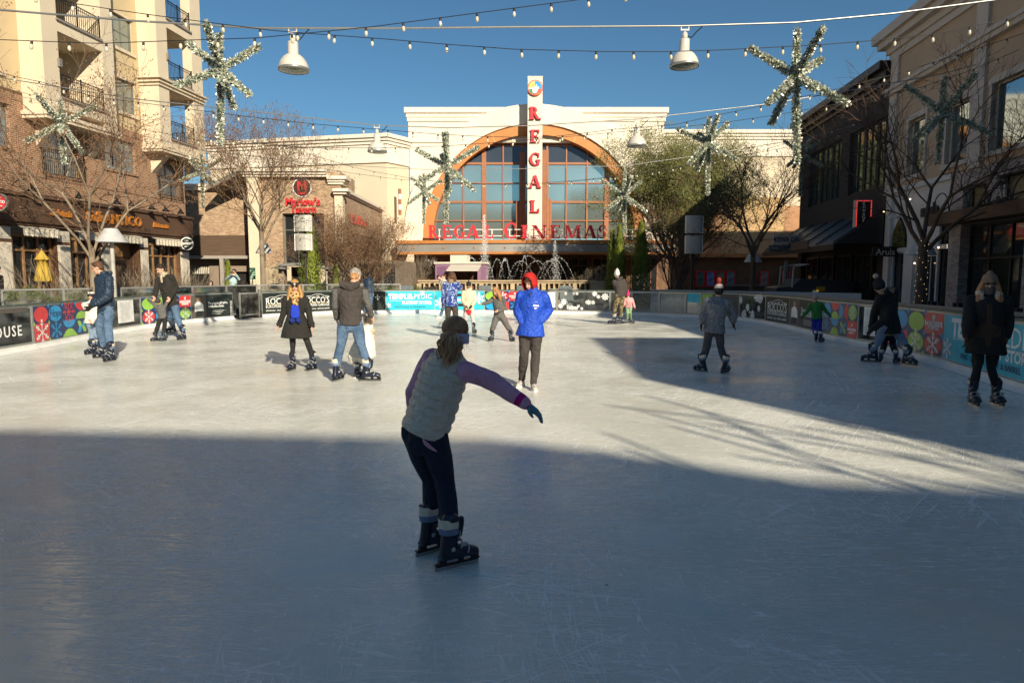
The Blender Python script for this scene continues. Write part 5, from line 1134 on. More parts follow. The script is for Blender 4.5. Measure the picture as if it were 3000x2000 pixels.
# dome lamps
def dome_lamp(loc, D, label):
    t = thing('dome_lamp', label, 'hanging lamp', loc, 0, 'hanging dome lamps'); r = D / 2; k = r / .3
    b = MB(); b.lathe([(0, -.28 * k), (.1 * k, -.28 * k), (.103 * k, -.30 * k), (.103 * k, -.52 * k), (.14 * k, -.535 * k), (.2 * k, -.58 * k), (.26 * k, -.66 * k), (.292 * k, -.74 * k), (.3 * k, -.80 * k), (.3 * k, -.835 * k), (.28 * k, -.835 * k), (.26 * k, -.79 * k)], n=32); b.build('shade', LAMPW, t, smooth=True)
    b = MB(); b.lathe([(0, -.79 * k), (.15 * k, -.785 * k), (.26 * k, -.79 * k), (.28 * k, -.83 * k)], n=32); b.build('lens', LENS, t, smooth=True)
    b = MB(); b.lathe([(.3 * k, -.80 * k), (.308 * k, -.80 * k), (.308 * k, -.84 * k), (.29 * k, -.845 * k)], n=32); b.build('rim', CABLE, t, smooth=True)
    b = MB(); b.tube([(0, 0, -.28 * k), (0, 0, -.25 * k), (0, 0, -.21 * k), (0, 0, -.16 * k), (0, 0, -.12 * k)], [.02 * k, .055 * k, .06 * k, .055 * k, .02 * k], 10); b.bx(-.09 * k, .09 * k, -.01, .01, -.1 * k, -.07 * k); b.tube([(-.08 * k, 0, -.08 * k), (-.08 * k, 0, .01)], .012, 5); b.tube([(.08 * k, 0, -.08 * k), (.08 * k, 0, .01)], .012, 5); b.build('mount', LAMPW, t)
    b = MB(); b.tube([(.03, 0, -.2 * k), (.14, 0, -.24 * k), (.24, 0, -.12 * k), (.35, 0, -.02)], .012, 5); b.build('power_lead', WIRE, t)
dome_lamp(tuple(at(857, 82, YA)), .605, 'white dome lamp on the near cable, left of the pair'); dome_lamp(tuple(at(2007, 76, YA)), .58, 'white dome lamp on the near cable, right of the pair')
dome_lamp(tuple(at(1104, 366, YB)), .60, 'white dome lamp on the middle cable beside the left wing of the cinema'); dome_lamp(tuple(at(1867, 349, YB)), .60, 'white dome lamp on the middle cable above the evergreen tree')
# tinsel stars
TIN = [mat('tinsel_silver', (.66, .68, .58), .4, .45, .1, 20), mat('tinsel_green', (.20, .27, .19), .45, .4, .2, 20), mat('tinsel_gold', (.76, .74, .58), .5, .1, .1, 20)]
def star(u, v0, vc, v1, Y, span, seed, label, tilt=.62, dense=1.0):
    top, cen, bot = at(u, v0, Y), at(u, vc, Y), at(u, v1, Y); t = thing('tinsel_star', label, 'hanging star', tuple(top), 0, 'tinsel stars'); rng = random.Random(seed)
    c = cen - top; Lw = top.z - bot.z; sp = span * Y / FPX; arms = [(Vector((0, 0, 1)), (top.z - cen.z) - .04), (Vector((rng.uniform(-.06, .06), 0, -1)).normalized(), cen.z - bot.z)]
    a0 = math.pi / 6 + rng.uniform(-.15, .15)
    for k in range(6):
        a = a0 + k * math.pi / 3; e = (tilt if k % 2 == 0 else -tilt) * rng.uniform(.75, 1.15); d = Vector((math.cos(a), math.sin(a), math.tan(e))).normalized(); arms.append((d, sp * 1.36 * rng.uniform(.95, 1.08)))
    arms.append((Vector((.35, -.75, -.62)).normalized(), sp * .8)); arms.append((Vector((-.3, .75, .6)).normalized(), sp * .8))
    v, f, mi = [], [], []
    for d, L in arms:
        core = .043 * (sp / .7) ** .5; n = int(480 * dense * L / .8); x = d.orthogonal().normalized(); y = d.cross(x)
        for i in range(n):
            s = rng.random() ** .9; r0 = core * (1.5 - .75 * s); a = rng.uniform(0, 2 * math.pi); o = x * math.cos(a) + y * math.sin(a); p = c + d * (L * s) + o * r0 * rng.uniform(.3, .8)
            q = p + (o * .8 + d * rng.uniform(-.6, .8) + Vector((rng.gauss(0, .3), rng.gauss(0, .3), rng.gauss(0, .3)))).normalized() * rng.uniform(.04, .08); w_ = Vector((rng.gauss(0, 1), rng.gauss(0, 1), rng.gauss(0, 1))).normalized() * .017
            k = len(v); v += [tuple(p - w_), tuple(p + w_), tuple(q + w_), tuple(q - w_)]; f.append((k, k + 1, k + 2, k + 3)); mi.append(rng.choice((0, 0, 1, 2)))
    me = bpy.data.meshes.new('tinsel'); me.from_pydata(v, [], f); [me.materials.append(m) for m in TIN]; me.polygons.foreach_set('material_index', mi); me.update(); link('tinsel', me, t)
    b = MB()
    for d, L in arms: b.tube([tuple(c), tuple(c + d * L * .98)], [.035, .018], 5)
    b.build('frame', TIN[1], t); b = MB(); b.tube([(0, 0, .05), (.03, 0, .0), (0, 0, -.06)], .008, 5); b.build('hook', CABLE, t)
star(646, 92, 204, 424, YA, 104, 1, 'large tinsel star on the near cable left of the left lamp')
star(2331, 80, 223, 478, YA, 118, 2, 'large tinsel star on the near cable against the blue sky on the right')
star(1310, 382, 487, 655, YB, 86, 3, 'tinsel star left of the pylon before the big arch'); star(1243, 507, 560, 655, YC, 47, 4, 'small tinsel star at the left foot of the arch')
star(2075, 340, 418, 572, YB, 74, 5, 'tinsel star above the evergreen tree'); star(1829, 500, 572, 686, YC, 60, 6, 'small tinsel star before the right foot of the arch')
star(592, 450, 502, 610, YC, 48, 7, 'small tinsel star at the corner of the apartment building'); star(2760, 222, 328, 480, 19, 98, 8, 'shaded tinsel star before the tan shop wall')
star(2349, 413, 450, 575, YC, 50, 9, 'small shaded tinsel star at the corner of the charcoal restaurant'); star(180, 292, 362, 480, YB, 78, 10, 'tinsel star seen through the branches of the cafe tree')
# ================================================================ people
SK1 = mat('skin_light', (.62, .36, .25), .5, 0, .06, 12); SK2 = mat('skin_medium', (.42, .22, .14), .5, 0, .06, 12)
LIP = mat('lips', (.45, .12, .10), .4); EYEM = mat('eyes', (.03, .02, .015), .2); SHD = mat('sunglasses', (.008, .008, .009), .1, 0, 0, 1, spec=.8)
H_BRN = mat('hair_brown', (.10, .045, .02), .5, 0, .5, 14, .6, 60, stretch=(3, 3, .6)); H_BLD = mat('hair_blonde', (.60, .36, .13), .45, 0, .4, 14, .6, 60, stretch=(3, 3, .5), col2=(.30, .15, .05)); H_DK = mat('hair_dark', (.03, .018, .012), .5, 0, .4, 14, .5, 60); H_TAN = mat('hair_light_brown', (.42, .21, .09), .5, 0, .5, 14, .6, 60, stretch=(3, 3, .6))
def cloth(nm, c, r=.85, var=.12, sc=10, b=.8, bs=17, **k): return mat('cloth_' + nm, c, r, 0, var, sc, max(b, .75), min(bs, 26), bdist=.045, **k)
JEAN = cloth('blue_denim', (.055, .105, .19), col2=(.12, .19, .30), sc=7); JEAND = cloth('dark_denim', (.012, .02, .042)); JEANL = cloth('light_denim', (.20, .27, .37), sc=6)
C_BLK = cloth('black', (.018, .017, .017)); C_GRY = cloth('grey_marl', (.12, .115, .11)); C_CHR = cloth('charcoal', (.055, .045, .042)); C_NAVY = cloth('navy_quilt', (.015, .032, .062), .45); C_BLU = cloth('royal_blue_nylon', (.012, .07, .52), .55, .1, 6, .5, 25)
C_WHT = cloth('white_fleece', (.72, .66, .58), b=.6, bs=60); C_CRM = cloth('cream_fleece', (.76, .58, .42), b=.6, bs=60); C_VEST = cloth('beige_quilt', (.80, .68, .53), .5, .06, 8, .3, 40); C_PNK = cloth('lilac_knit', (.78, .38, .50), .9, .1, 10, .4, 140)
C_RED = cloth('red_fleece', (.75, .02, .015), col2=(.12, .01, .01), sc=7.5); C_GRN = cloth('green_quilt', (.02, .20, .03), .45); C_BPNT = cloth('blue_snow_trousers', (.015, .03, .30)); C_MINT = cloth('mint_jacket', (.42, .58, .60), .5); C_LPNK = cloth('light_pink', (.72, .36, .36)); C_HOTP = cloth('hot_pink', (.80, .03, .16))
C_GRNP = cloth('pale_green_trousers', (.25, .38, .22)); C_LTG = cloth('pale_grey_joggers', (.52, .50, .50)); C_TAN = cloth('tan_knit', (.30, .19, .12), b=.6, bs=90); C_FUR = cloth('fur_trim', (.30, .22, .15), 1., .5, 40, 1., 80); C_FURP = cloth('pale_fur', (.62, .50, .36), 1., .4, 40, 1., 80)
C_BRN = cloth('brown_gloves', (.10, .045, .02)); C_SCRF = cloth('scarf_blue', (.01, .04, .45)); C_RIB = cloth('knit_white', (.70, .66, .62), b=.8, bs=70)
def vmat(nm, cols, scale, kind='voronoi', stretch=None):  # patterned cloth
    m = mat(nm, (.5, .5, .5), .85); n = m.node_tree.nodes; l = m.node_tree.links; rp = [x for x in n if x.type == 'VALTORGB'][0]; tc = [x for x in n if x.type == 'TEX_COORD'][0]
    t = n.new('ShaderNodeTexVoronoi' if kind == 'voronoi' else 'ShaderNodeTexNoise'); t.inputs['Scale'].default_value = scale
    if kind != 'voronoi': t.inputs['Detail'].default_value = 1.5
    vec = tc.outputs['Object']
    if stretch: mp = n.new('ShaderNodeMapping'); mp.inputs['Scale'].default_value = stretch; mp.inputs['Rotation'].default_value = (.5, .7, .3); l.new(vec, mp.inputs[0]); vec = mp.outputs[0]
    l.new(vec, t.inputs['Vector']); l.new(t.outputs['Distance' if kind == 'voronoi' else 'Fac'], rp.inputs[0])
    cr = rp.color_ramp; cr.interpolation = 'CONSTANT'
    while len(cr.elements) > 1: cr.elements.remove(cr.elements[-1])
    cr.elements[0].position = 0; cr.elements[0].color = (*cols[0][1], 1)
    for p_, c_ in cols[1:]: e = cr.elements.new(p_); e.color = (*c_, 1)
    return m
C_CAMO = vmat('cloth_camouflage', [(0, (.05, .05, .025)), (.42, (.16, .12, .06)), (.52, (.26, .21, .12)), (.6, (.09, .055, .03))], 11, 'noise')
C_LEO = vmat('cloth_leopard', [(0, (.03, .012, .006)), (.33, (.40, .20, .06)), (.6, (.62, .42, .2))], 24)
C_PRT = vmat('cloth_blue_print', [(0, (.02, .05, .24)), (.52, (.60, .66, .80)), (.57, (.02, .06, .28)), (.64, (.10, .18, .45))], 9, 'noise', (1, 3.2, 1.2))
C_SWT = vmat('cloth_speckled_knit', [(0, (.04, .045, .055)), (.38, (.34, .35, .37)), (.62, (.09, .095, .11))], 48)
C_PLD = vmat('cloth_check_scarf', [(0, (.05, .045, .04)), (.3, (.55, .47, .34)), (.6, (.25, .18, .12))], 26)
V3 = Vector
def ell(mb, rings, n=14, cap0=1.0):                    # rings: (centre, lateral vec, front vec, ra, rb)
    vs = []; fs = []; R_ = []
    def shr(r_, k, off): return (r_[0] + off, r_[1], r_[2], r_[3] * k, r_[4] * k)
    a, z = rings[0], rings[-1]; d0 = (rings[0][0] - rings[1][0]); d1 = (rings[-1][0] - rings[-2][0]); d0 = d0.normalized() if d0.length else V3((0, 0, -1)); d1 = d1.normalized() if d1.length else V3((0, 0, 1))
    e0, e1 = min(a[3], a[4]), min(z[3], z[4])
    R_ = [shr(a, .45, d0 * e0 * .8 * cap0), shr(a, .8 + .15 * (cap0 < 1), d0 * e0 * .5 * cap0)] + list(rings) + [shr(z, .8, d1 * e1 * .5), shr(z, .45, d1 * e1 * .8)]
    for c, x, y, ra, rb in R_:
        for j in range(n): t = 2 * math.pi * j / n; vs.append(c + x * (ra * math.cos(t)) + y * (rb * math.sin(t)))
    k = len(R_)
    for i in range(k - 1):
        for j in range(n): j2 = (j + 1) % n; fs.append((i * n + j, i * n + j2, (i + 1) * n + j2, (i + 1) * n + j))
    fs.append(tuple(range(n - 1, -1, -1))); fs.append(tuple((k - 1) * n + j for j in range(n)))
    mb.add(vs, fs)
def limb(mb, pts, rad, n=12, flat=None):     # round limb through joints
    rings = []
    for i, p in enumerate(pts):
        d = (pts[min(i + 1, len(pts) - 1)] - pts[max(i - 1, 0)]).normalized(); x = d.cross(V3((.12, 1, .05))).normalized(); y = d.cross(x); rings.append((p, x, y, rad[i], rad[i] * (flat or 1)))
    # put in-between rings to keep the taper smooth
    out = []
    for i in range(len(rings) - 1):
        for s in (0, .33, .66):
            a, b = rings[i], rings[i + 1]; out.append((a[0].lerp(b[0], s), a[1].lerp(b[1], s).normalized(), a[2].lerp(b[2], s).normalized(), a[3] * (1 - s) + b[3] * s, a[4] * (1 - s) + b[4] * s))
    out.append(rings[-1]); ell(mb, out, n)
def remesh(mb, voxel, it=3):
    me = mb.mesh('tmp'); o = bpy.data.objects.new('tmp', me); COL.objects.link(o)
    m = o.modifiers.new('r', 'REMESH'); m.mode = 'VOXEL'; m.voxel_size = voxel; m.adaptivity = 0
    if it: s = o.modifiers.new('s', 'SMOOTH'); s.factor = .5; s.iterations = it
    dg = bpy.context.evaluated_depsgraph_get(); dg.update(); r = bpy.data.meshes.new_from_object(o.evaluated_get(dg)); bpy.data.objects.remove(o); bpy.data.meshes.remove(me); return r
def co_of(me): a = np.empty(len(me.vertices) * 3, np.float32); me.vertices.foreach_get('co', a); return a.reshape(-1, 3)
def no_of(me): a = np.empty(len(me.vertices) * 3, np.float32); me.vertices.foreach_get('normal', a); return a.reshape(-1, 3)
def set_co(me, c): me.vertices.foreach_set('co', c.astype(np.float32).ravel()); me.update()
def folds(me, amp, seed=1, freq=22., dirs=6):  # soft cloth wrinkles
    c, n = co_of(me), no_of(me); rng = np.random.RandomState(seed); d = np.zeros(len(c))
    for k in range(dirs):
        v = rng.normal(size=3); v[2] *= 1.6; v /= np.linalg.norm(v); w_ = rng.normal(size=3) * 3; ph = rng.rand() * 6; d += np.sin(c @ v * freq * (.6 + .9 * rng.rand()) + 1.4 * np.sin(c @ w_ + ph) + ph)
    d = d / dirs; d = np.sign(d) * np.abs(d) ** .8; set_co(me, c + n * (d * amp)[:, None])
def ridges(me, segs, pitch, amp, warp=.0):    # quilting: ridges counted along the nearest bone
    c, n = co_of(me), no_of(me); best = np.full(len(c), 1e9); T_ = np.zeros(len(c)); off = 0
    for a, b, rr in segs:
        a = np.array(a); b = np.array(b); d = b - a; L = np.linalg.norm(d); u = d / L; t = np.clip((c - a) @ u, -.2 * L, L * 1.15); dist = np.linalg.norm(c - (a + np.outer(t, u)), axis=1) - rr; k = dist < best; best[k] = dist[k]; T_[k] = t[k]
    T_ = T_ + warp * np.sin(c[:, 0] * 17 + c[:, 2] * 9) + warp * .6 * np.sin(c[:, 0] * 41 + c[:, 1] * 30)
    s = np.abs(np.sin(math.pi * T_ / pitch)) ** .55; set_co(me, c + n * ((s - .6) * amp)[:, None])
def finish(me, name, mats, parent, smooth=True):
    mats = mats if isinstance(mats, (list, tuple)) else [mats]
    for m in mats: me.materials.append(m)
    if smooth: me.polygons.foreach_set('use_smooth', [True] * len(me.polygons))
    me.name = name; return link(name, me, parent, world=True)
def paint(me, fn):                            # material index per face from its centre
    c = np.empty(len(me.polygons) * 3, np.float32); me.polygons.foreach_get('center', c); me.polygons.foreach_set('material_index', np.asarray(fn(c.reshape(-1, 3)), np.int32))
# --- ice skate, built once: toe +y, origin on the ice below the ankle
PLB = mat('skate_plastic', (.012, .016, .035), .32, 0, .1, 6, spec=.6); PLG = mat('skate_cuff_silver', (.72, .66, .54), .35, .3); PLBL = mat('skate_liner_blue', (.16, .22, .34), .6); STEEL = mat('blade_steel', (.45, .45, .45), .25, .9); HOLD = mat('blade_holder', (.01, .011, .016), .35); LACE = mat('skate_buckle', (.42, .42, .42), .35, .3)
def make_skate():
    b = MB(); X, Y_, Z = V3((1, 0, 0)), V3((0, 1, 0)), V3((0, 0, 1))
    ell(b, [(V3((0, -.03, .10)), X, Y_, .045, .065), (V3((0, -.02, .17)), X, Y_, .046, .062), (V3((0, -.012, .24)), X, Y_, .048, .062), (V3((0, -.01, .31)), X, Y_, .054, .066), (V3((0, -.01, .335)), X, Y_, .055, .068)])
    ell(b, [(V3((0, -.06, .11)), X, Z, .042, .036), (V3((0, 0, .12)), X, Z, .045, .048), (V3((0, .07, .112)), X, Z, .05, .042), (V3((0, .14, .102)), X, Z, .05, .034), (V3((0, .175, .096)), X, Z, .042, .026)])
    ell(b, [(V3((0, .055, .22)), X, Y_, .03, .02), (V3((0, .068, .29)), X, Y_, .034, .018), (V3((0, .074, .335)), X, Y_, .032, .014)])
    b.bx(-.04, .04, -.095, .19, .072, .088); me = remesh(b, .008, 2); D = {}; D['skate'] = (me, [PLB])
    h = MB(); t = .014
    def pr(P, mi=0): n = len(P); h.add([(-t, y, z) for y, z in P] + [(t, y, z) for y, z in P], [tuple(range(n - 1, -1, -1)), tuple(range(n, 2 * n))] + [(i, (i + 1) % n, (i + 1) % n + n, i + n) for i in range(n)])
    pr([(-.11, .026), (.19, .026), (.205, .04), (.2, .044), (-.12, .044), (-.125, .034)]); pr([(-.10, .044), (-.04, .044), (-.05, .078), (-.095, .078)]); pr([(.05, .044), (.085, .044), (.08, .078), (.04, .078)]); pr([(.145, .044), (.2, .044), (.185, .078), (.13, .078)]); D['blade_holder'] = (h.mesh('h', [HOLD]), None)
    s = MB(); s.bx(-.0025, .0025, -.125, .2, 0, .027); D['blade'] = (s.mesh('s', [STEEL]), None)
    c = MB()
    for z0, z1, r_, mi in ((.288, .332, .0, 0), (.245, .286, -.001, 1)):
        P = [(math.cos(R(a)), math.sin(R(a))) for a in range(150, 391, 20)]; vs = []
        for z in (z0, z1):
            for k in (1.10, 1.16):
                q = 1 + (z - .24) * .9; vs.append([( .052 * k * q * x, -.012 + .064 * k * q * y, z + (.018 * (y < -.5)) * (z == z1)) for x, y in P])
        n = len(P); A = sum(vs, []); F = []
        for i in range(n - 1): F += [(n + i, n + i + 1, 3 * n + i + 1, 3 * n + i), (2 * n + i, 2 * n + i + 1, 3 * n + i + 1, 3 * n + i), (i, i + 1, n + i + 1, n + i)]
        c.add(A, F, mi)
    D['cuff'] = (c.mesh('c', [PLG, PLBL]), None)
    k = MB()
    for y, z, w_ in ((.052, .245, .05), (.065, .175, .052), (.115, .135, .053)):
        P = [(w_ * math.cos(R(a)) * 1.02, y - .02 + .02 * math.sin(R(a)), z - .03 + .045 * math.sin(R(a))) for a in range(0, 181, 30)]; k.tube(P, .0065, 5)
    for sx in (-1, 1): k.ball((sx * .05, -.01, .145), (.008, .016, .016), 8); k.bx(sx * .046 - .006, sx * .046 + .006, .045, .085, .155, .18)
    D['buckles'] = (k.mesh('k', [LACE]), None); me.materials.append(PLB); me.polygons.foreach_set('use_smooth', [True] * len(me.polygons)); me.name = 'skate'; return D
SKT = make_skate()
def add_skate(par, g, yaw, u, tilt=0.0, roll=0.0, light=None):
    M = WM[par.name].inverted() @ Matrix.Translation(g) @ Matrix.Rotation(R(yaw) + math.pi, 4, 'Z') @ Matrix.Rotation(R(roll), 4, 'Y') @ Matrix.Rotation(R(tilt), 4, 'X') @ Matrix.Scale(u, 4)
    o = bpy.data.objects.new('skate', SKT['skate'][0]); COL.objects.link(o); o.parent = par; o.matrix_basis = M; WM[o.name] = WM[par.name] @ M
    for k in ('blade_holder', 'blade', 'cuff', 'buckles'): c = bpy.data.objects.new(k, SKT[k][0]); COL.objects.link(c); c.parent = o
def shoe(par, g, yaw, u, m, hi=.12, sole=None):
    b = MB(); X, Y_, Z = V3((1, 0, 0)), V3((0, 1, 0)), V3((0, 0, 1))
    ell(b, [(V3((0, -.02, .05)), X, Y_, .038, .05), (V3((0, -.01, hi)), X, Y_, .04, .048)]); ell(b, [(V3((0, -.05, .045)), X, Z, .038, .04), (V3((0, .05, .05)), X, Z, .042, .045), (V3((0, .12, .042)), X, Z, .044, .034), (V3((0, .17, .035)), X, Z, .036, .026)])
    me = remesh(b, .009, 2); me.transform(Matrix.Translation(g) @ Matrix.Rotation(R(yaw) + math.pi, 4, 'Z') @ Matrix.Scale(u, 4)); o = finish(me, 'shoe', m, par)
    s = MB(); P = [(-.035, -.09), (.035, -.09), (.046, .02), (.044, .14), (.02, .19), (-.02, .19), (-.044, .14), (-.046, .02)]; s.slab(P, 0, .022); e = s.mesh('sole', [sole or KICK]); e.transform(Matrix.Translation(g) @ Matrix.Rotation(R(yaw) + math.pi, 4, 'Z') @ Matrix.Scale(u, 4)); link('sole', e, o, world=True)
def hand(mb, w_, d, side, u, curl=.5, k=1.0):  # palm, four fingers, thumb; side points towards the thumb
    d = d.normalized(); s = (side - d * side.dot(d)).normalized(); n = d.cross(s)
    ell(mb, [(w_, s, n, .024 * u * k, .019 * u * k), (w_ + d * .035 * u, s, n, .036 * u * k, .018 * u * k), (w_ + d * .085 * u, s, n, .040 * u * k, .016 * u * k)], 10)
    for i, L in enumerate((.070, .078, .072, .056)):
        b0 = w_ + d * .088 * u + s * (.028 - .0185 * i) * u * k; d1 = (d + n * curl * .55).normalized(); m1 = b0 + d1 * L * .5 * u; d2 = (d + n * curl * 1.5).normalized(); limb(mb, [b0 - d * .012 * u, b0, m1, m1 + d2 * L * .5 * u], [.0098 * u * k, .0095 * u * k, .009 * u * k, .0075 * u * k], 7)
    b0 = w_ + d * .03 * u + s * .028 * u * k; m1 = b0 + (d * .5 + s * .7 + n * .3).normalized() * .035 * u; limb(mb, [b0, m1, m1 + (d * .9 + s * .15 + n * .3).normalized() * .035 * u], [.013 * u * k, .0115 * u * k, .009 * u * k], 7)
def T3(p, Y): return at(p[0], p[1], Y + (p[2] if len(p) > 2 else 0))
def person(label, Y, yaw, u, head, neck, pelv, el, wr, kn, ft, toe, top, pants, skin=SK1, hyaw=None, pitch=0, top_o={}, pant_o={}, shoes='skate', hands=None, vox=.011, group=None, hair=None, hat=None, extras=None, seated=False, face=True, shw=.175, cats='person', sk_tilt=(0, 0), sk_roll=(0, 0), handdir=(None, None), curl=.6, handside=None):
    G = [gnd(*ft[0][:2]) if len(ft[0]) == 2 else T3(ft[0], Y), gnd(*ft[1][:2]) if len(ft[1]) == 2 else T3(ft[1], Y)]
    az_ = math.degrees(math.atan2(G[0].x + G[1].x, G[0].y + G[1].y)); hyaw = (yaw if hyaw is None else hyaw) - az_; yaw = yaw - az_; toe = [t_ - az_ for t_ in toe]   # turned as seen by the onlooker
    fw = V3((math.sin(R(yaw)), -math.cos(R(yaw)), 0)); lat = V3((math.cos(R(yaw)), math.sin(R(yaw)), 0)); lat = lat if lat.x * math.cos(R(az_)) - lat.y * math.sin(R(az_)) >= 0 else -lat
    root = thing('person', label, cats, ((G[0].x + G[1].x) / 2, (G[0].y + G[1].y) / 2, 0), 0, group)
    HD, NK, PV = T3(head, Y), T3(neck, Y), T3(pelv, Y); up = (NK - PV).normalized(); lat_s = (lat - up * lat.dot(up)).normalized(); fr = up.cross(lat_s); fr = fr if fr.dot(fw) > 0 else -fr
    SH = [NK - up * .055 * u + lat_s * sgn * shw * u for sgn in (-1, 1)]; HP = [PV + lat * sgn * .088 * u for sgn in (-1, 1)]
    EL = [T3(p, Y) for p in el]; WR = [T3(p, Y) for p in wr]; KN = [T3(p, Y) for p in kn]; az = .16 if shoes == 'skate' else .09; AN = [g + V3((0, 0, az * u)) for g in G]
    F = dict(u=u, HD=HD, NK=NK, PV=PV, SH=SH, EL=EL, WR=WR, KN=KN, AN=AN, up=up, lat=lat_s, fr=fr, root=root, HP=HP, Y=Y)
    hy = yaw if hyaw is None else hyaw; hf = V3((math.sin(R(hy)) * math.cos(R(pitch)), -math.cos(R(hy)) * math.cos(R(pitch)), -math.sin(R(pitch)))); hu = V3((0, 0, 1)); hx = hf.cross(hu).normalized(); hu = hx.cross(hf).normalized()
    HM = Matrix(((hx.x, hf.x, hu.x, HD.x), (hx.y, hf.y, hu.y, HD.y), (hx.z, hf.z, hu.z, HD.z), (0, 0, 0, 1))) @ Matrix.Scale(u, 4); F['HM'] = HM; hs = 1.0 if u > .85 else 1.0 + (.85 - u) * .55
    HM = HM @ Matrix.Scale(hs, 4); F['HM'] = HM
    # continuous body
    b = MB(); b.T = HM
    b.ball((0, -.012, .03), (.072, .088, .084), 16, k=12); b.ball((0, .018, -.022), (.058, .068, .082), 14, k=10); b.ball((0, .038, -.075), (.036, .042, .034), 12, k=8)
    if face: limb(b, [V3((0, .082, .02)), V3((0, .094, -.008)), V3((0, .104, -.028))], [.007, .009, .013], 7); b.ball((.074, -.004, -.012), (.010, .020, .030), 8); b.ball((-.074, -.004, -.012), (.010, .020, .030), 8); b.ball((0, .07, .035), (.05, .02, .012), 8)
    b.T = None
    limb(b, [HD - hu * .06 * u - hf * .01 * u, NK, NK - up * .06 * u], [.05 * u, .055 * u, .08 * u])
    ell(b, [(PV - up * .03 * u, lat_s, fr, .11 * u, .075 * u), (PV + up * .08 * u, lat_s, fr, .11 * u, .075 * u), (PV.lerp(NK, .55), lat_s, fr, .14 * u, .10 * u), (NK - up * .07 * u, lat_s, fr, .15 * u, .085 * u)])
    for i in (0, 1):
        limb(b, [SH[i], EL[i], WR[i]], [.042 * u, .036 * u, .025 * u]); limb(b, [HP[i], KN[i], G[i] + V3((0, 0, (.27 if shoes == 'skate' else .12) * u)), AN[i]], [.055 * u, .034 * u, .026 * u, .024 * u])
        d_ = (WR[i] - EL[i]).normalized(); d_ = handdir[i] if handdir[i] is not None else d_
        if hands is None: hand(b, WR[i] - d_ * .01, d_, fw * .8 + V3((0, 0, .1)), u, curl)
    me = remesh(b, vox * min(1, u + .25) * (.75 if hands is None and Y < 15 else 1), 2); finish(me, 'body', skin, root)
    if face:
        e = MB(); e.T = HM
        for s in (-1, 1): e.ball((s * .028, .081, .012), (.010, .006, .006), 8, 0); e.bx(s * .028 - .013, s * .028 + .013, .083, .089, .030, .034, 0)
        e.ball((0, .086, -.052), (.019, .006, .006), 8, 1); e.T = None; e.build('face_features', [EYEM, LIP], root, world=True)
    # trousers
    po = dict(add=.012, ankle=.062, bag=0); po.update(pant_o); b = MB(); A = po['add']
    ell(b, [(PV - V3((0, 0, .06 * u)), lat, fw, .135 * u + A, .10 * u + A), (PV + up * .04 * u, lat_s, fr, .135 * u + A, .10 * u + A), (PV + up * .10 * u, lat_s, fr, .125 * u + A, .092 * u + A)])
    for i in (0, 1):
        en = G[i] + V3((0, 0, (.25 if shoes == 'skate' else .10) * u)); mid = KN[i].lerp(en, .45)
        limb(b, [HP[i], HP[i].lerp(KN[i], .5), KN[i], mid, en], [.088 * u + A, .08 * u + A, .062 * u + A + po['bag'], .058 * u + A + po['bag'], po['ankle'] * u])
    me = remesh(b, vox, 2); folds(me, .009 * u + .3 * po['bag'], int(Y * 7) % 97, 26); finish(me, 'trousers', pants, root)
    for i in (0, 1):
        if shoes == 'skate': add_skate(root, G[i], toe[i], u * (1 if u > .8 else 1.12), sk_tilt[i], sk_roll[i])
        else: shoe(root, G[i], toe[i], u, shoes, .16 if shoes is C_BLK else .1)
    # top
    o = dict(add=.018, hem=.08, flare=0., pitch=0, amp=.011, sleeve=.0, fold=.007, sleeves=True, cuffm=None, hemw=None, belly=0.); o.update(top_o); A = o['add']; b = MB()
    hemc = PV - up * o['hem'] * u if o['hem'] < .15 else PV - (up * .4 + V3((0, 0, .6))).normalized() * o['hem'] * u
    hl = lat_s if o['hem'] < .15 else lat; hf_ = fr if o['hem'] < .15 else fw
    ell(b, [(hemc, hl, hf_, .14 * u + A + o['flare'] * u, .105 * u + A + o['flare'] * u * .8), (PV, lat_s, fr, .138 * u + A + o['flare'] * u * .45, .105 * u + A + o['flare'] * u * .35), (PV.lerp(NK, .35), lat_s, fr, .13 * u + A + o['belly'], .10 * u + A + o['belly']), (PV.lerp(NK, .62), lat_s, fr, .148 * u + A, .112 * u + A), (PV.lerp(NK, .84), lat_s, fr, .152 * u + A, .098 * u + A), (NK - up * .015 * u, lat_s, fr, .09 * u + A * .5, .07 * u + A * .5)], 20, .08)
    limb(b, [SH[0] + lat_s * .02 * u, NK - up * .02 * u, SH[1] - lat_s * .02 * u], [.048 * u + A * .4, .06 * u + A * .6, .048 * u + A * .4]); limb(b, [NK - up * .03 * u, NK + up * .025 * u], [.062 * u + A * .4, .058 * u + A * .4])
    if o['sleeves']:
        for i in (0, 1): limb(b, [SH[i], SH[i].lerp(EL[i], .5), EL[i], EL[i].lerp(WR[i], .5), WR[i]], [.054 * u + A * .7, .048 * u + A * .65, .044 * u + A * .6 + o['sleeve'], .040 * u + A * .6 + o['sleeve'], .032 * u + A * .55])
    if o.get('extra_geo'): o['extra_geo'](b, F)
    me = remesh(b, vox, 2)
    if o['pitch']: ridges(me, [(PV, NK, .11 * u)] + ([(SH[i], EL[i], .05 * u) for i in (0, 1)] + [(EL[i], WR[i], .045 * u) for i in (0, 1)] if o['sleeves'] else []), o['pitch'], o['amp'], .006)
    if o['fold']: folds(me, o['fold'] * 1.35 * u, int(Y * 13) % 89, 24)
    mats = top if isinstance(top, (list, tuple)) else [top]
    if o.get('paint'): paint(me, lambda c: o['paint'](c, F))
    finish(me, o.get('name', 'jacket'), list(mats), root)
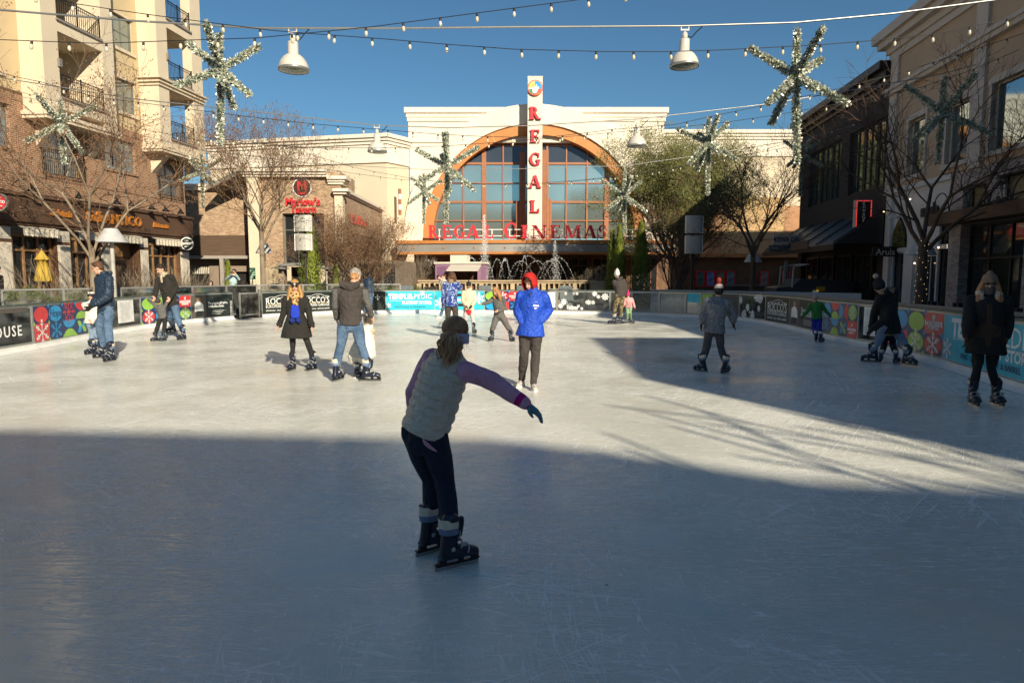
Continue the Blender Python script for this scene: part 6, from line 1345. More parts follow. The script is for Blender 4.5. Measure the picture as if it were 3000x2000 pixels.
    # gloves
    if hands is not None:
        for i in (0, 1):
            b = MB(); d_ = (WR[i] - EL[i]).normalized(); d_ = handdir[i] if handdir[i] is not None else d_; limb(b, [WR[i] - (WR[i] - EL[i]).normalized() * .04 * u, WR[i]], [.04 * u, .034 * u]); hand(b, WR[i], d_, handside or (fw * .8 + V3((0, 0, .1))), u, curl, 1.22); me = remesh(b, .0075 if Y < 15 else .01, 1); hm = hands if isinstance(hands, (list, tuple)) else [hands]
            if len(hm) > 1:
                w0 = np.array(WR[i]); dd = np.array(d_); bands = [(.0, 0), (.02, 1), (.032, 0), (.045, 2), (.055, 0)]
                def pf(c, w0=w0, dd=dd):
                    t_ = (c - w0) @ dd; r_ = np.zeros(len(c), int)
                    for a_, m_ in ((-.05, 1), (-.012, 2), (.0, 1), (.015, 3), (.022, 1), (.034, 0)): r_[t_ > a_ * 1.0] = m_
                    return r_
                paint(me, pf)
            finish(me, 'glove', hm, root)
    if hair: hair(F)
    if hat: hat(F)
    if extras: extras(F)
    return root
def H_short(m, big=1.0):
    def f(F):
        b = MB(); b.T = F['HM']; b.ball((0, -.022, .047), (.082 * big, .092 * big, .082 * big), 14, k=10); b.ball((0, -.05, .0), (.072, .055, .075), 12, k=8); b.ball((0, .045, .095), (.06, .04, .028), 10); b.T = None
        me = remesh(b, .008, 1); folds(me, .004, 3, 90); finish(me, 'hair', m, F['root'])
    return f
def H_long(m, L=.42, wave=.012, front=False, out=0.):
    def f(F):
        b = MB(); b.T = F['HM']; b.ball((0, -.018, .045), (.086, .097, .085), 14, k=10); b.ball((0, -.05, -.01), (.08, .055, .09), 12, k=8)
        for s in (-1, 1):
            for q, (x, y) in enumerate(((.066, .03 if front else -.02), (.082, .0), (.06, -.05))):
                limb(b, [V3((s * x * .8, y * .6, .05)), V3((s * (x + .015), y, -.06)), V3((s * (x + .03 + out), y + (.05 if front else -.03), -.06 - L * .45)), V3((s * (x + .022 + out), y + (.07 if front else -.04), -.06 - L * (.8 + .1 * q)))], [.03, .036, .036, .012], 8)
        b.T = None; me = remesh(b, .009, 1); folds(me, .006, 5, 55); finish(me, 'hair', m, F['root'])
    return f
def beanie(ms, pom=None, tall=1.0, band=None, cap=.03):
    def f(F):
        b = MB(); b.T = F['HM']; ell(b, [(V3((0, -.012, cap)), V3((1, 0, 0)), V3((0, 1, 0)), .086, .102), (V3((0, -.015, .07)), V3((1, 0, 0)), V3((0, 1, 0)), .086, .10), (V3((0, -.02, .07 + .05 * tall)), V3((1, 0, 0)), V3((0, 1, 0)), .066, .078), (V3((0, -.026, .07 + .085 * tall)), V3((1, 0, 0)), V3((0, 1, 0)), .03 / tall ** .5, .036 / tall ** .5)], 16); ell(b, [(V3((0, -.012, cap - .012)), V3((1, 0, 0)), V3((0, 1, 0)), .09, .106), (V3((0, -.012, cap + .025)), V3((1, 0, 0)), V3((0, 1, 0)), .09, .106)], 16)
        b.T = None; me = remesh(b, .008, 1); folds(me, .0015, 2, 160); mm = ms if isinstance(ms, (list, tuple)) else [ms]
        if band: iv = np.array(F['HM'].inverted()); paint(me, lambda c: band((np.c_[c, np.ones(len(c))] @ iv.T)[:, :3]))
        h = finish(me, 'hat', mm, F['root'])
        if pom: b = MB(); b.T = F['HM']; b.ball((0, -.03, .07 + .085 * tall + .055), .047, 12, k=8); b.T = None; me = remesh(b, .008, 0); folds(me, .008, 4, 150); me.materials.append(pom); link('pompom', me, h, world=False) if False else finish(me, 'pompom', [], F['root'])
    return f
def hoodup(m, fur=None, s=1.0):
    def f(F):
        b = MB(); b.T = F['HM']; n = 18; vs = []; fs = []
        rings = [(-.115, .0, .03), (-.10, .07, .09), (-.05, .1, .12), (.01, .102, .125), (.06, .095, .118), (.085, .08, .105)]
        for k_, (y, rx, rz) in enumerate(rings): 
            for j in range(n): t = 2 * math.pi * j / n; vs.append((rx * s * math.cos(t), y, .012 + rz * s * math.sin(t) * (1.08 if math.sin(t) > 0 else 1.15)))
        for k_ in range(len(rings) - 1):
            for j in range(n): fs.append((k_ * n + j, k_ * n + (j + 1) % n, (k_ + 1) * n + (j + 1) % n, (k_ + 1) * n + j))
        b.add(vs, fs); b.T = None; me = b.mesh('hood', [m], True); o = link('hood', me, F['root'], world=True); sm = o.modifiers.new('thickness', 'SOLIDIFY'); sm.thickness = .012; ss = o.modifiers.new('round', 'SUBSURF'); ss.levels = 1; ss.render_levels = 1
        if fur:
            b = MB(); b.T = F['HM']; P = [(.088 * s * math.cos(R(a)), .088, .012 + .112 * s * math.sin(R(a)) * 1.08) for a in range(-60, 241, 20)]; limb(b, [V3(p) for p in P], [.024] * len(P), 8); b.T = None; me = remesh(b, .009, 0); folds(me, .009, 4, 120); finish(me, 'fur_trim', fur, F['root'])
    return f
def hooddown(m, w_=.12):
    def f(F):
        b = MB(); u = F['u']; c = F['NK'] - F['fr'] * .075 * u; ell(b, [(c + F['up'] * .05 * u - F['lat'] * w_ * u * .75, F['up'], F['fr'], .05 * u, .045 * u), (c - F['up'] * .0 * u, F['up'], F['fr'], .085 * u, .055 * u), (c + F['up'] * .05 * u + F['lat'] * w_ * u * .75, F['up'], F['fr'], .05 * u, .045 * u)], 12)
        me = remesh(b, .01, 2); folds(me, .005 * u, 3, 40); finish(me, 'hood', m, F['root'])
    return f
def glasses(F, m=None):
    b = MB(); b.T = F['HM']
    for s in (-1, 1): b.ball((s * .031, .088, .01), (.024, .009, .017), 12)
    b.bx(-.01, .01, .088, .096, .01, .02); b.bx(-.075, -.055, -.01, .085, .012, .02); b.bx(.055, .075, -.01, .085, .012, .02); b.T = None; b.build('sunglasses', m or SHD, F['root'], world=True)
def collar(F, m, name, r=.075, z0=.0, z1=.07, thick=.03, amp=.01, pts=None, arc_=(0, 361)):
    b = MB(); u = F['u']
    for k in range(3): P = [F['NK'] + F['up'] * (z0 + (z1 - z0) * k / 2) * u + (F['lat'] * math.cos(R(a)) + F['fr'] * math.sin(R(a)) * 1.0) * r * u for a in range(*arc_, 30)]; limb(b, P, [thick * u] * len(P), 8)
    if pts:
        for L in pts: limb(b, [F['NK'] + F['lat'] * x * u + F['fr'] * y * u + F['up'] * z * u for x, y, z in L], [.03 * u] * len(L), 8)
    me = remesh(b, .009, 1); folds(me, amp, 6, 60); return finish(me, name, m, F['root'])

GS = 'skaters on the ice'
# 1 girl in the foreground
PINKB = cloth('magenta_band', (.62, .01, .22)); AQUA = cloth('aqua_knit', (.13, .27, .32)); WINE = cloth('wine_knit', (.22, .03, .08)); HBAND = cloth('lilac_headband', (.66, .58, .74), .9, .08, 20, .8, 60)
def girl_hair(F):
    rng = random.Random(5); b = MB(); b.T = F['HM']; b.ball((0, -.018, .047), (.087, .099, .085), 18, k=12); b.ball((0, -.055, .0), (.074, .055, .075), 14, k=8); b.T = None; me = remesh(b, .006, 2)
    finish(me, 'hair', H_TAN, F['root'])
    b = MB(); b.T = F['HM']; rr = []
    for k in range(20): a = 2 * math.pi * k / 20; rr.append(V3((.089 * math.cos(a), -.015 + .099 * math.sin(a), -.012 + .022 * math.sin(a))))
    for dz in (-.034, -.023, -.012, -.001, .01, .02): limb(b, [p + V3((0, 0, dz)) for p in rr + [rr[0], rr[1]]], [.011] * 22, 6)
    b.T = None; me = remesh(b, .005, 1); c, n = co_of(me), no_of(me); set_co(me, c + n * (.0016 * np.sin(c[:, 0] * 240) * np.sin(c[:, 2] * 300))[:, None]); finish(me, 'headband', HBAND, F['root'])
    T = Tree(3); base = F['HM'] @ V3((-.0, -.10, -.005)); dn = V3((-.10, -.10, -1)).normalized()
    for i in range(330):                        # curly ponytail, lock by lock
        a = rng.uniform(0, 6.28); L = rng.uniform(.10, .205); R0 = rng.uniform(.0, .062); p = base + V3((rng.gauss(0, .012), rng.gauss(0, .012), rng.uniform(-.005, .02))); x = dn.orthogonal().normalized(); y = dn.cross(x); ph = rng.uniform(0, 6.28); cr = rng.uniform(.004, .012); prev = p; N_ = 12
        for k in range(1, N_ + 1):
            s = k / N_; w_ = R0 * math.sin(min(1, s * 1.8) * math.pi * .5) * (1 - .25 * s); q = p + dn * (L * s) + (x * math.cos(a) + y * math.sin(a)) * w_ + (x * math.cos(ph + s * 13) + y * math.sin(ph + s * 13)) * cr * min(1, s * 3); r_ = .0058 * (1.1 - .75 * s); T.seg(prev, q, r_, r_ * .94, 4); prev = q
    C0 = V3((0, -.018, .047)); ax = V3((.0885, .1005, .0865)); bk = V3((0, -.93, -.36)).normalized()
    for i in range(420):                        # hair combed back over the head
        st = V3((rng.uniform(-1, 1), rng.uniform(-.1, 1), rng.uniform(-.15, 1))).normalized(); prev = None; lift = rng.uniform(1.0, 1.03); r_ = rng.uniform(.0011, .0021)
        for k in range(9):
            d = (st * (1 - k / 8) + bk * (k / 8) + V3((0, 0, .25 * math.sin(math.pi * k / 8)))).normalized(); q = F['HM'] @ (C0 + V3((ax.x * d.x, ax.y * d.y, ax.z * d.z)) * lift)
            if prev is not None: T.seg(prev, q, r_, r_, 3)
            prev = q
    for i in range(36):                         # stray wisps round the head
        a = rng.uniform(0, 6.28); p = F['HM'] @ V3((.086 * math.cos(a), -.02 + .09 * math.sin(a) * .6 - .03, rng.uniform(-.06, .10))); prev = p; d = (p - F['HD']).normalized() * .6 + V3((0, 0, -.5))
        for k in range(5): q = prev + (d + V3((rng.gauss(0, .6), rng.gauss(0, .6), rng.gauss(0, .4)))).normalized() * .012; T.seg(prev, q, .0009, .0007, 3); prev = q
    me = bpy.data.meshes.new('ponytail'); me.from_pydata(T.v, [], T.f); finish(me, 'ponytail', mat('hair_curls', (.85, .50, .26), .45, 0, .5, 14, col2=(.42, .21, .10)), F['root'])
def girl_shirt(F):
    b = MB(); u = F['u']; up, lat, fr = F['up'], F['lat'], F['fr']
    for i in (0, 1):
        S, E_, W_ = F['SH'][i], F['EL'][i], F['WR'][i]; limb(b, [S - lat * (.03 * u) * (1 if i else -1), S, S.lerp(E_, .5), E_, E_.lerp(W_, .5), W_ + (W_ - E_).normalized() * .0], [.066 * u, .072 * u, .068 * u, .062 * u, .055 * u, .044 * u])
    ell(b, [(F['PV'] - up * .088 * u + V3((.10, -.045, 0)), (lat - up * .3).normalized(), fr, .07 * u, .10 * u), (F['PV'] + up * .04 * u + V3((.02, 0, 0)), lat, fr, .11 * u, .11 * u)], 18, .08)
    me = remesh(b, .0075, 2); folds(me, .0085, 9, 36, 7); w0 = np.array(F['WR'][1]); dd = np.array((F['WR'][1] - F['EL'][1]).normalized())
    paint(me, lambda c: (((c - w0) @ dd > -.058) & ((c - w0) @ dd < -.018) & (np.linalg.norm(c - w0, axis=1) < .2)).astype(int)); finish(me, 'sweater', [C_PNK, PINKB], F['root'])
def vest_geo(b, F):
    pass
person('girl in a beige quilted vest and lilac sleeves reaching out an arm, nearest the camera', 3.92, 138, .86, (1334, 984, .05), (1322, 1044, .03), (1240, 1268, .0), [(1212, 1150, .12), (1447, 1118, -.06)], [(1215, 1215, .25), (1541, 1183, -.14)], [(1266, 1402, .12), (1302, 1400, .02)], [(1264, 1618), (1324, 1662)], [120, 114],
       C_VEST, JEAND, hyaw=164, pitch=14, top_o=dict(add=.026, hem=.0, flare=.012, pitch=.058, amp=.013, sleeves=False, fold=.006, name='vest', belly=.012), pant_o=dict(add=.010, ankle=.06), hands=[AQUA, AQUA, PINKB, WINE], vox=.0078, hair=girl_hair, extras=girl_shirt, shw=.165, handdir=(None, V3((.8, -.1, -.6))), curl=.45, handside=V3((0, -1, -.2)), group=GS, sk_tilt=(0, 0))
# 2 boy in the blue jacket
def boy_x(F):
    hoodup(C_RED, None, 1.02)(F); b = MB(); b.T = F['HM']; b.ball((0, .062, .05), (.07, .03, .02), 10); b.T = None; me = remesh(b, .008, 1); finish(me, 'hair', H_BRN, F['root'])
    b = MB(); u = F['u']; P = [F['PV'].lerp(F['NK'], s) + F['fr'] * (.132 + .0 * s) * u for s in (0, .3, .6, .85, 1.0)]; b.tube(P, .006, 5); b.build('zip', C_NAVY, F['root'], world=True)
    t = MB(); o = F['PV'].lerp(F['NK'], .66) + F['fr'] * .138 * u + F['lat'] * .085 * u
    vs, fs = [(-.05, -.004, -.012), (.05, -.004, -.012), (.05, -.004, .012), (-.05, -.004, .012)], [(0, 1, 2, 3)]; M = Matrix((( F['lat'].x, -F['fr'].x, F['up'].x, o.x), (F['lat'].y, -F['fr'].y, F['up'].y, o.y), (F['lat'].z, -F['fr'].z, F['up'].z, o.z), (0, 0, 0, 1)))
    t.add([M @ V3(v) for v in vs], fs)
    for k in range(5): a = R(90 + (k - 2) * 32); t.add([M @ V3(q) for q in ((.022 * math.cos(a), -.004, .03 + .02 * math.sin(a)), (.036 * math.cos(a - .1), -.004, .03 + .034 * math.sin(a)), (.036 * math.cos(a + .1), -.004, .03 + .036 * math.sin(a)))], [(0, 1, 2)])
    t.add([M @ V3(q) for q in ((-.03, -.004, -.03), (.03, -.004, -.03), (0, -.004, -.055))], [(0, 1, 2)]); t.build('logo', PRINT[WHITE], F['root'], world=True)
WSH = cloth('white_trainers', (.55, .5, .46), .6)
person('boy in a royal blue jacket and red hood with hands in his pockets', 10.05, -12, 1.0, (1552, 828), (1560, 855), (1554, 968), [(1519, 907, .05), (1606, 908, .05)], [(1526, 942, -.06), (1584, 940, -.08)], [(1536, 1040), (1569, 1042)], [(1528, 1130), (1563, 1141)], [-18, 8],
       C_BLU, C_CHR, hyaw=-28, pitch=24, top_o=dict(add=.04, hem=.07, flare=.035, sleeve=.02, fold=.013), pant_o=dict(add=.006, ankle=.052, bag=.004), shoes=WSH, hat=boy_x, shw=.165, handdir=(V3((.55, .45, -.5)), V3((-.55, .45, -.5))),  vox=.0095, group=GS)
# 3 blonde woman
def blonde_x(F):
    glasses(F); b = MB(); b.T = F['HM']; rr = [V3((.088 * math.cos(2 * math.pi * k / 18), -.012 + .102 * math.sin(2 * math.pi * k / 18), .058)) for k in range(20)]
    for dz in (-.015, 0, .015): limb(b, [p + V3((0, 0, dz)) for p in rr], [.011] * 20, 6)
    b.T = None; finish(remesh(b, .008, 1), 'headband', C_BLK, F['root']); b = MB(); b.T = F['HM']; b.ball((.0, .104, .058), (.017, .004, .014), 8); b.T = None; b.build('headband_badge', PRINT[WHITE], F['root'], world=True)
    collar(F, C_LEO, 'leopard_scarf', .085, .0, .06, .04, .012, [[(-.03, .1, -.02), (-.02, .15, -.12), (.0, .15, -.2)], [(.04, .1, -.02), (.03, .15, -.12), (.02, .15, -.2)]])
    b = MB(); u = F['u']; o = F['NK'] + F['fr'] * .155 * u
    ell(b, [(o - F['up'] * .16 * u, F['lat'], F['fr'], .07 * u, .022 * u), (o - F['up'] * .3 * u + F['fr'] * .02, F['lat'], F['fr'], .085 * u, .025 * u), (o - F['up'] * .38 * u + F['fr'] * .03, F['lat'], F['fr'], .08 * u, .022 * u)], 12)
    finish(remesh(b, .01, 1), 'blue_scarf', C_SCRF, F['root'])
    for s in (-1, 1): b = MB(); b.ball(tuple(o - F['up'] * .44 * u + F['lat'] * s * .055 * u + F['fr'] * .035), .05 * u, 12, k=8); me = remesh(b, .008, 0); folds(me, .008, 4, 130); finish(me, 'pompom', cloth('navy_fur', (.01, .03, .2), 1., .3, 40, 1., 80), F['root'])
    for i in (0, 1): b = MB(); W_ = F['WR'][i]; d = (W_ - F['EL'][i]).normalized(); limb(b, [W_ - d * .09 * u, W_ - d * .01 * u], [.056 * u, .06 * u]); me = remesh(b, .01, 0); folds(me, .01, 3, 110); finish(me, 'fur_cuff', C_BLK, F['root'])
    b = MB(); b.T = F['HM']
    for s in (-1, 1): b.ball((s * .085, .01, -.065), (.012, .012, .028), 6)
    b.T = None; b.build('earring', C_SCRF, F['root'], world=True)
person('blonde woman in a black swing coat, leopard scarf, dark headband and sunglasses', 11.9, -4, .93, (864, 838), (865, 868), (868, 950), [(832, 912, .0), (903, 912, .0)], [(818, 953, -.05), (914, 955, -.05)], [(858, 1003), (902, 1005)], [(858, 1085), (917, 1084)], [-25, -35],
       cloth('black_wool', (.022, .02, .018), .95), C_BLK, hyaw=-3, pitch=10, top_o=dict(add=.028, hem=.24, flare=.12, fold=.010, name='coat'), pant_o=dict(add=-.006, ankle=.046), hair=H_long(H_BLD, .50, front=True, out=.035), extras=blonde_x, vox=.0095, group=GS)
# 4 man seen from behind in a dark vest hoodie
def vestpaint(c, F):
    r_ = np.zeros(len(c), int)
    for i in (0, 1):
        S_, E_ = np.array(F['SH'][i]), np.array(F['EL'][i]); L_ = np.array(F['lat']) * (1 if i else -1); r_[((c - S_) @ L_ > -.005) & ((c - S_) @ np.array(F['up']) < .03)] = 1
    pv = np.array(F['PV']); r_[(c - pv) @ np.array(F['up']) < -.035] = 1; return r_
person('man seen from behind in a charcoal hooded vest, grey sleeves and blue jeans', 10.7, 176, 1.04, (1040, 814), (1026, 842), (1026, 945), [(983, 893, .0), (1078, 893, .08)], [(987, 932, .2), (1086, 924, .3)], [(998, 1014, .0), (1060, 1014, .05)], [(987, 1116), (1078, 1117)], [150, 78],
       [C_CHR, C_GRY], JEAN, hyaw=165, pitch=38, top_o=dict(add=.03, hem=.03, flare=.01, fold=.006, paint=vestpaint, name='hooded_vest'), pant_o=dict(add=.008), hair=H_short(H_TAN), hat=beanie(cloth('grey_fleece', (.36, .32, .29), 1, .3, 30, .9, 80), None, .8, cap=.05), extras=hooddown(C_CHR, .16), vox=.0095, shw=.195, group=GS)
# 5 small child in white beside him
def cape(F):
    b = MB(); u = F['u']; z = F['NK']; g = F['root'].location; bt = V3((at(1057, 1035, 11.2).x, 11.25, .34)); X, Y_ = V3((1, 0, 0)), V3((0, 1, 0))
    ell(b, [(bt, X, Y_, .235, .2), (bt.lerp(z, .5), X, Y_, .17, .15), (z, X, Y_, .09, .09)], 20); me = remesh(b, .011, 2); folds(me, .014, 5, 22); finish(me, 'cape', cloth('ivory_cape', (.74, .70, .62), .8, .05, 4, .2, 50), F['root'])
person('small child in an ivory cape and fur hood beyond the man in the hooded vest', 11.25, 150, .60, (1079, 938), (1077, 958), (1068, 1010), [(1060, 985), (1092, 985)], [(1058, 1010), (1094, 1010)], [(1050, 1048), (1072, 1045)], [(1048, 1106), (1072, 1101)], [100, 100], C_FURP, C_GRY, hat=hoodup(C_FURP, C_FURP), extras=cape, pitch=5, pant_o=dict(ankle=.05), group=GS)
# 6 distant skater
person('distant skater in a dark jacket and jeans behind the man in the hooded vest', 27, 150, 1.0, (1076, 806), (1079, 816), (1080, 862), [(1070, 838), (1091, 838)], [(1071, 855), (1092, 858)], [(1073, 888), (1086, 888)], [(1069, 929), (1084, 928)], [-60, -60], C_NAVY, JEAN, hair=H_short(H_DK), vox=.014, group=GS)
# 7 man in the navy puffer
person('man in a navy quilted jacket and blue jeans looking down to the left', 13.5, -62, 1.06, (287, 785), (304, 808), (311, 900), [(291, 868, .25), (315, 868, -.22)], [(266, 897, .25), (276, 892, -.30)], [(293, 958, .18), (316, 960, -.12)], [(303, 1048), (326, 1059)], [-62, -38],
       C_NAVY, JEAN, hyaw=-105, pitch=18, top_o=dict(add=.036, hem=.05, flare=.0, pitch=.055, amp=.014, sleeve=.012, fold=.003), pant_o=dict(add=.008, bag=.006), hands=C_BLK, hair=H_short(H_BRN), extras=hooddown(C_NAVY, .12), vox=.0105, group=GS)
# 8 child in the penguin hat (plain black and white knit here)
person('child in a black and white bobble hat and cream jacket holding the man in navy', 14.6, -25, .80, (267, 868), (268, 886), (270, 935), [(256, 912), (284, 908)], [(264, 935, -.1), (288, 925)], [(269, 972), (278, 972)], [(270, 1038), (281, 1035)], [-50, -50], C_WHT, JEANL, hyaw=-20, top_o=dict(add=.03, hem=.1, flare=.02), pant_o=dict(ankle=.05), hat=beanie([C_BLK, C_RIB], C_GRY, .9, band=lambda c: ((c[:, 2] > .07) & (c[:, 2] < .12) & (np.abs(np.sin(c[:, 0] * 34)) > .35)).astype(int)), vox=.011, group=GS)
# 9 man in the black coat
def coat_x(F):
    collar(F, C_PLD, 'check_scarf', .07, .0, .06, .032, .006, [[(-.02, .09, 0), (.0, .12, -.08), (.01, .13, -.14)]])
    b = MB(); u = F['u']
    for z in (.22, .30, .38):
        for s in (-.045, .045): b.ball(tuple(F['NK'] - F['up'] * z * u + F['lat'] * s * u + F['fr'] * .155 * u), .014 * u, 8)
    b.build('coat_button', cloth('button_brown', (.05, .04, .03), .4), F['root'], world=True)
    b = MB(); k = F['NK']; q = .155
    for s in (-1, 1): b.add([k + F['lat'] * s * .04 * u + F['fr'] * .1 * u, k + F['lat'] * s * .11 * u + F['fr'] * .13 * u - F['up'] * .06 * u, k + F['lat'] * s * .075 * u + F['fr'] * q * u - F['up'] * .19 * u, k + F['lat'] * s * .01 * u + F['fr'] * q * u - F['up'] * .2 * u], [(0, 1, 2, 3)])
    b.build('lapel', C_BLK, F['root'], world=True)
person('dark-haired man in a black double-breasted coat and check scarf helping a toddler', 17.7, -38, 1.08, (470, 789), (481, 809), (499, 880), [(459, 842, -.1), (517, 842, .1)], [(454, 868, -.3), (499, 872, -.25)], [(497, 932, .35), (519, 930)], [(506, 975), (536, 996)], [-60, -38],
       cloth('black_peacoat', (.024, .021, .018), .95), JEAN, hyaw=-48, pitch=28, top_o=dict(add=.035, hem=.13, flare=.02, fold=.006, name='coat'), hair=H_short(H_DK), extras=coat_x, vox=.0105, group=GS, shw=.19)
# 10 toddler with raised arms
person('toddler in a grey jacket with both arms held up by the black-coated man', 17.35, -30, .60, (464, 884), (470, 896), (476, 928), [(447, 886), (488, 888)], [(434, 877, .1), (496, 877, .1)], [(464, 950), (483, 950)], [(456, 999), (480, 999)], [-62, -52], C_GRY, C_BLK, hyaw=-35, pitch=45, top_o=dict(add=.03, hem=.06), pant_o=dict(ankle=.06, bag=.006), hat=beanie(C_CHR, None, .7), vox=.010, group=GS)
# 11 child in the blue print jacket
person('child in a blue and white printed jacket with fur collar seen from behind', 18, 172, .93, (1324, 808), (1322, 826), (1322, 886), [(1300, 860, .05), (1347, 846, .1)], [(1297, 886, .05), (1351, 838, .25)], [(1312, 930), (1335, 930)], [(1314, 988), (1337, 986)], [150, 160], C_PRT, C_CHR, top_o=dict(add=.035, hem=.1, flare=.02), hair=H_long(H_BRN, .12), extras=lambda F: collar(F, C_FUR, 'fur_collar', .08, -.01, .04, .04, .012), hands=C_BLK, vox=.011, group=GS)
# 12 child in the cream fleece
def cream_x(F):
    b = MB(); u = F['u']; ell(b, [(F['PV'] - F['up'] * .12 * u, F['lat'], F['fr'], .155 * u, .12 * u), (F['PV'] - F['up'] * .04 * u, F['lat'], F['fr'], .16 * u, .125 * u)], 14); me = remesh(b, .011, 1); folds(me, .004, 3, 30); finish(me, 'red_shirt', cloth('red_jersey', (.6, .02, .03)), F['root']); hooddown(C_CRM, .12)(F)
person('child in a cream fleece, black beanie and pale grey joggers with clasped hands', 19.8, 3, .84, (1373, 836), (1373, 852), (1373, 905), [(1356, 884, -.05), (1391, 884, -.05)], [(1366, 896, -.22), (1382, 896, -.22)], [(1365, 935), (1385, 935)], [(1361, 972), (1388, 976)], [10, 25], C_CRM, C_LTG, skin=SK2, pitch=15, top_o=dict(add=.035, hem=.02, flare=.01), hat=beanie(C_BLK, None, .8), hands=C_BLK, extras=cream_x, vox=.011, group=GS)
# 13 child bending in grey
person('long-haired child in grey sweatshirt and trousers bending with arms out', 17.4, -30, .86, (1452, 853, -.15), (1458, 869), (1463, 925), [(1432, 886, -.1), (1480, 902)], [(1413, 890, -.2), (1460, 911, -.2)], [(1446, 955, -.1), (1484, 951, -.1)], [(1440, 999), (1499, 999)], [-28, 28], C_GRY, C_GRY, hyaw=-35, pitch=40, top_o=dict(add=.025, hem=.05), pant_o=dict(bag=.006), hair=H_long(H_TAN, .28, front=True), vox=.0105, group=GS, sk_roll=(-8, 12))
# 14 man in camouflage trousers
person('man in a white beanie, brown hoodie and camouflage trousers seen from behind', 23.2, 205, 1.03, (1807, 805), (1812, 819), (1817, 864), [(1804, 843), (1832, 843)], [(1808, 862), (1829, 866)], [(1802, 902), (1819, 902)], [(1797, 950), (1816, 949)], [-85, -85], C_CHR, C_CAMO, top_o=dict(add=.03, hem=.05), pant_o=dict(add=.012), hat=beanie(C_RIB, None, 1.5), extras=hooddown(C_CHR, .12), vox=.012, group=GS)
# 15 toddler in pink
person('toddler in a pale pink jacket and bright pink bobble hat beside the man in camouflage', 23.3, 185, .64, (1840, 864), (1841, 873), (1842, 897), [(1830, 887), (1856, 887)], [(1826, 896), (1859, 899)], [(1838, 916), (1846, 915)], [(1836, 948), (1848, 947)], [-70, 60], C_LPNK, C_GRNP, top_o=dict(add=.025, hem=.06, flare=.02), hat=beanie(C_HOTP, C_HOTP, .8), hands=C_HOTP, vox=.011, group=GS)
# 16 skater in the grey sweater
STRB = cloth('hat_stripes', (.35, .05, .03))
def bandf(c): z = c[:, 2]; r_ = np.zeros(len(z), int); r_[(z > .045) & (z < .115)] = 1; r_[(z > .115)] = 2; r_[(z > .062) & (z < .072)] = 2; return r_
person('skater in a speckled grey sweater and striped bobble hat seen from behind', 11.75, 178, .90, (2106, 852), (2102, 876), (2092, 964), [(2063, 918, .05), (2146, 914, .05)], [(2056, 945, .0), (2148, 943, .0)], [(2070, 1018), (2112, 1018)], [(2058, 1089), (2120, 1093)], [-125, 150], C_SWT, cloth('grey_trousers', (.075, .075, .082)), pitch=10, top_o=dict(add=.045, hem=.06, flare=.03, sleeve=.02, fold=.008, name='sweater'), pant_o=dict(add=.004, bag=.006, ankle=.055), hat=beanie([C_BLK, C_RIB, STRB], STRB, .9, band=bandf, cap=.0), hands=cloth('maroon_gloves', (.05, .012, .015)), vox=.0095, group=GS, sk_roll=(-6, 10))
# 17 child in green
person('small child in a bright green quilted jacket and blue snow trousers seen from behind', 17.3, 188, .72, (2388, 876), (2390, 888), (2393, 930), [(2368, 908), (2417, 908)], [(2354, 924, -.05), (2429, 922, -.05)], [(2386, 962), (2399, 962, -.1)], [(2390, 1001), (2404, 1003)], [170, 150], C_GRN, [C_BPNT], top_o=dict(add=.03, hem=.03, pitch=.045, amp=.010, fold=.002), pant_o=dict(bag=.012, ankle=.07), hat=beanie(cloth('pale_pink_knit', (.45, .30, .28)), None, .8), hands=C_BLK, vox=.010, group=GS)
# 18 adult in the black parka, 19 child between the legs
person('adult in a long black fur-hooded parka bending over a child', 13.0, -125, 1.05, (2575, 838, .05), (2598, 858), (2606, 950, .1), [(2562, 915, .15), (2600, 930, -.2)], [(2553, 950, .25), (2560, 962, -.15)], [(2573, 998, .05), (2645, 1000)], [(2556, 1061), (2657, 1070)], [-85, 50], C_BLK, JEANL, pitch=30, hyaw=-120, top_o=dict(add=.045, hem=.16, flare=.05, name='parka'), hat=beanie(C_BLK, C_FURP, .8, cap=.0), extras=lambda F: (hooddown(C_BLK, .16)(F), collar(F, C_FUR, 'fur_trim', .105, .02, .06, .03, .012, arc_=(150, 391))), hands=C_BLK, vox=.0105, group=GS)
person('small child in dark jeans and lime top below the adult in the black parka', 13.35, 170, .66, (2598, 905), (2601, 922), (2604, 974), [(2590, 948), (2616, 948)], [(2590, 965), (2618, 965)], [(2590, 1012), (2616, 1012)], [(2580, 1062), (2624, 1064)], [175, 150], cloth('lime_stripe', (.30, .42, .08)), JEAND, hat=beanie(C_BRN, None, .7), pant_o=dict(ankle=.055, bag=.006), vox=.011, group=GS)
# 20 woman at the right
def tanpanel(c, F):
    r_ = np.zeros(len(c), int); pv = np.array(F['PV']); up, fr, lat = np.array(F['up']), np.array(F['fr']), np.array(F['lat']); z = (c - pv) @ up; x = (c - pv) @ lat; f = (c - pv) @ fr
    r_[(f > .05) & (z > .0) & (z < .17) & (np.abs(x) < .14) & (z < .18 - np.abs(np.abs(x) - .03) * .5)] = 1; r_[(f > .05) & (np.abs(x) < .028) & (z > -.12) & (z < .42)] = 1; return r_
def wom_x(F):
    glasses(F); b = MB(); b.T = F['HM']; ell(b, [(V3((0, .045, -.06)), V3((1, 0, 0)), V3((0, 1, 0)), .068, .058), (V3((0, .035, -.095)), V3((1, 0, 0)), V3((0, 1, 0)), .066, .07)], 14); b.T = None; me = remesh(b, .008, 1); folds(me, .003, 3, 60); finish(me, 'neck_gaiter', cloth('grey_gaiter', (.10, .085, .085)), F['root'])
    collar(F, C_FURP, 'fur_collar', .105, -.02, .04, .042, .014, arc_=(150, 391))
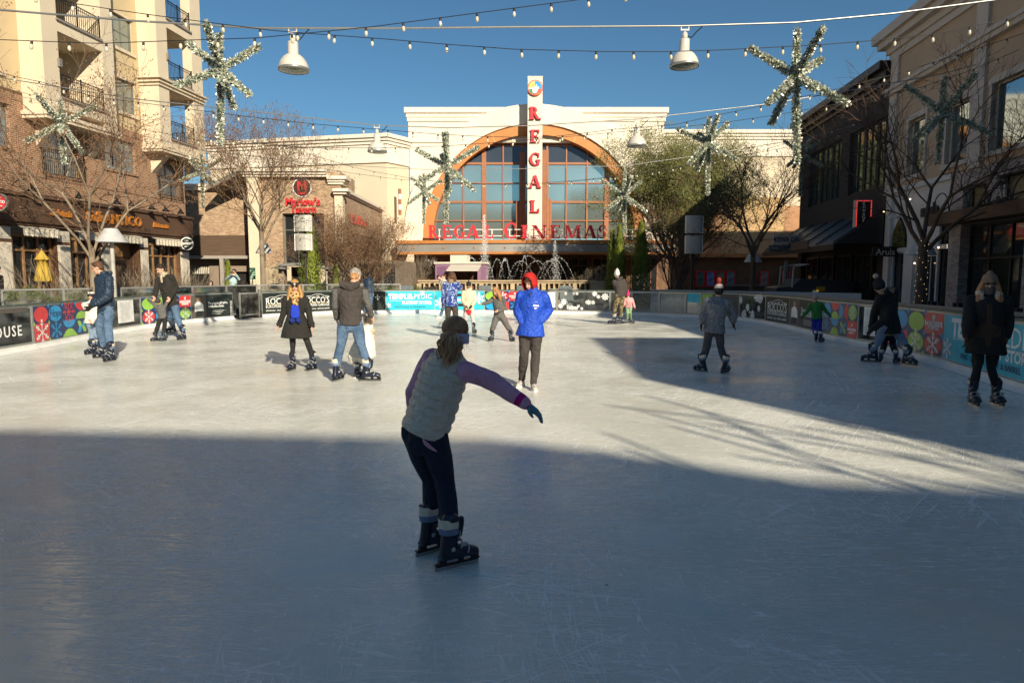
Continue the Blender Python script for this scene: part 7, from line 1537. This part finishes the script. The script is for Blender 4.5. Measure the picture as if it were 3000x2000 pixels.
person('woman in a tan beanie, sunglasses and dark fur-collared coat at the right', 8.65, 8, .98, (2899, 833), (2896, 868), (2890, 985), [(2838, 936), (2952, 936)], [(2832, 985, -.05), (2948, 985, -.05)], [(2864, 1075), (2904, 1078)], [(2848, 1187), (2916, 1187)], [22, 26],
       [cloth('black_canvas', (.014, .013, .013)), cloth('brown_leather', (.055, .03, .016))], C_BLK, hyaw=6, pitch=4, top_o=dict(add=.04, hem=.22, flare=.05, fold=.007, paint=tanpanel, name='coat', sleeve=.01), pant_o=dict(add=-.004, ankle=.05), hair=H_long(H_TAN, .3, front=True, out=.02), hat=beanie(C_TAN, None, 1.0, cap=.045), extras=wom_x, hands=C_BRN, shw=.19, vox=.0095, group=GS)
# 21-26 onlookers
GO = 'onlookers round the rink'
def phone(F):
    b = MB(); c = (F['WR'][0] + F['WR'][1]) / 2 + F['fr'] * .06 + V3((0, 0, .06)); b.bx(c.x - .07, c.x + .07, c.y - .006, c.y + .006, c.z - .035, c.z + .035); b.build('phone', C_BLK, F['root'], world=True)
person('woman in a mint jacket and pink trousers taking a photo by the left fence', 29.3, -25, 1.05, (686, 797), (684, 808), (681, 851), [(663, 818, -.1), (700, 818, -.1)], [(678, 803, -.35), (690, 803, -.3)], [(683, 880), (692, 880)], [(684, 918), (696, 919)], [-20, 10], C_MINT, cloth('dusty_pink', (.52, .30, .32)), hair=H_short(H_DK), extras=lambda F: (glasses(F), phone(F), collar(F, C_CRM, 'scarf', .07, 0, .05, .03, .006)), shoes=C_BLK, vox=.014, group=GO, pitch=5)
person('person in a pink coat and dark hood sitting behind the left boards', 28, 30, .95, (616, 832), (612, 845), (604, 890), [(600, 868), (625, 868)], [(612, 880, -.2), (622, 880, -.2)], [(606, 900, -.45), (618, 900, -.45)], [(608, 928, -.5), (618, 928, -.5)], [20, 20], cloth('dusty_pink_coat', (.32, .16, .15)), C_BLK, hat=hoodup(C_CHR), shoes=C_BLK, vox=.015, group=GO)
person('person in a dark coat at the left edge behind the hedge', 20.5, 60, 1.0, (-8, 789), (-8, 806), (-8, 880), [(-22, 850), (6, 850)], [(-22, 885), (6, 885)], [(-12, 930), (-2, 930)], [(-14, 968, .0), (-2, 968, .0)], [40, 40], C_BLK, C_BLK, hat=beanie(C_BLK), shoes=C_BLK, vox=.015, group=GO)
person('customer in a white jacket leaning at the purple kiosk', 40, 100, 1.0, (1284, 812), (1291, 817), (1299, 845), [(1296, 834), (1303, 834)], [(1303, 846), (1309, 842)], [(1298, 866), (1305, 866)], [(1297, 889, 0), (1304, 889, 0)], [90, 90], C_WHT, C_BLK, hair=H_short(H_DK), shoes=C_BLK, vox=.018, group=GO)
person('bearded man in sunglasses sitting behind the far boards', 34, 0, 1.0, (1650, 842), (1651, 851), (1651, 880), [(1640, 866), (1662, 866)], [(1642, 880, -.2), (1660, 880, -.2)], [(1644, 885, -.45), (1658, 885, -.45)], [(1644, 903, -.5), (1658, 903, -.5)], [0, 0], C_BLK, C_BLK, hair=H_short(H_TAN), extras=glasses, shoes=C_BLK, vox=.017, group=GO)
person('skater in jeans and white shoes hidden behind the child in the printed jacket', 27, -60, .95, (1300, 812), (1302, 822), (1304, 865), [(1299, 845), (1310, 845)], [(1300, 862), (1311, 860)], [(1301, 892), (1310, 892)], [(1291, 931), (1312, 929)], [-70, 40], C_WHT, JEAN, hair=H_short(H_BRN), shoes=WSH, vox=.016, group=GS)
# ================================================================ fences, fountain, kiosk, speakers, lamps, furniture
POST = mat('fence_post', (.34, .34, .33), .5, .4, .1, 8); BEI = mat('beige_stone', (.52, .40, .25), .85, 0, .08, 2, .2, 20); DKST = mat('dark_metalwork', (.03, .025, .02), .6)
def glass_fence(label, P, top, group='glass fences round the plaza', base=.25, name='glass_fence'):
    t = thing(name, label, 'glass fence', (P[0][0], P[0][1], 0), 0, group); o = Vector((P[0][0], P[0][1], 0)); r = MB(); g = MB(); ps = MB()
    for i in range(len(P) - 1):
        a, b_ = Vector((*P[i], 0)) - o, Vector((*P[i + 1], 0)) - o; d = b_ - a; L = d.length; ang = math.atan2(d.y, d.x); M = Matrix.Translation(a) @ Matrix.Rotation(ang, 4, 'Z'); n = max(1, round(L / 2.0))
        for m_ in (r, g): m_.T = M
        r.bx(0, L, -.03, .03, top - .05, top); r.bx(.03, L - .03, -.02, .02, base - .04, base); g.bx(.03, L - .03, -.004, .004, base, top - .05)
        for k in range(n + 1 if i == len(P) - 2 else n):
            q = MB(); q.T = M; q.bx(L * k / n - .03, L * k / n + .03, -.032, .032, 0, top - .05); q.build('post', POST, t)
    r.build('rail', POST, t); g.build('glass_sheet', acrylic(), t)
glass_fence('glass fence with grey posts behind the left boards and in front of the hedge', [gx(-330, 16.5), gx(0, 19.5), gx(341, 22.2)], 1.27)
glass_fence('glass fence running behind the black-coated man towards the tavern', [gx(350, 22.6), gx(560, 25.5), gx(750, 28.6), gx(1010, 31.2), gx(1172, 31.5)], 1.27, base=.12)
# white barrier beyond the right-hand boards
t = thing('barrier_wall', 'low white painted barrier behind the right-hand boards', 'barrier', (6.3, 30.3, 0)); b = MB()
P = [(6.2, 30.6), (7.3, 29.4), (9.0, 27.9), (12.3, 24.1)]
for i in range(3):
    a, c = P[i], P[i + 1]; b.add([(a[0], a[1], 0), (c[0], c[1], 0), (c[0], c[1], 1.03), (a[0], a[1], 1.03), (a[0] + .08, a[1] + .1, 0), (c[0] + .08, c[1] + .1, 0), (c[0] + .08, c[1] + .1, 1.03), (a[0] + .08, a[1] + .1, 1.03)], [(0, 1, 2, 3), (3, 2, 6, 7), (5, 4, 7, 6), (1, 5, 6, 2), (4, 0, 3, 7)])
b.build('board', mat('barrier_paint', (.42, .45, .50), .6, 0, .04, 2), t, world=True)
b = MB(); c_ = at(2215, 866, 27.55); b.bx(c_.x - .17, c_.x + .17, 27.5, 27.52, c_.z - .06, c_.z + .06); b.build('notice', mat('notice_blue', (.10, .16, .40), .6), t, world=True)
# handrail outside the right boards
t = thing('handrail', 'pale metal handrail on posts outside the right-hand boards', 'handrail', (9.6, 22.6, 0)); P = [Vector((9.4, 22.8, .97)), Vector((9.35, 20, .96)), Vector((9.25, 16.5, .95)), Vector((9.15, 12.5, .94)), Vector((8.9, 8, .94)), Vector((8.6, 3, .94))]; b = MB()
for i in range(5):
    a, c = P[i], P[i + 1]; d = (c - a).normalized(); q = Vector((-d.y, d.x, 0)) * .03
    b.add([a - q, c - q, c + q, a + q] + [v + Vector((0, 0, .07)) for v in (a - q, c - q, c + q, a + q)], [(0, 1, 5, 4), (1, 2, 6, 5), (2, 3, 7, 6), (3, 0, 4, 7), (4, 5, 6, 7), (3, 2, 1, 0)])
b.build('rail', POST, t, world=True)
for i in range(10): p = P[0].lerp(P[-1], i / 9.3); q = MB(); q.bx(p.x - .04 + .0, p.x + .04, p.y - .04, p.y + .04, 0, .94); q.build('post', POST, t, world=True)
# rack of dark hire skates behind the rail
t = thing('skate_rack', 'long rack of dark hire skates outside the right-hand boards', 'skate rack', (10.3, 17.8, 0), R(-92)); b = MB(); b.bx(0, 7, -.02, .32, .45, .48); b.bx(0, 7, -.02, .32, .80, .83); [b.bx(x, x + .05, .0, .3, 0, .83) for x in (0, 2.3, 4.6, 6.95)]; b.build('shelf', POST, t)
s_ = MB(); rr = random.Random(4)
for i in range(46):
    if rr.random() < .25: continue
    x = .1 + i * .15; s_.bx(x, x + .085, -.02, .22, .83, .90); s_.bx(x + .005, x + .08, .1, .22, .90, .90 + rr.uniform(.08, .14))
s_.build('hire_skates', PLB, t)
# fountain: balustrade, basin and water jets
ft = thing('fountain_wall', 'beige stone balustrade with dark openings round the fountain', 'fountain', (-5.6, 41, 0)); xa, xb = at(1228, 830, 41).x, at(1745, 830, 41).x
b = MB(); b.bx(xa, xb, 40.9, 41.35, 1.16, 1.28); b.bx(xa - .05, xb + .05, 40.8, 41.45, 1.28, 1.36); b.bx(xa, xb, 40.95, 41.3, 0, .25); b.build('coping', BEI, ft, world=True)
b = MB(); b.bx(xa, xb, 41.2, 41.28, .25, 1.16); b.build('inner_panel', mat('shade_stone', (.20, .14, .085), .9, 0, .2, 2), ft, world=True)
n = 34
for i in range(n + 1):
    x = xa + (xb - xa) * i / n; q = MB(); w_ = .13 if i % 6 == 0 else .05; q.bx(x - w_, x + w_, 40.93, 41.1, .25, 1.16); 
    if i % 6: q.bx(x - .1, x + .1, 40.92, 41.12, .62, .78)
    q.build('baluster', BEI, ft, world=True)
t = thing('stone_pier', 'square beige stone pier at the right end of the fountain balustrade', 'pier', (at(1755, 830, 40.5).x, 40.5, 0)); b = MB(); b.bx(-.4, .75, 0, .6, 0, 1.2); b.bx(-.47, .82, -.07, .67, 1.2, 1.3); b.bx(-.3, .65, -.03, 0, .2, 1.0); b.build('block', BEI, t)
MB().bx(-6, 6.6, 41.4, 46.5, 0.02, .9).build('fountain_basin', BEI); tag(bpy.data.objects['fountain_basin'], 'broad stone basin behind the balustrade from which the jets rise', 'basin')
WAT = mat('water_drops', (.80, .84, .86), .15, 0, .05, 5, spec=.9); MIST = mat('water_spray', (.80, .82, .82), .5, 0, .05, 5)
jr = random.Random(6)
def jet(u0, v0, u1, v1, up, Y, n, label, r=.035, name='water_jet', spread=.02):
    a, c = at(u0, v0, Y), at(u1, v1, Y + jr.uniform(-.6, .6)); t = thing(name, label, 'water jet', tuple(a), 0, 'fountain jets'); b = MB(); top = up
    for i in range(n):
        s = (i + jr.random()) / n; p = a.lerp(c, s) - a; z = p.z + 4 * top * s * (1 - s); j = spread * (.3 + 1.6 * s)
        p = Vector((p.x + jr.gauss(0, j), p.y + jr.gauss(0, j), z + jr.gauss(0, j))); q = r * jr.uniform(.45, 1.15); d = Vector((jr.gauss(0, 1), jr.gauss(0, 1), jr.gauss(0, 1))).normalized() * q; e = d.orthogonal().normalized() * q * .7; f = d.cross(e).normalized() * q * .7
        b.add([p + d, p - d, p + e, p - e, p + f, p - f], [(0, 2, 4), (2, 1, 4), (1, 3, 4), (3, 0, 4), (2, 0, 5), (1, 2, 5), (3, 1, 5), (0, 3, 5)])
    b.build('drops', WAT, t)
H_ = lambda px, Y: px / FPX * Y
J = [(1870 / 3.136 + 1100, 862, 1560, 762, .0)]
for i, (u0, u1, vtop, n) in enumerate(((1695, 1610, 757, 110), (1674, 1596, 760, 100), (1655, 1585, 765, 90), (1628, 1545, 765, 90), (1610, 1520, 752, 80), (1580, 1500, 765, 80), (1455, 1490, 762, 80), (1430, 1470, 760, 90), (1400, 1440, 768, 90), (1345, 1400, 757, 90), (1375, 1330, 750, 110), (1340, 1395, 752, 90), (1500, 1470, 758, 80), (1550, 1530, 750, 80), (1240, 1290, 765, 60), (1290, 1235, 762, 60))):
    Y = 42.5 + (i % 4) * .9; jet(u0, 862, u1 + (u1 - u0) * .35, 862, H_(862 - vtop, Y), Y, n, ['arching water jet that lands farthest right', 'second arching water jet from the right', 'third arching water jet from the right'][i] if i < 3 else 'thin arching water jet of the fountain', .027)
def plume(u, vt, Y, w0, n, label):
    a, top = at(u, 862, Y), at(u, vt, Y); t = thing('water_plume', label, 'water jet', (a.x, a.y, a.z)); b = MB(); Hh = top.z - a.z
    for i in range(n):
        s = jr.random() ** 1.15; z = Hh * s; w_ = w0 * (1 - s) ** .8 + .06; p = Vector((jr.gauss(0, w_ * .45) + .12 * (1 - s) * w0, jr.gauss(0, w_ * .45), z)); q = jr.uniform(.010, .03); d = Vector((jr.gauss(0, 1), jr.gauss(0, 1), jr.gauss(0, 1.4))).normalized() * q; e = d.orthogonal().normalized() * q * .6; f = d.cross(e).normalized() * q * .6
        b.add([p + d, p - d, p + e, p - e, p + f, p - f], [(0, 2, 4), (2, 1, 4), (1, 3, 4), (3, 0, 4), (2, 0, 5), (1, 2, 5), (3, 1, 5), (0, 3, 5)])
    b.build('spray', MIST, t)
plume(1419, 630, 43.5, .42, 2600, 'tall white plume of water rising in front of the letters'); plume(1625, 705, 44.5, .45, 900, 'fainter plume of water right of the boy in blue')
# purple kiosk
MAUVE = mat('mauve_paint', (.30, .17, .27), .6, 0, .05, 2); k0 = at(1276, 860, 42.5); kt = thing('food_kiosk', 'small mauve food kiosk with a raised white serving hatch', 'kiosk', (k0.x, 42.5, 0), R(-12))
b = MB(); wall_holes(b, 0, 2.9, .3, 2.35, [(1.15, 2.7, 1.15, 2.1)], 0, .15); b.quad((0, 0, .3), (0, 0, 2.35), (0, 1.8, 2.35), (0, 1.8, .3)); b.quad((2.9, 0, .3), (2.9, 1.8, .3), (2.9, 1.8, 2.35), (2.9, 0, 2.35)); b.quad((0, 0, 2.35), (2.9, 0, 2.35), (2.9, 1.8, 2.35), (0, 1.8, 2.35)); b.build('wall', MAUVE, kt)
b = MB(); b.bx(-.08, 2.98, -.06, 1.9, 2.35, 2.47); b.bx(.85, 1.9, .4, 1.2, 2.47, 2.9); b.build('roof', TRIMW, kt); b = MB(); b.add([(1.0, -.02, 2.3), (2.95, -.02, 2.3), (3.05, -1.25, 1.95), (1.1, -1.25, 1.95), (1.0, -.02, 2.25), (2.95, -.02, 2.25), (3.05, -1.25, 1.9), (1.1, -1.25, 1.9)], [(0, 1, 2, 3), (7, 6, 5, 4), (3, 2, 6, 7)]); b.build('serving_hatch', TRIMW, kt)
b = MB(); b.bx(.15, .8, -.03, 0, .5, 2.2); b.build('door', mat('mauve_dark', (.2, .1, .18), .6), kt); b = MB(); b.bx(1.15, 2.7, .5, .55, 1.15, 2.1); b.build('interior', mat('kiosk_inside', (.10, .05, .05), .8, 0, .6, 5), kt); b = MB(); b.bx(1.1, 2.75, -.18, .0, 1.08, 1.14); b.build('counter', TRIMW, kt)
for i in range(4): b = MB(); b.bx(1.3 + .35 * i, 1.5 + .35 * i, -.12, -.02, 1.14, 1.3); b.build('display_item', (TRIMW, COPPER, MAUVE, LRED)[i], kt)
# loudspeakers on poles
SPK = mat('speaker_grey', (.46, .44, .40), .5, .25, .08, 5)
def speakers(u, Y, rows, vb, label, grp='stacked loudspeakers on poles'):
    x = at(u, 800, Y).x; zt = at(u, rows[0][0], Y).z
    t = thing('speaker_pole', 'black pole carrying ' + label, 'pole', (x, Y, 0)); b = MB(); b.tube([(0, .12, 0), (0, .12, zt)], .055, 10); b.bx(-.1, .1, .0, .2, at(u, rows[-1][1], Y).z - .28, at(u, rows[-1][1], Y).z - .05); b.build('pole', DKST, t)
    for i, (a, c) in enumerate(rows):
        z0, z1 = at(u, c, Y).z, at(u, a, Y).z; h = z1 - z0; w_ = .5 * (.95 if Y < 35 else 1.0) * 33 / 2000 * Y / .66; s = thing('loudspeaker', ('upper' if i == 0 else 'lower') + ' box of ' + label, 'loudspeaker', (x, Y, z0), 0, grp)
        n = 8; b = MB()
        for k in range(n): pass
        F_ = [(w_ * math.cos(math.pi + math.pi * k / n) * 1.0, -.12 - .16 * math.sin(math.pi * k / n)) for k in range(n + 1)]; b.slab(F_ + [(w_, .12), (w_ * .6, .3), (-w_ * .6, .3), (-w_, .12)], .02, h - .02); b.build('cabinet', SPK, s)
        b = MB(); b.bx(-w_ - .02, w_ + .02, -.16, -.1, 0, .03); b.bx(-w_ - .02, w_ + .02, -.16, -.1, h - .03, h); b.bx(-w_ - .025, -w_ + .01, -.16, -.1, .03, h - .03); b.bx(w_ - .01, w_ + .025, -.16, -.1, .03, h - .03); b.build('grille_frame', KICK, s)
        b = MB()
        for q in range(3): b.ball((-.1 + .1 * q, -.285, h * (.3 + .2 * (q % 2))), .015, 6)
        b.build('fixing', DKST, s)
speakers(894, 32, [(631, 679), (686, 735)], 0, 'the grey speaker pair before the tavern'); speakers(2029, 34, [(632, 684), (690, 743)], 0, 'the grey speaker pair before the evergreen tree')
# cone-shaded street lamps
def cone_lamp(u, vt, vb, Y, hw, label, m=None):
    x = at(u, 800, Y).x; z0, z1 = at(u, vb, Y).z, at(u, vt, Y).z; r = hw / FPX * Y; t = thing('street_lamp', label, 'street lamp', (x, Y, 0), 0, 'street lamps with white cone shades'); b = MB(); b.tube([(0, 0, 0), (0, 0, .25), (0, 0, .3), (0, 0, z0 + .05)], [.11, .11, .075, .06], 12); b.build('pole', SPK, t)
    b = MB(); b.lathe([(r, z0), (r * .42, z1 - .01), (0, z1 + .01)], n=28); b.lathe([(0, z1 - .05), (r * .4, z1 - .06), (r * .97, z0 + .01), (r, z0)], n=28); b.build('lamp_shade', mat('lamp_shade_white', (.46, .46, .46), .6, 0, .1, 5), t)
    b = MB(); b.tube([(-r * .75, 0, z0 + .02), (r * .75, 0, z0 + .02)], .02, 6); b.ball((0, 0, z0 + .1), .08, 8); b.build('lamp_fitting', SPK, t)
cone_lamp(332, 669, 710, 21.0, 42, 'white cone-shaded street lamp beside the trunk of the cafe tree'); cone_lamp(776, 712, 742, 33, 24, 'white cone-shaded street lamp behind the trunk of the tavern tree'); cone_lamp(2205, 741, 768, 33, 26, 'white cone-shaded street lamp behind the dark tree on the right'); cone_lamp(2693, 703, 747, 22.5, 43, 'white cone-shaded street lamp before the white shopfront')
# folded yellow parasol
p = at(122, 735, 22.6); t = thing('folded_parasol', 'folded yellow parasol standing at the cafe window', 'parasol', (p.x, 22.6, 0)); b = MB(); b.tube([(0, 0, 0), (0, 0, p.z + .08)], .022, 8); b.build('pole', WOODF, t)
b = MB(); n = 16
def fl(z, r, ph): return [((r * (1 + .22 * math.cos(8 * (2 * math.pi * k / (n * 2)) + ph))) * math.cos(2 * math.pi * k / (n * 2)), (r * (1 + .22 * math.cos(8 * (2 * math.pi * k / (n * 2)) + ph))) * math.sin(2 * math.pi * k / (n * 2)), z) for k in range(n * 2)]
prof = [(p.z, .03), (p.z - .12, .09), (p.z - .27, .19), (p.z - .30, .17), (p.z - .31, .11), (p.z - .6, .16), (p.z - .95, .22), (p.z - 1.0, .2)]; vs = []; fs = []
for i, (z, r) in enumerate(prof): vs += fl(z, r, .3 * i)
m2 = n * 2
for i in range(len(prof) - 1):
    for k in range(m2): fs.append((i * m2 + k, i * m2 + (k + 1) % m2, (i + 1) * m2 + (k + 1) % m2, (i + 1) * m2 + k))
b.add(vs, fs); b.build('canopy', mat('yellow_canvas', (.46, .31, .05), .85, 0, .12, 6, .3, 30), t, smooth=True)
# patio heaters, signs, furniture
def heater(u, Y, label):
    x = at(u, 800, Y).x; t = thing('patio_heater', label, 'patio heater', (x, Y, 0), 0, 'patio heaters'); b = MB(); b.lathe([(0, .0), (.22, .0), (.22, .45), (.05, .5), (.04, 1.75), (.07, 1.8), (.07, 2.0), (.03, 2.02)], n=14); b.build('body', SPK, t, smooth=False); b = MB(); b.lathe([(0, 2.16), (.2, 2.12), (.4, 2.03), (.38, 2.02), (.05, 2.06)], n=18); b.build('reflector', ALU, t, smooth=True)
heater(828, 40, 'patio heater left of the tavern door'); heater(957, 40, 'patio heater right of the bushy conifer')
t = thing('menu_board', 'white framed menu board standing by the cafe corner', 'menu board', (at(530, 800, 27).x, 27, 0), R(10)); b = MB(); b.bx(-.3, -.25, -.03, .03, 0, 1.25); b.bx(.25, .3, -.03, .03, 0, 1.25); b.bx(-.25, .25, -.03, .03, 1.2, 1.25); b.bx(-.25, .25, -.03, .03, .3, .34); b.bx(-.29, -.25, .1, .16, 0, 1.1); b.bx(.25, .29, .1, .16, 0, 1.1); b.build('frame', TRIMW, t); b = MB(); b.bx(-.25, .25, -.01, .01, .34, 1.2);  [b.quad((-.18, -.012, .95 - .1 * i), (.18, -.012, .95 - .1 * i), (.18, -.012, .98 - .1 * i), (-.18, -.012, .98 - .1 * i), 1) for i in range(6)]; b.build('board', [BLKT, TRIMW], t)
t = thing('poster_board', 'tall beige poster on a stand left of the tavern door', 'poster', (at(800, 800, 42).x, 42, 0)); b = MB(); b.bx(-.32, .32, -.02, .02, .35, 2.1); b.bx(-.35, .35, -.03, .03, 2.1, 2.2); b.bx(-.3, -.26, -.02, .02, 0, .35); b.bx(.26, .3, -.02, .02, 0, .35); b.build('board', mat('poster_beige', (.42, .34, .22), .7, 0, .3, 3), t); b = MB(); [b.bx(-.03, .03, -.024, -.021, .8 + .16 * i, .9 + .16 * i) for i in range(6)]; b.build('lettering', BROWN, t)
t = thing('small_sign', 'small green and white sign on a post by the cream pier', 'sign', (at(739, 800, 36).x, 36, 0), R(8)); b = MB(); b.bx(-.02, .02, 0, .04, 0, 2.0); b.build('post', POST, t); b = MB(); b.bx(-.16, .16, -.02, .0, 1.45, 2.05); b.build('sign_face', mat('sign_green', (.10, .30, .18), .5), t); b = MB(); [b.bx(-.12, .12, -.025, -.02, 1.55 + .11 * i, 1.58 + .11 * i) for i in range(4)]; b.build('lettering', TRIMW, t)
def bench(loc, rz, label, grp='slatted benches and chairs'):
    t = thing('slatted_bench', label, 'bench', loc, rz, grp); b = MB(); [b.bx(-.75 + .1 * i, -.70 + .1 * i, .38, .42, .42, .95) for i in range(16)]; b.bx(-.78, .78, .37, .43, .93, .98); b.build('backrest', mat('bench_metal', (.30, .27, .23), .5, .3), t); b = MB(); [b.bx(-.75, .75, -.1 + .1 * i, -.03 + .1 * i, .42, .45) for i in range(5)]; b.build('seat', mat('bench_metal', (1, 1, 1)), t)
    for sx in (-.72, .68): b = MB(); b.bx(sx, sx + .05, -.08, -.03, 0, .42); b.bx(sx, sx + .05, .38, .42, 0, .42); b.build('leg', mat('bench_metal', (1, 1, 1)), t)
bench((at(726, 800, 32.5).x, 32.5, 0), R(180), 'slatted metal bench right of the woman in mint'); bench((at(596, 800, 30).x, 29.2, 0), R(180), 'slatted metal bench under the person in the pink coat'); bench((at(1651, 800, 34.6).x, 34.5, 0), 0, 'bench under the bearded man behind the far boards')
def chair(u, Y, label, c=(.10, .12, .13)):
    t = thing('patio_chair', label, 'chair', (at(u, 800, Y).x, Y, 0), R(15), 'dark patio chairs behind the far boards'); m = mat('sling_fabric', c, .7); b = MB(); b.add([(-.35, .3, .45), (.35, .3, .45), (.32, .55, 1.15), (-.32, .55, 1.15), (-.35, .34, .45), (.35, .34, .45), (.32, .59, 1.15), (-.32, .59, 1.15)], [(0, 1, 2, 3), (7, 6, 5, 4), (3, 2, 6, 7), (0, 3, 7, 4), (1, 5, 6, 2)]); b.build('backrest', m, t); b = MB(); b.bx(-.35, .35, -.3, .34, .4, .45); b.build('seat', m, t)
    for x, y in ((-.33, -.28), (.3, -.28), (-.33, .3), (.3, .3)): b = MB(); b.bx(x, x + .03, y, y + .03, 0, .4); b.build('leg', DKST, t)
chair(1427, 34, 'dark sling chair behind the bending child'); chair(1540, 34, 'dark sling chair behind the boy in blue'); chair(1668, 33.2, 'dark sling chair right of the bearded man'); chair(1195, 33.6, 'dark sling chair at the end of the glass fence')
t = thing('litter_bin', 'dark square litter bin left of the child in the printed jacket', 'bin', (at(1259, 800, 35).x, 35, 0)); b = MB(); b.bx(-.28, .28, 0, .5, 0, 1.0); b.bx(-.3, .3, -.02, .52, 1.0, 1.06); b.build('body', DKST, t); b = MB(); b.bx(-.18, .18, -.03, 0, .75, .9); b.build('opening', BLKT, t)
# ice resurfacer parked beyond the boards
p = at(2380, 800, 31); t = thing('ice_resurfacer', 'dark ice resurfacing machine parked in the shade beyond the white barrier', 'ice resurfacer', (p.x, 31, 0)); b = MB(); b.prism([(-1.6, .35), (1.9, .35), (1.9, 1.35), (.6, 1.5), (-.5, 1.5), (-.9, 1.15), (-1.6, 1.1)], 0, 1.6); b.build('body', mat('machine_grey', (.045, .05, .06), .5, .2), t)
b = MB(); b.tube([(-.9, 0, 1.1), (-.85, 0, 2.05), (-.2, 0, 2.15)], .035, 6); b.tube([(-.9, 1.5, 1.1), (-.85, 1.5, 2.05), (-.2, 1.5, 2.15)], .035, 6); b.tube([(-.2, 0, 2.15), (-.2, 1.5, 2.15)], .035, 6); b.build('roll_bar', SPK, t)
for x in (-1.1, 1.2): b = MB(); b.lathe([(0, -.1), (.34, -.1), (.34, .1), (0, .1)], n=18); o = b.build('wheel', BLKT, t); o.data.transform(Matrix.Rotation(R(90), 4, 'X')); o.location = (x, .05, .34)
b = MB(); b.bx(.2, .6, -.02, 0, .95, 1.15); b.build('warning_label', mat('label_yellow', (.5, .3, .02), .5), t)
for i, u in enumerate((2300, 2316)):
    t = thing('folded_parasol', ['narrow pale folded parasol left of the pair by the dark restaurant', 'narrow pale folded parasol right of the pair by the dark restaurant'][i], 'parasol', (at(u, 800, 36).x, 36 + .4 * i, 0), 0, 'folded pale parasols'); b = MB(); b.tube([(0, 0, 0), (0, 0, 2.5)], .02, 6); b.build('pole', POST, t); b = MB(); b.tube([(0, 0, .9), (0, 0, 1.3), (0, 0, 2.3), (0, 0, 2.45)], [.1, .12, .06, .02], 8); b.build('canopy', mat('shade_canvas', (.34, .32, .30), .8), t)
# low brick planter wall in front of the poster cases
t = thing('planter_wall', 'low brick planter wall with a stone cap below the poster cases', 'planter wall', (15, 46, 0)); b = MB(); b.bx(-1.2, 6.5, 0, .4, 0, .9); b.build('brick_wall', brick_mat('dark_brick', (.12, .06, .04), (.16, .09, .06), (.14, .12, .1)), t); b = MB(); b.bx(-1.25, 6.55, -.05, .45, .9, 1.0); b.build('cap', mat('cap_stone', (.22, .19, .16), .8), t)
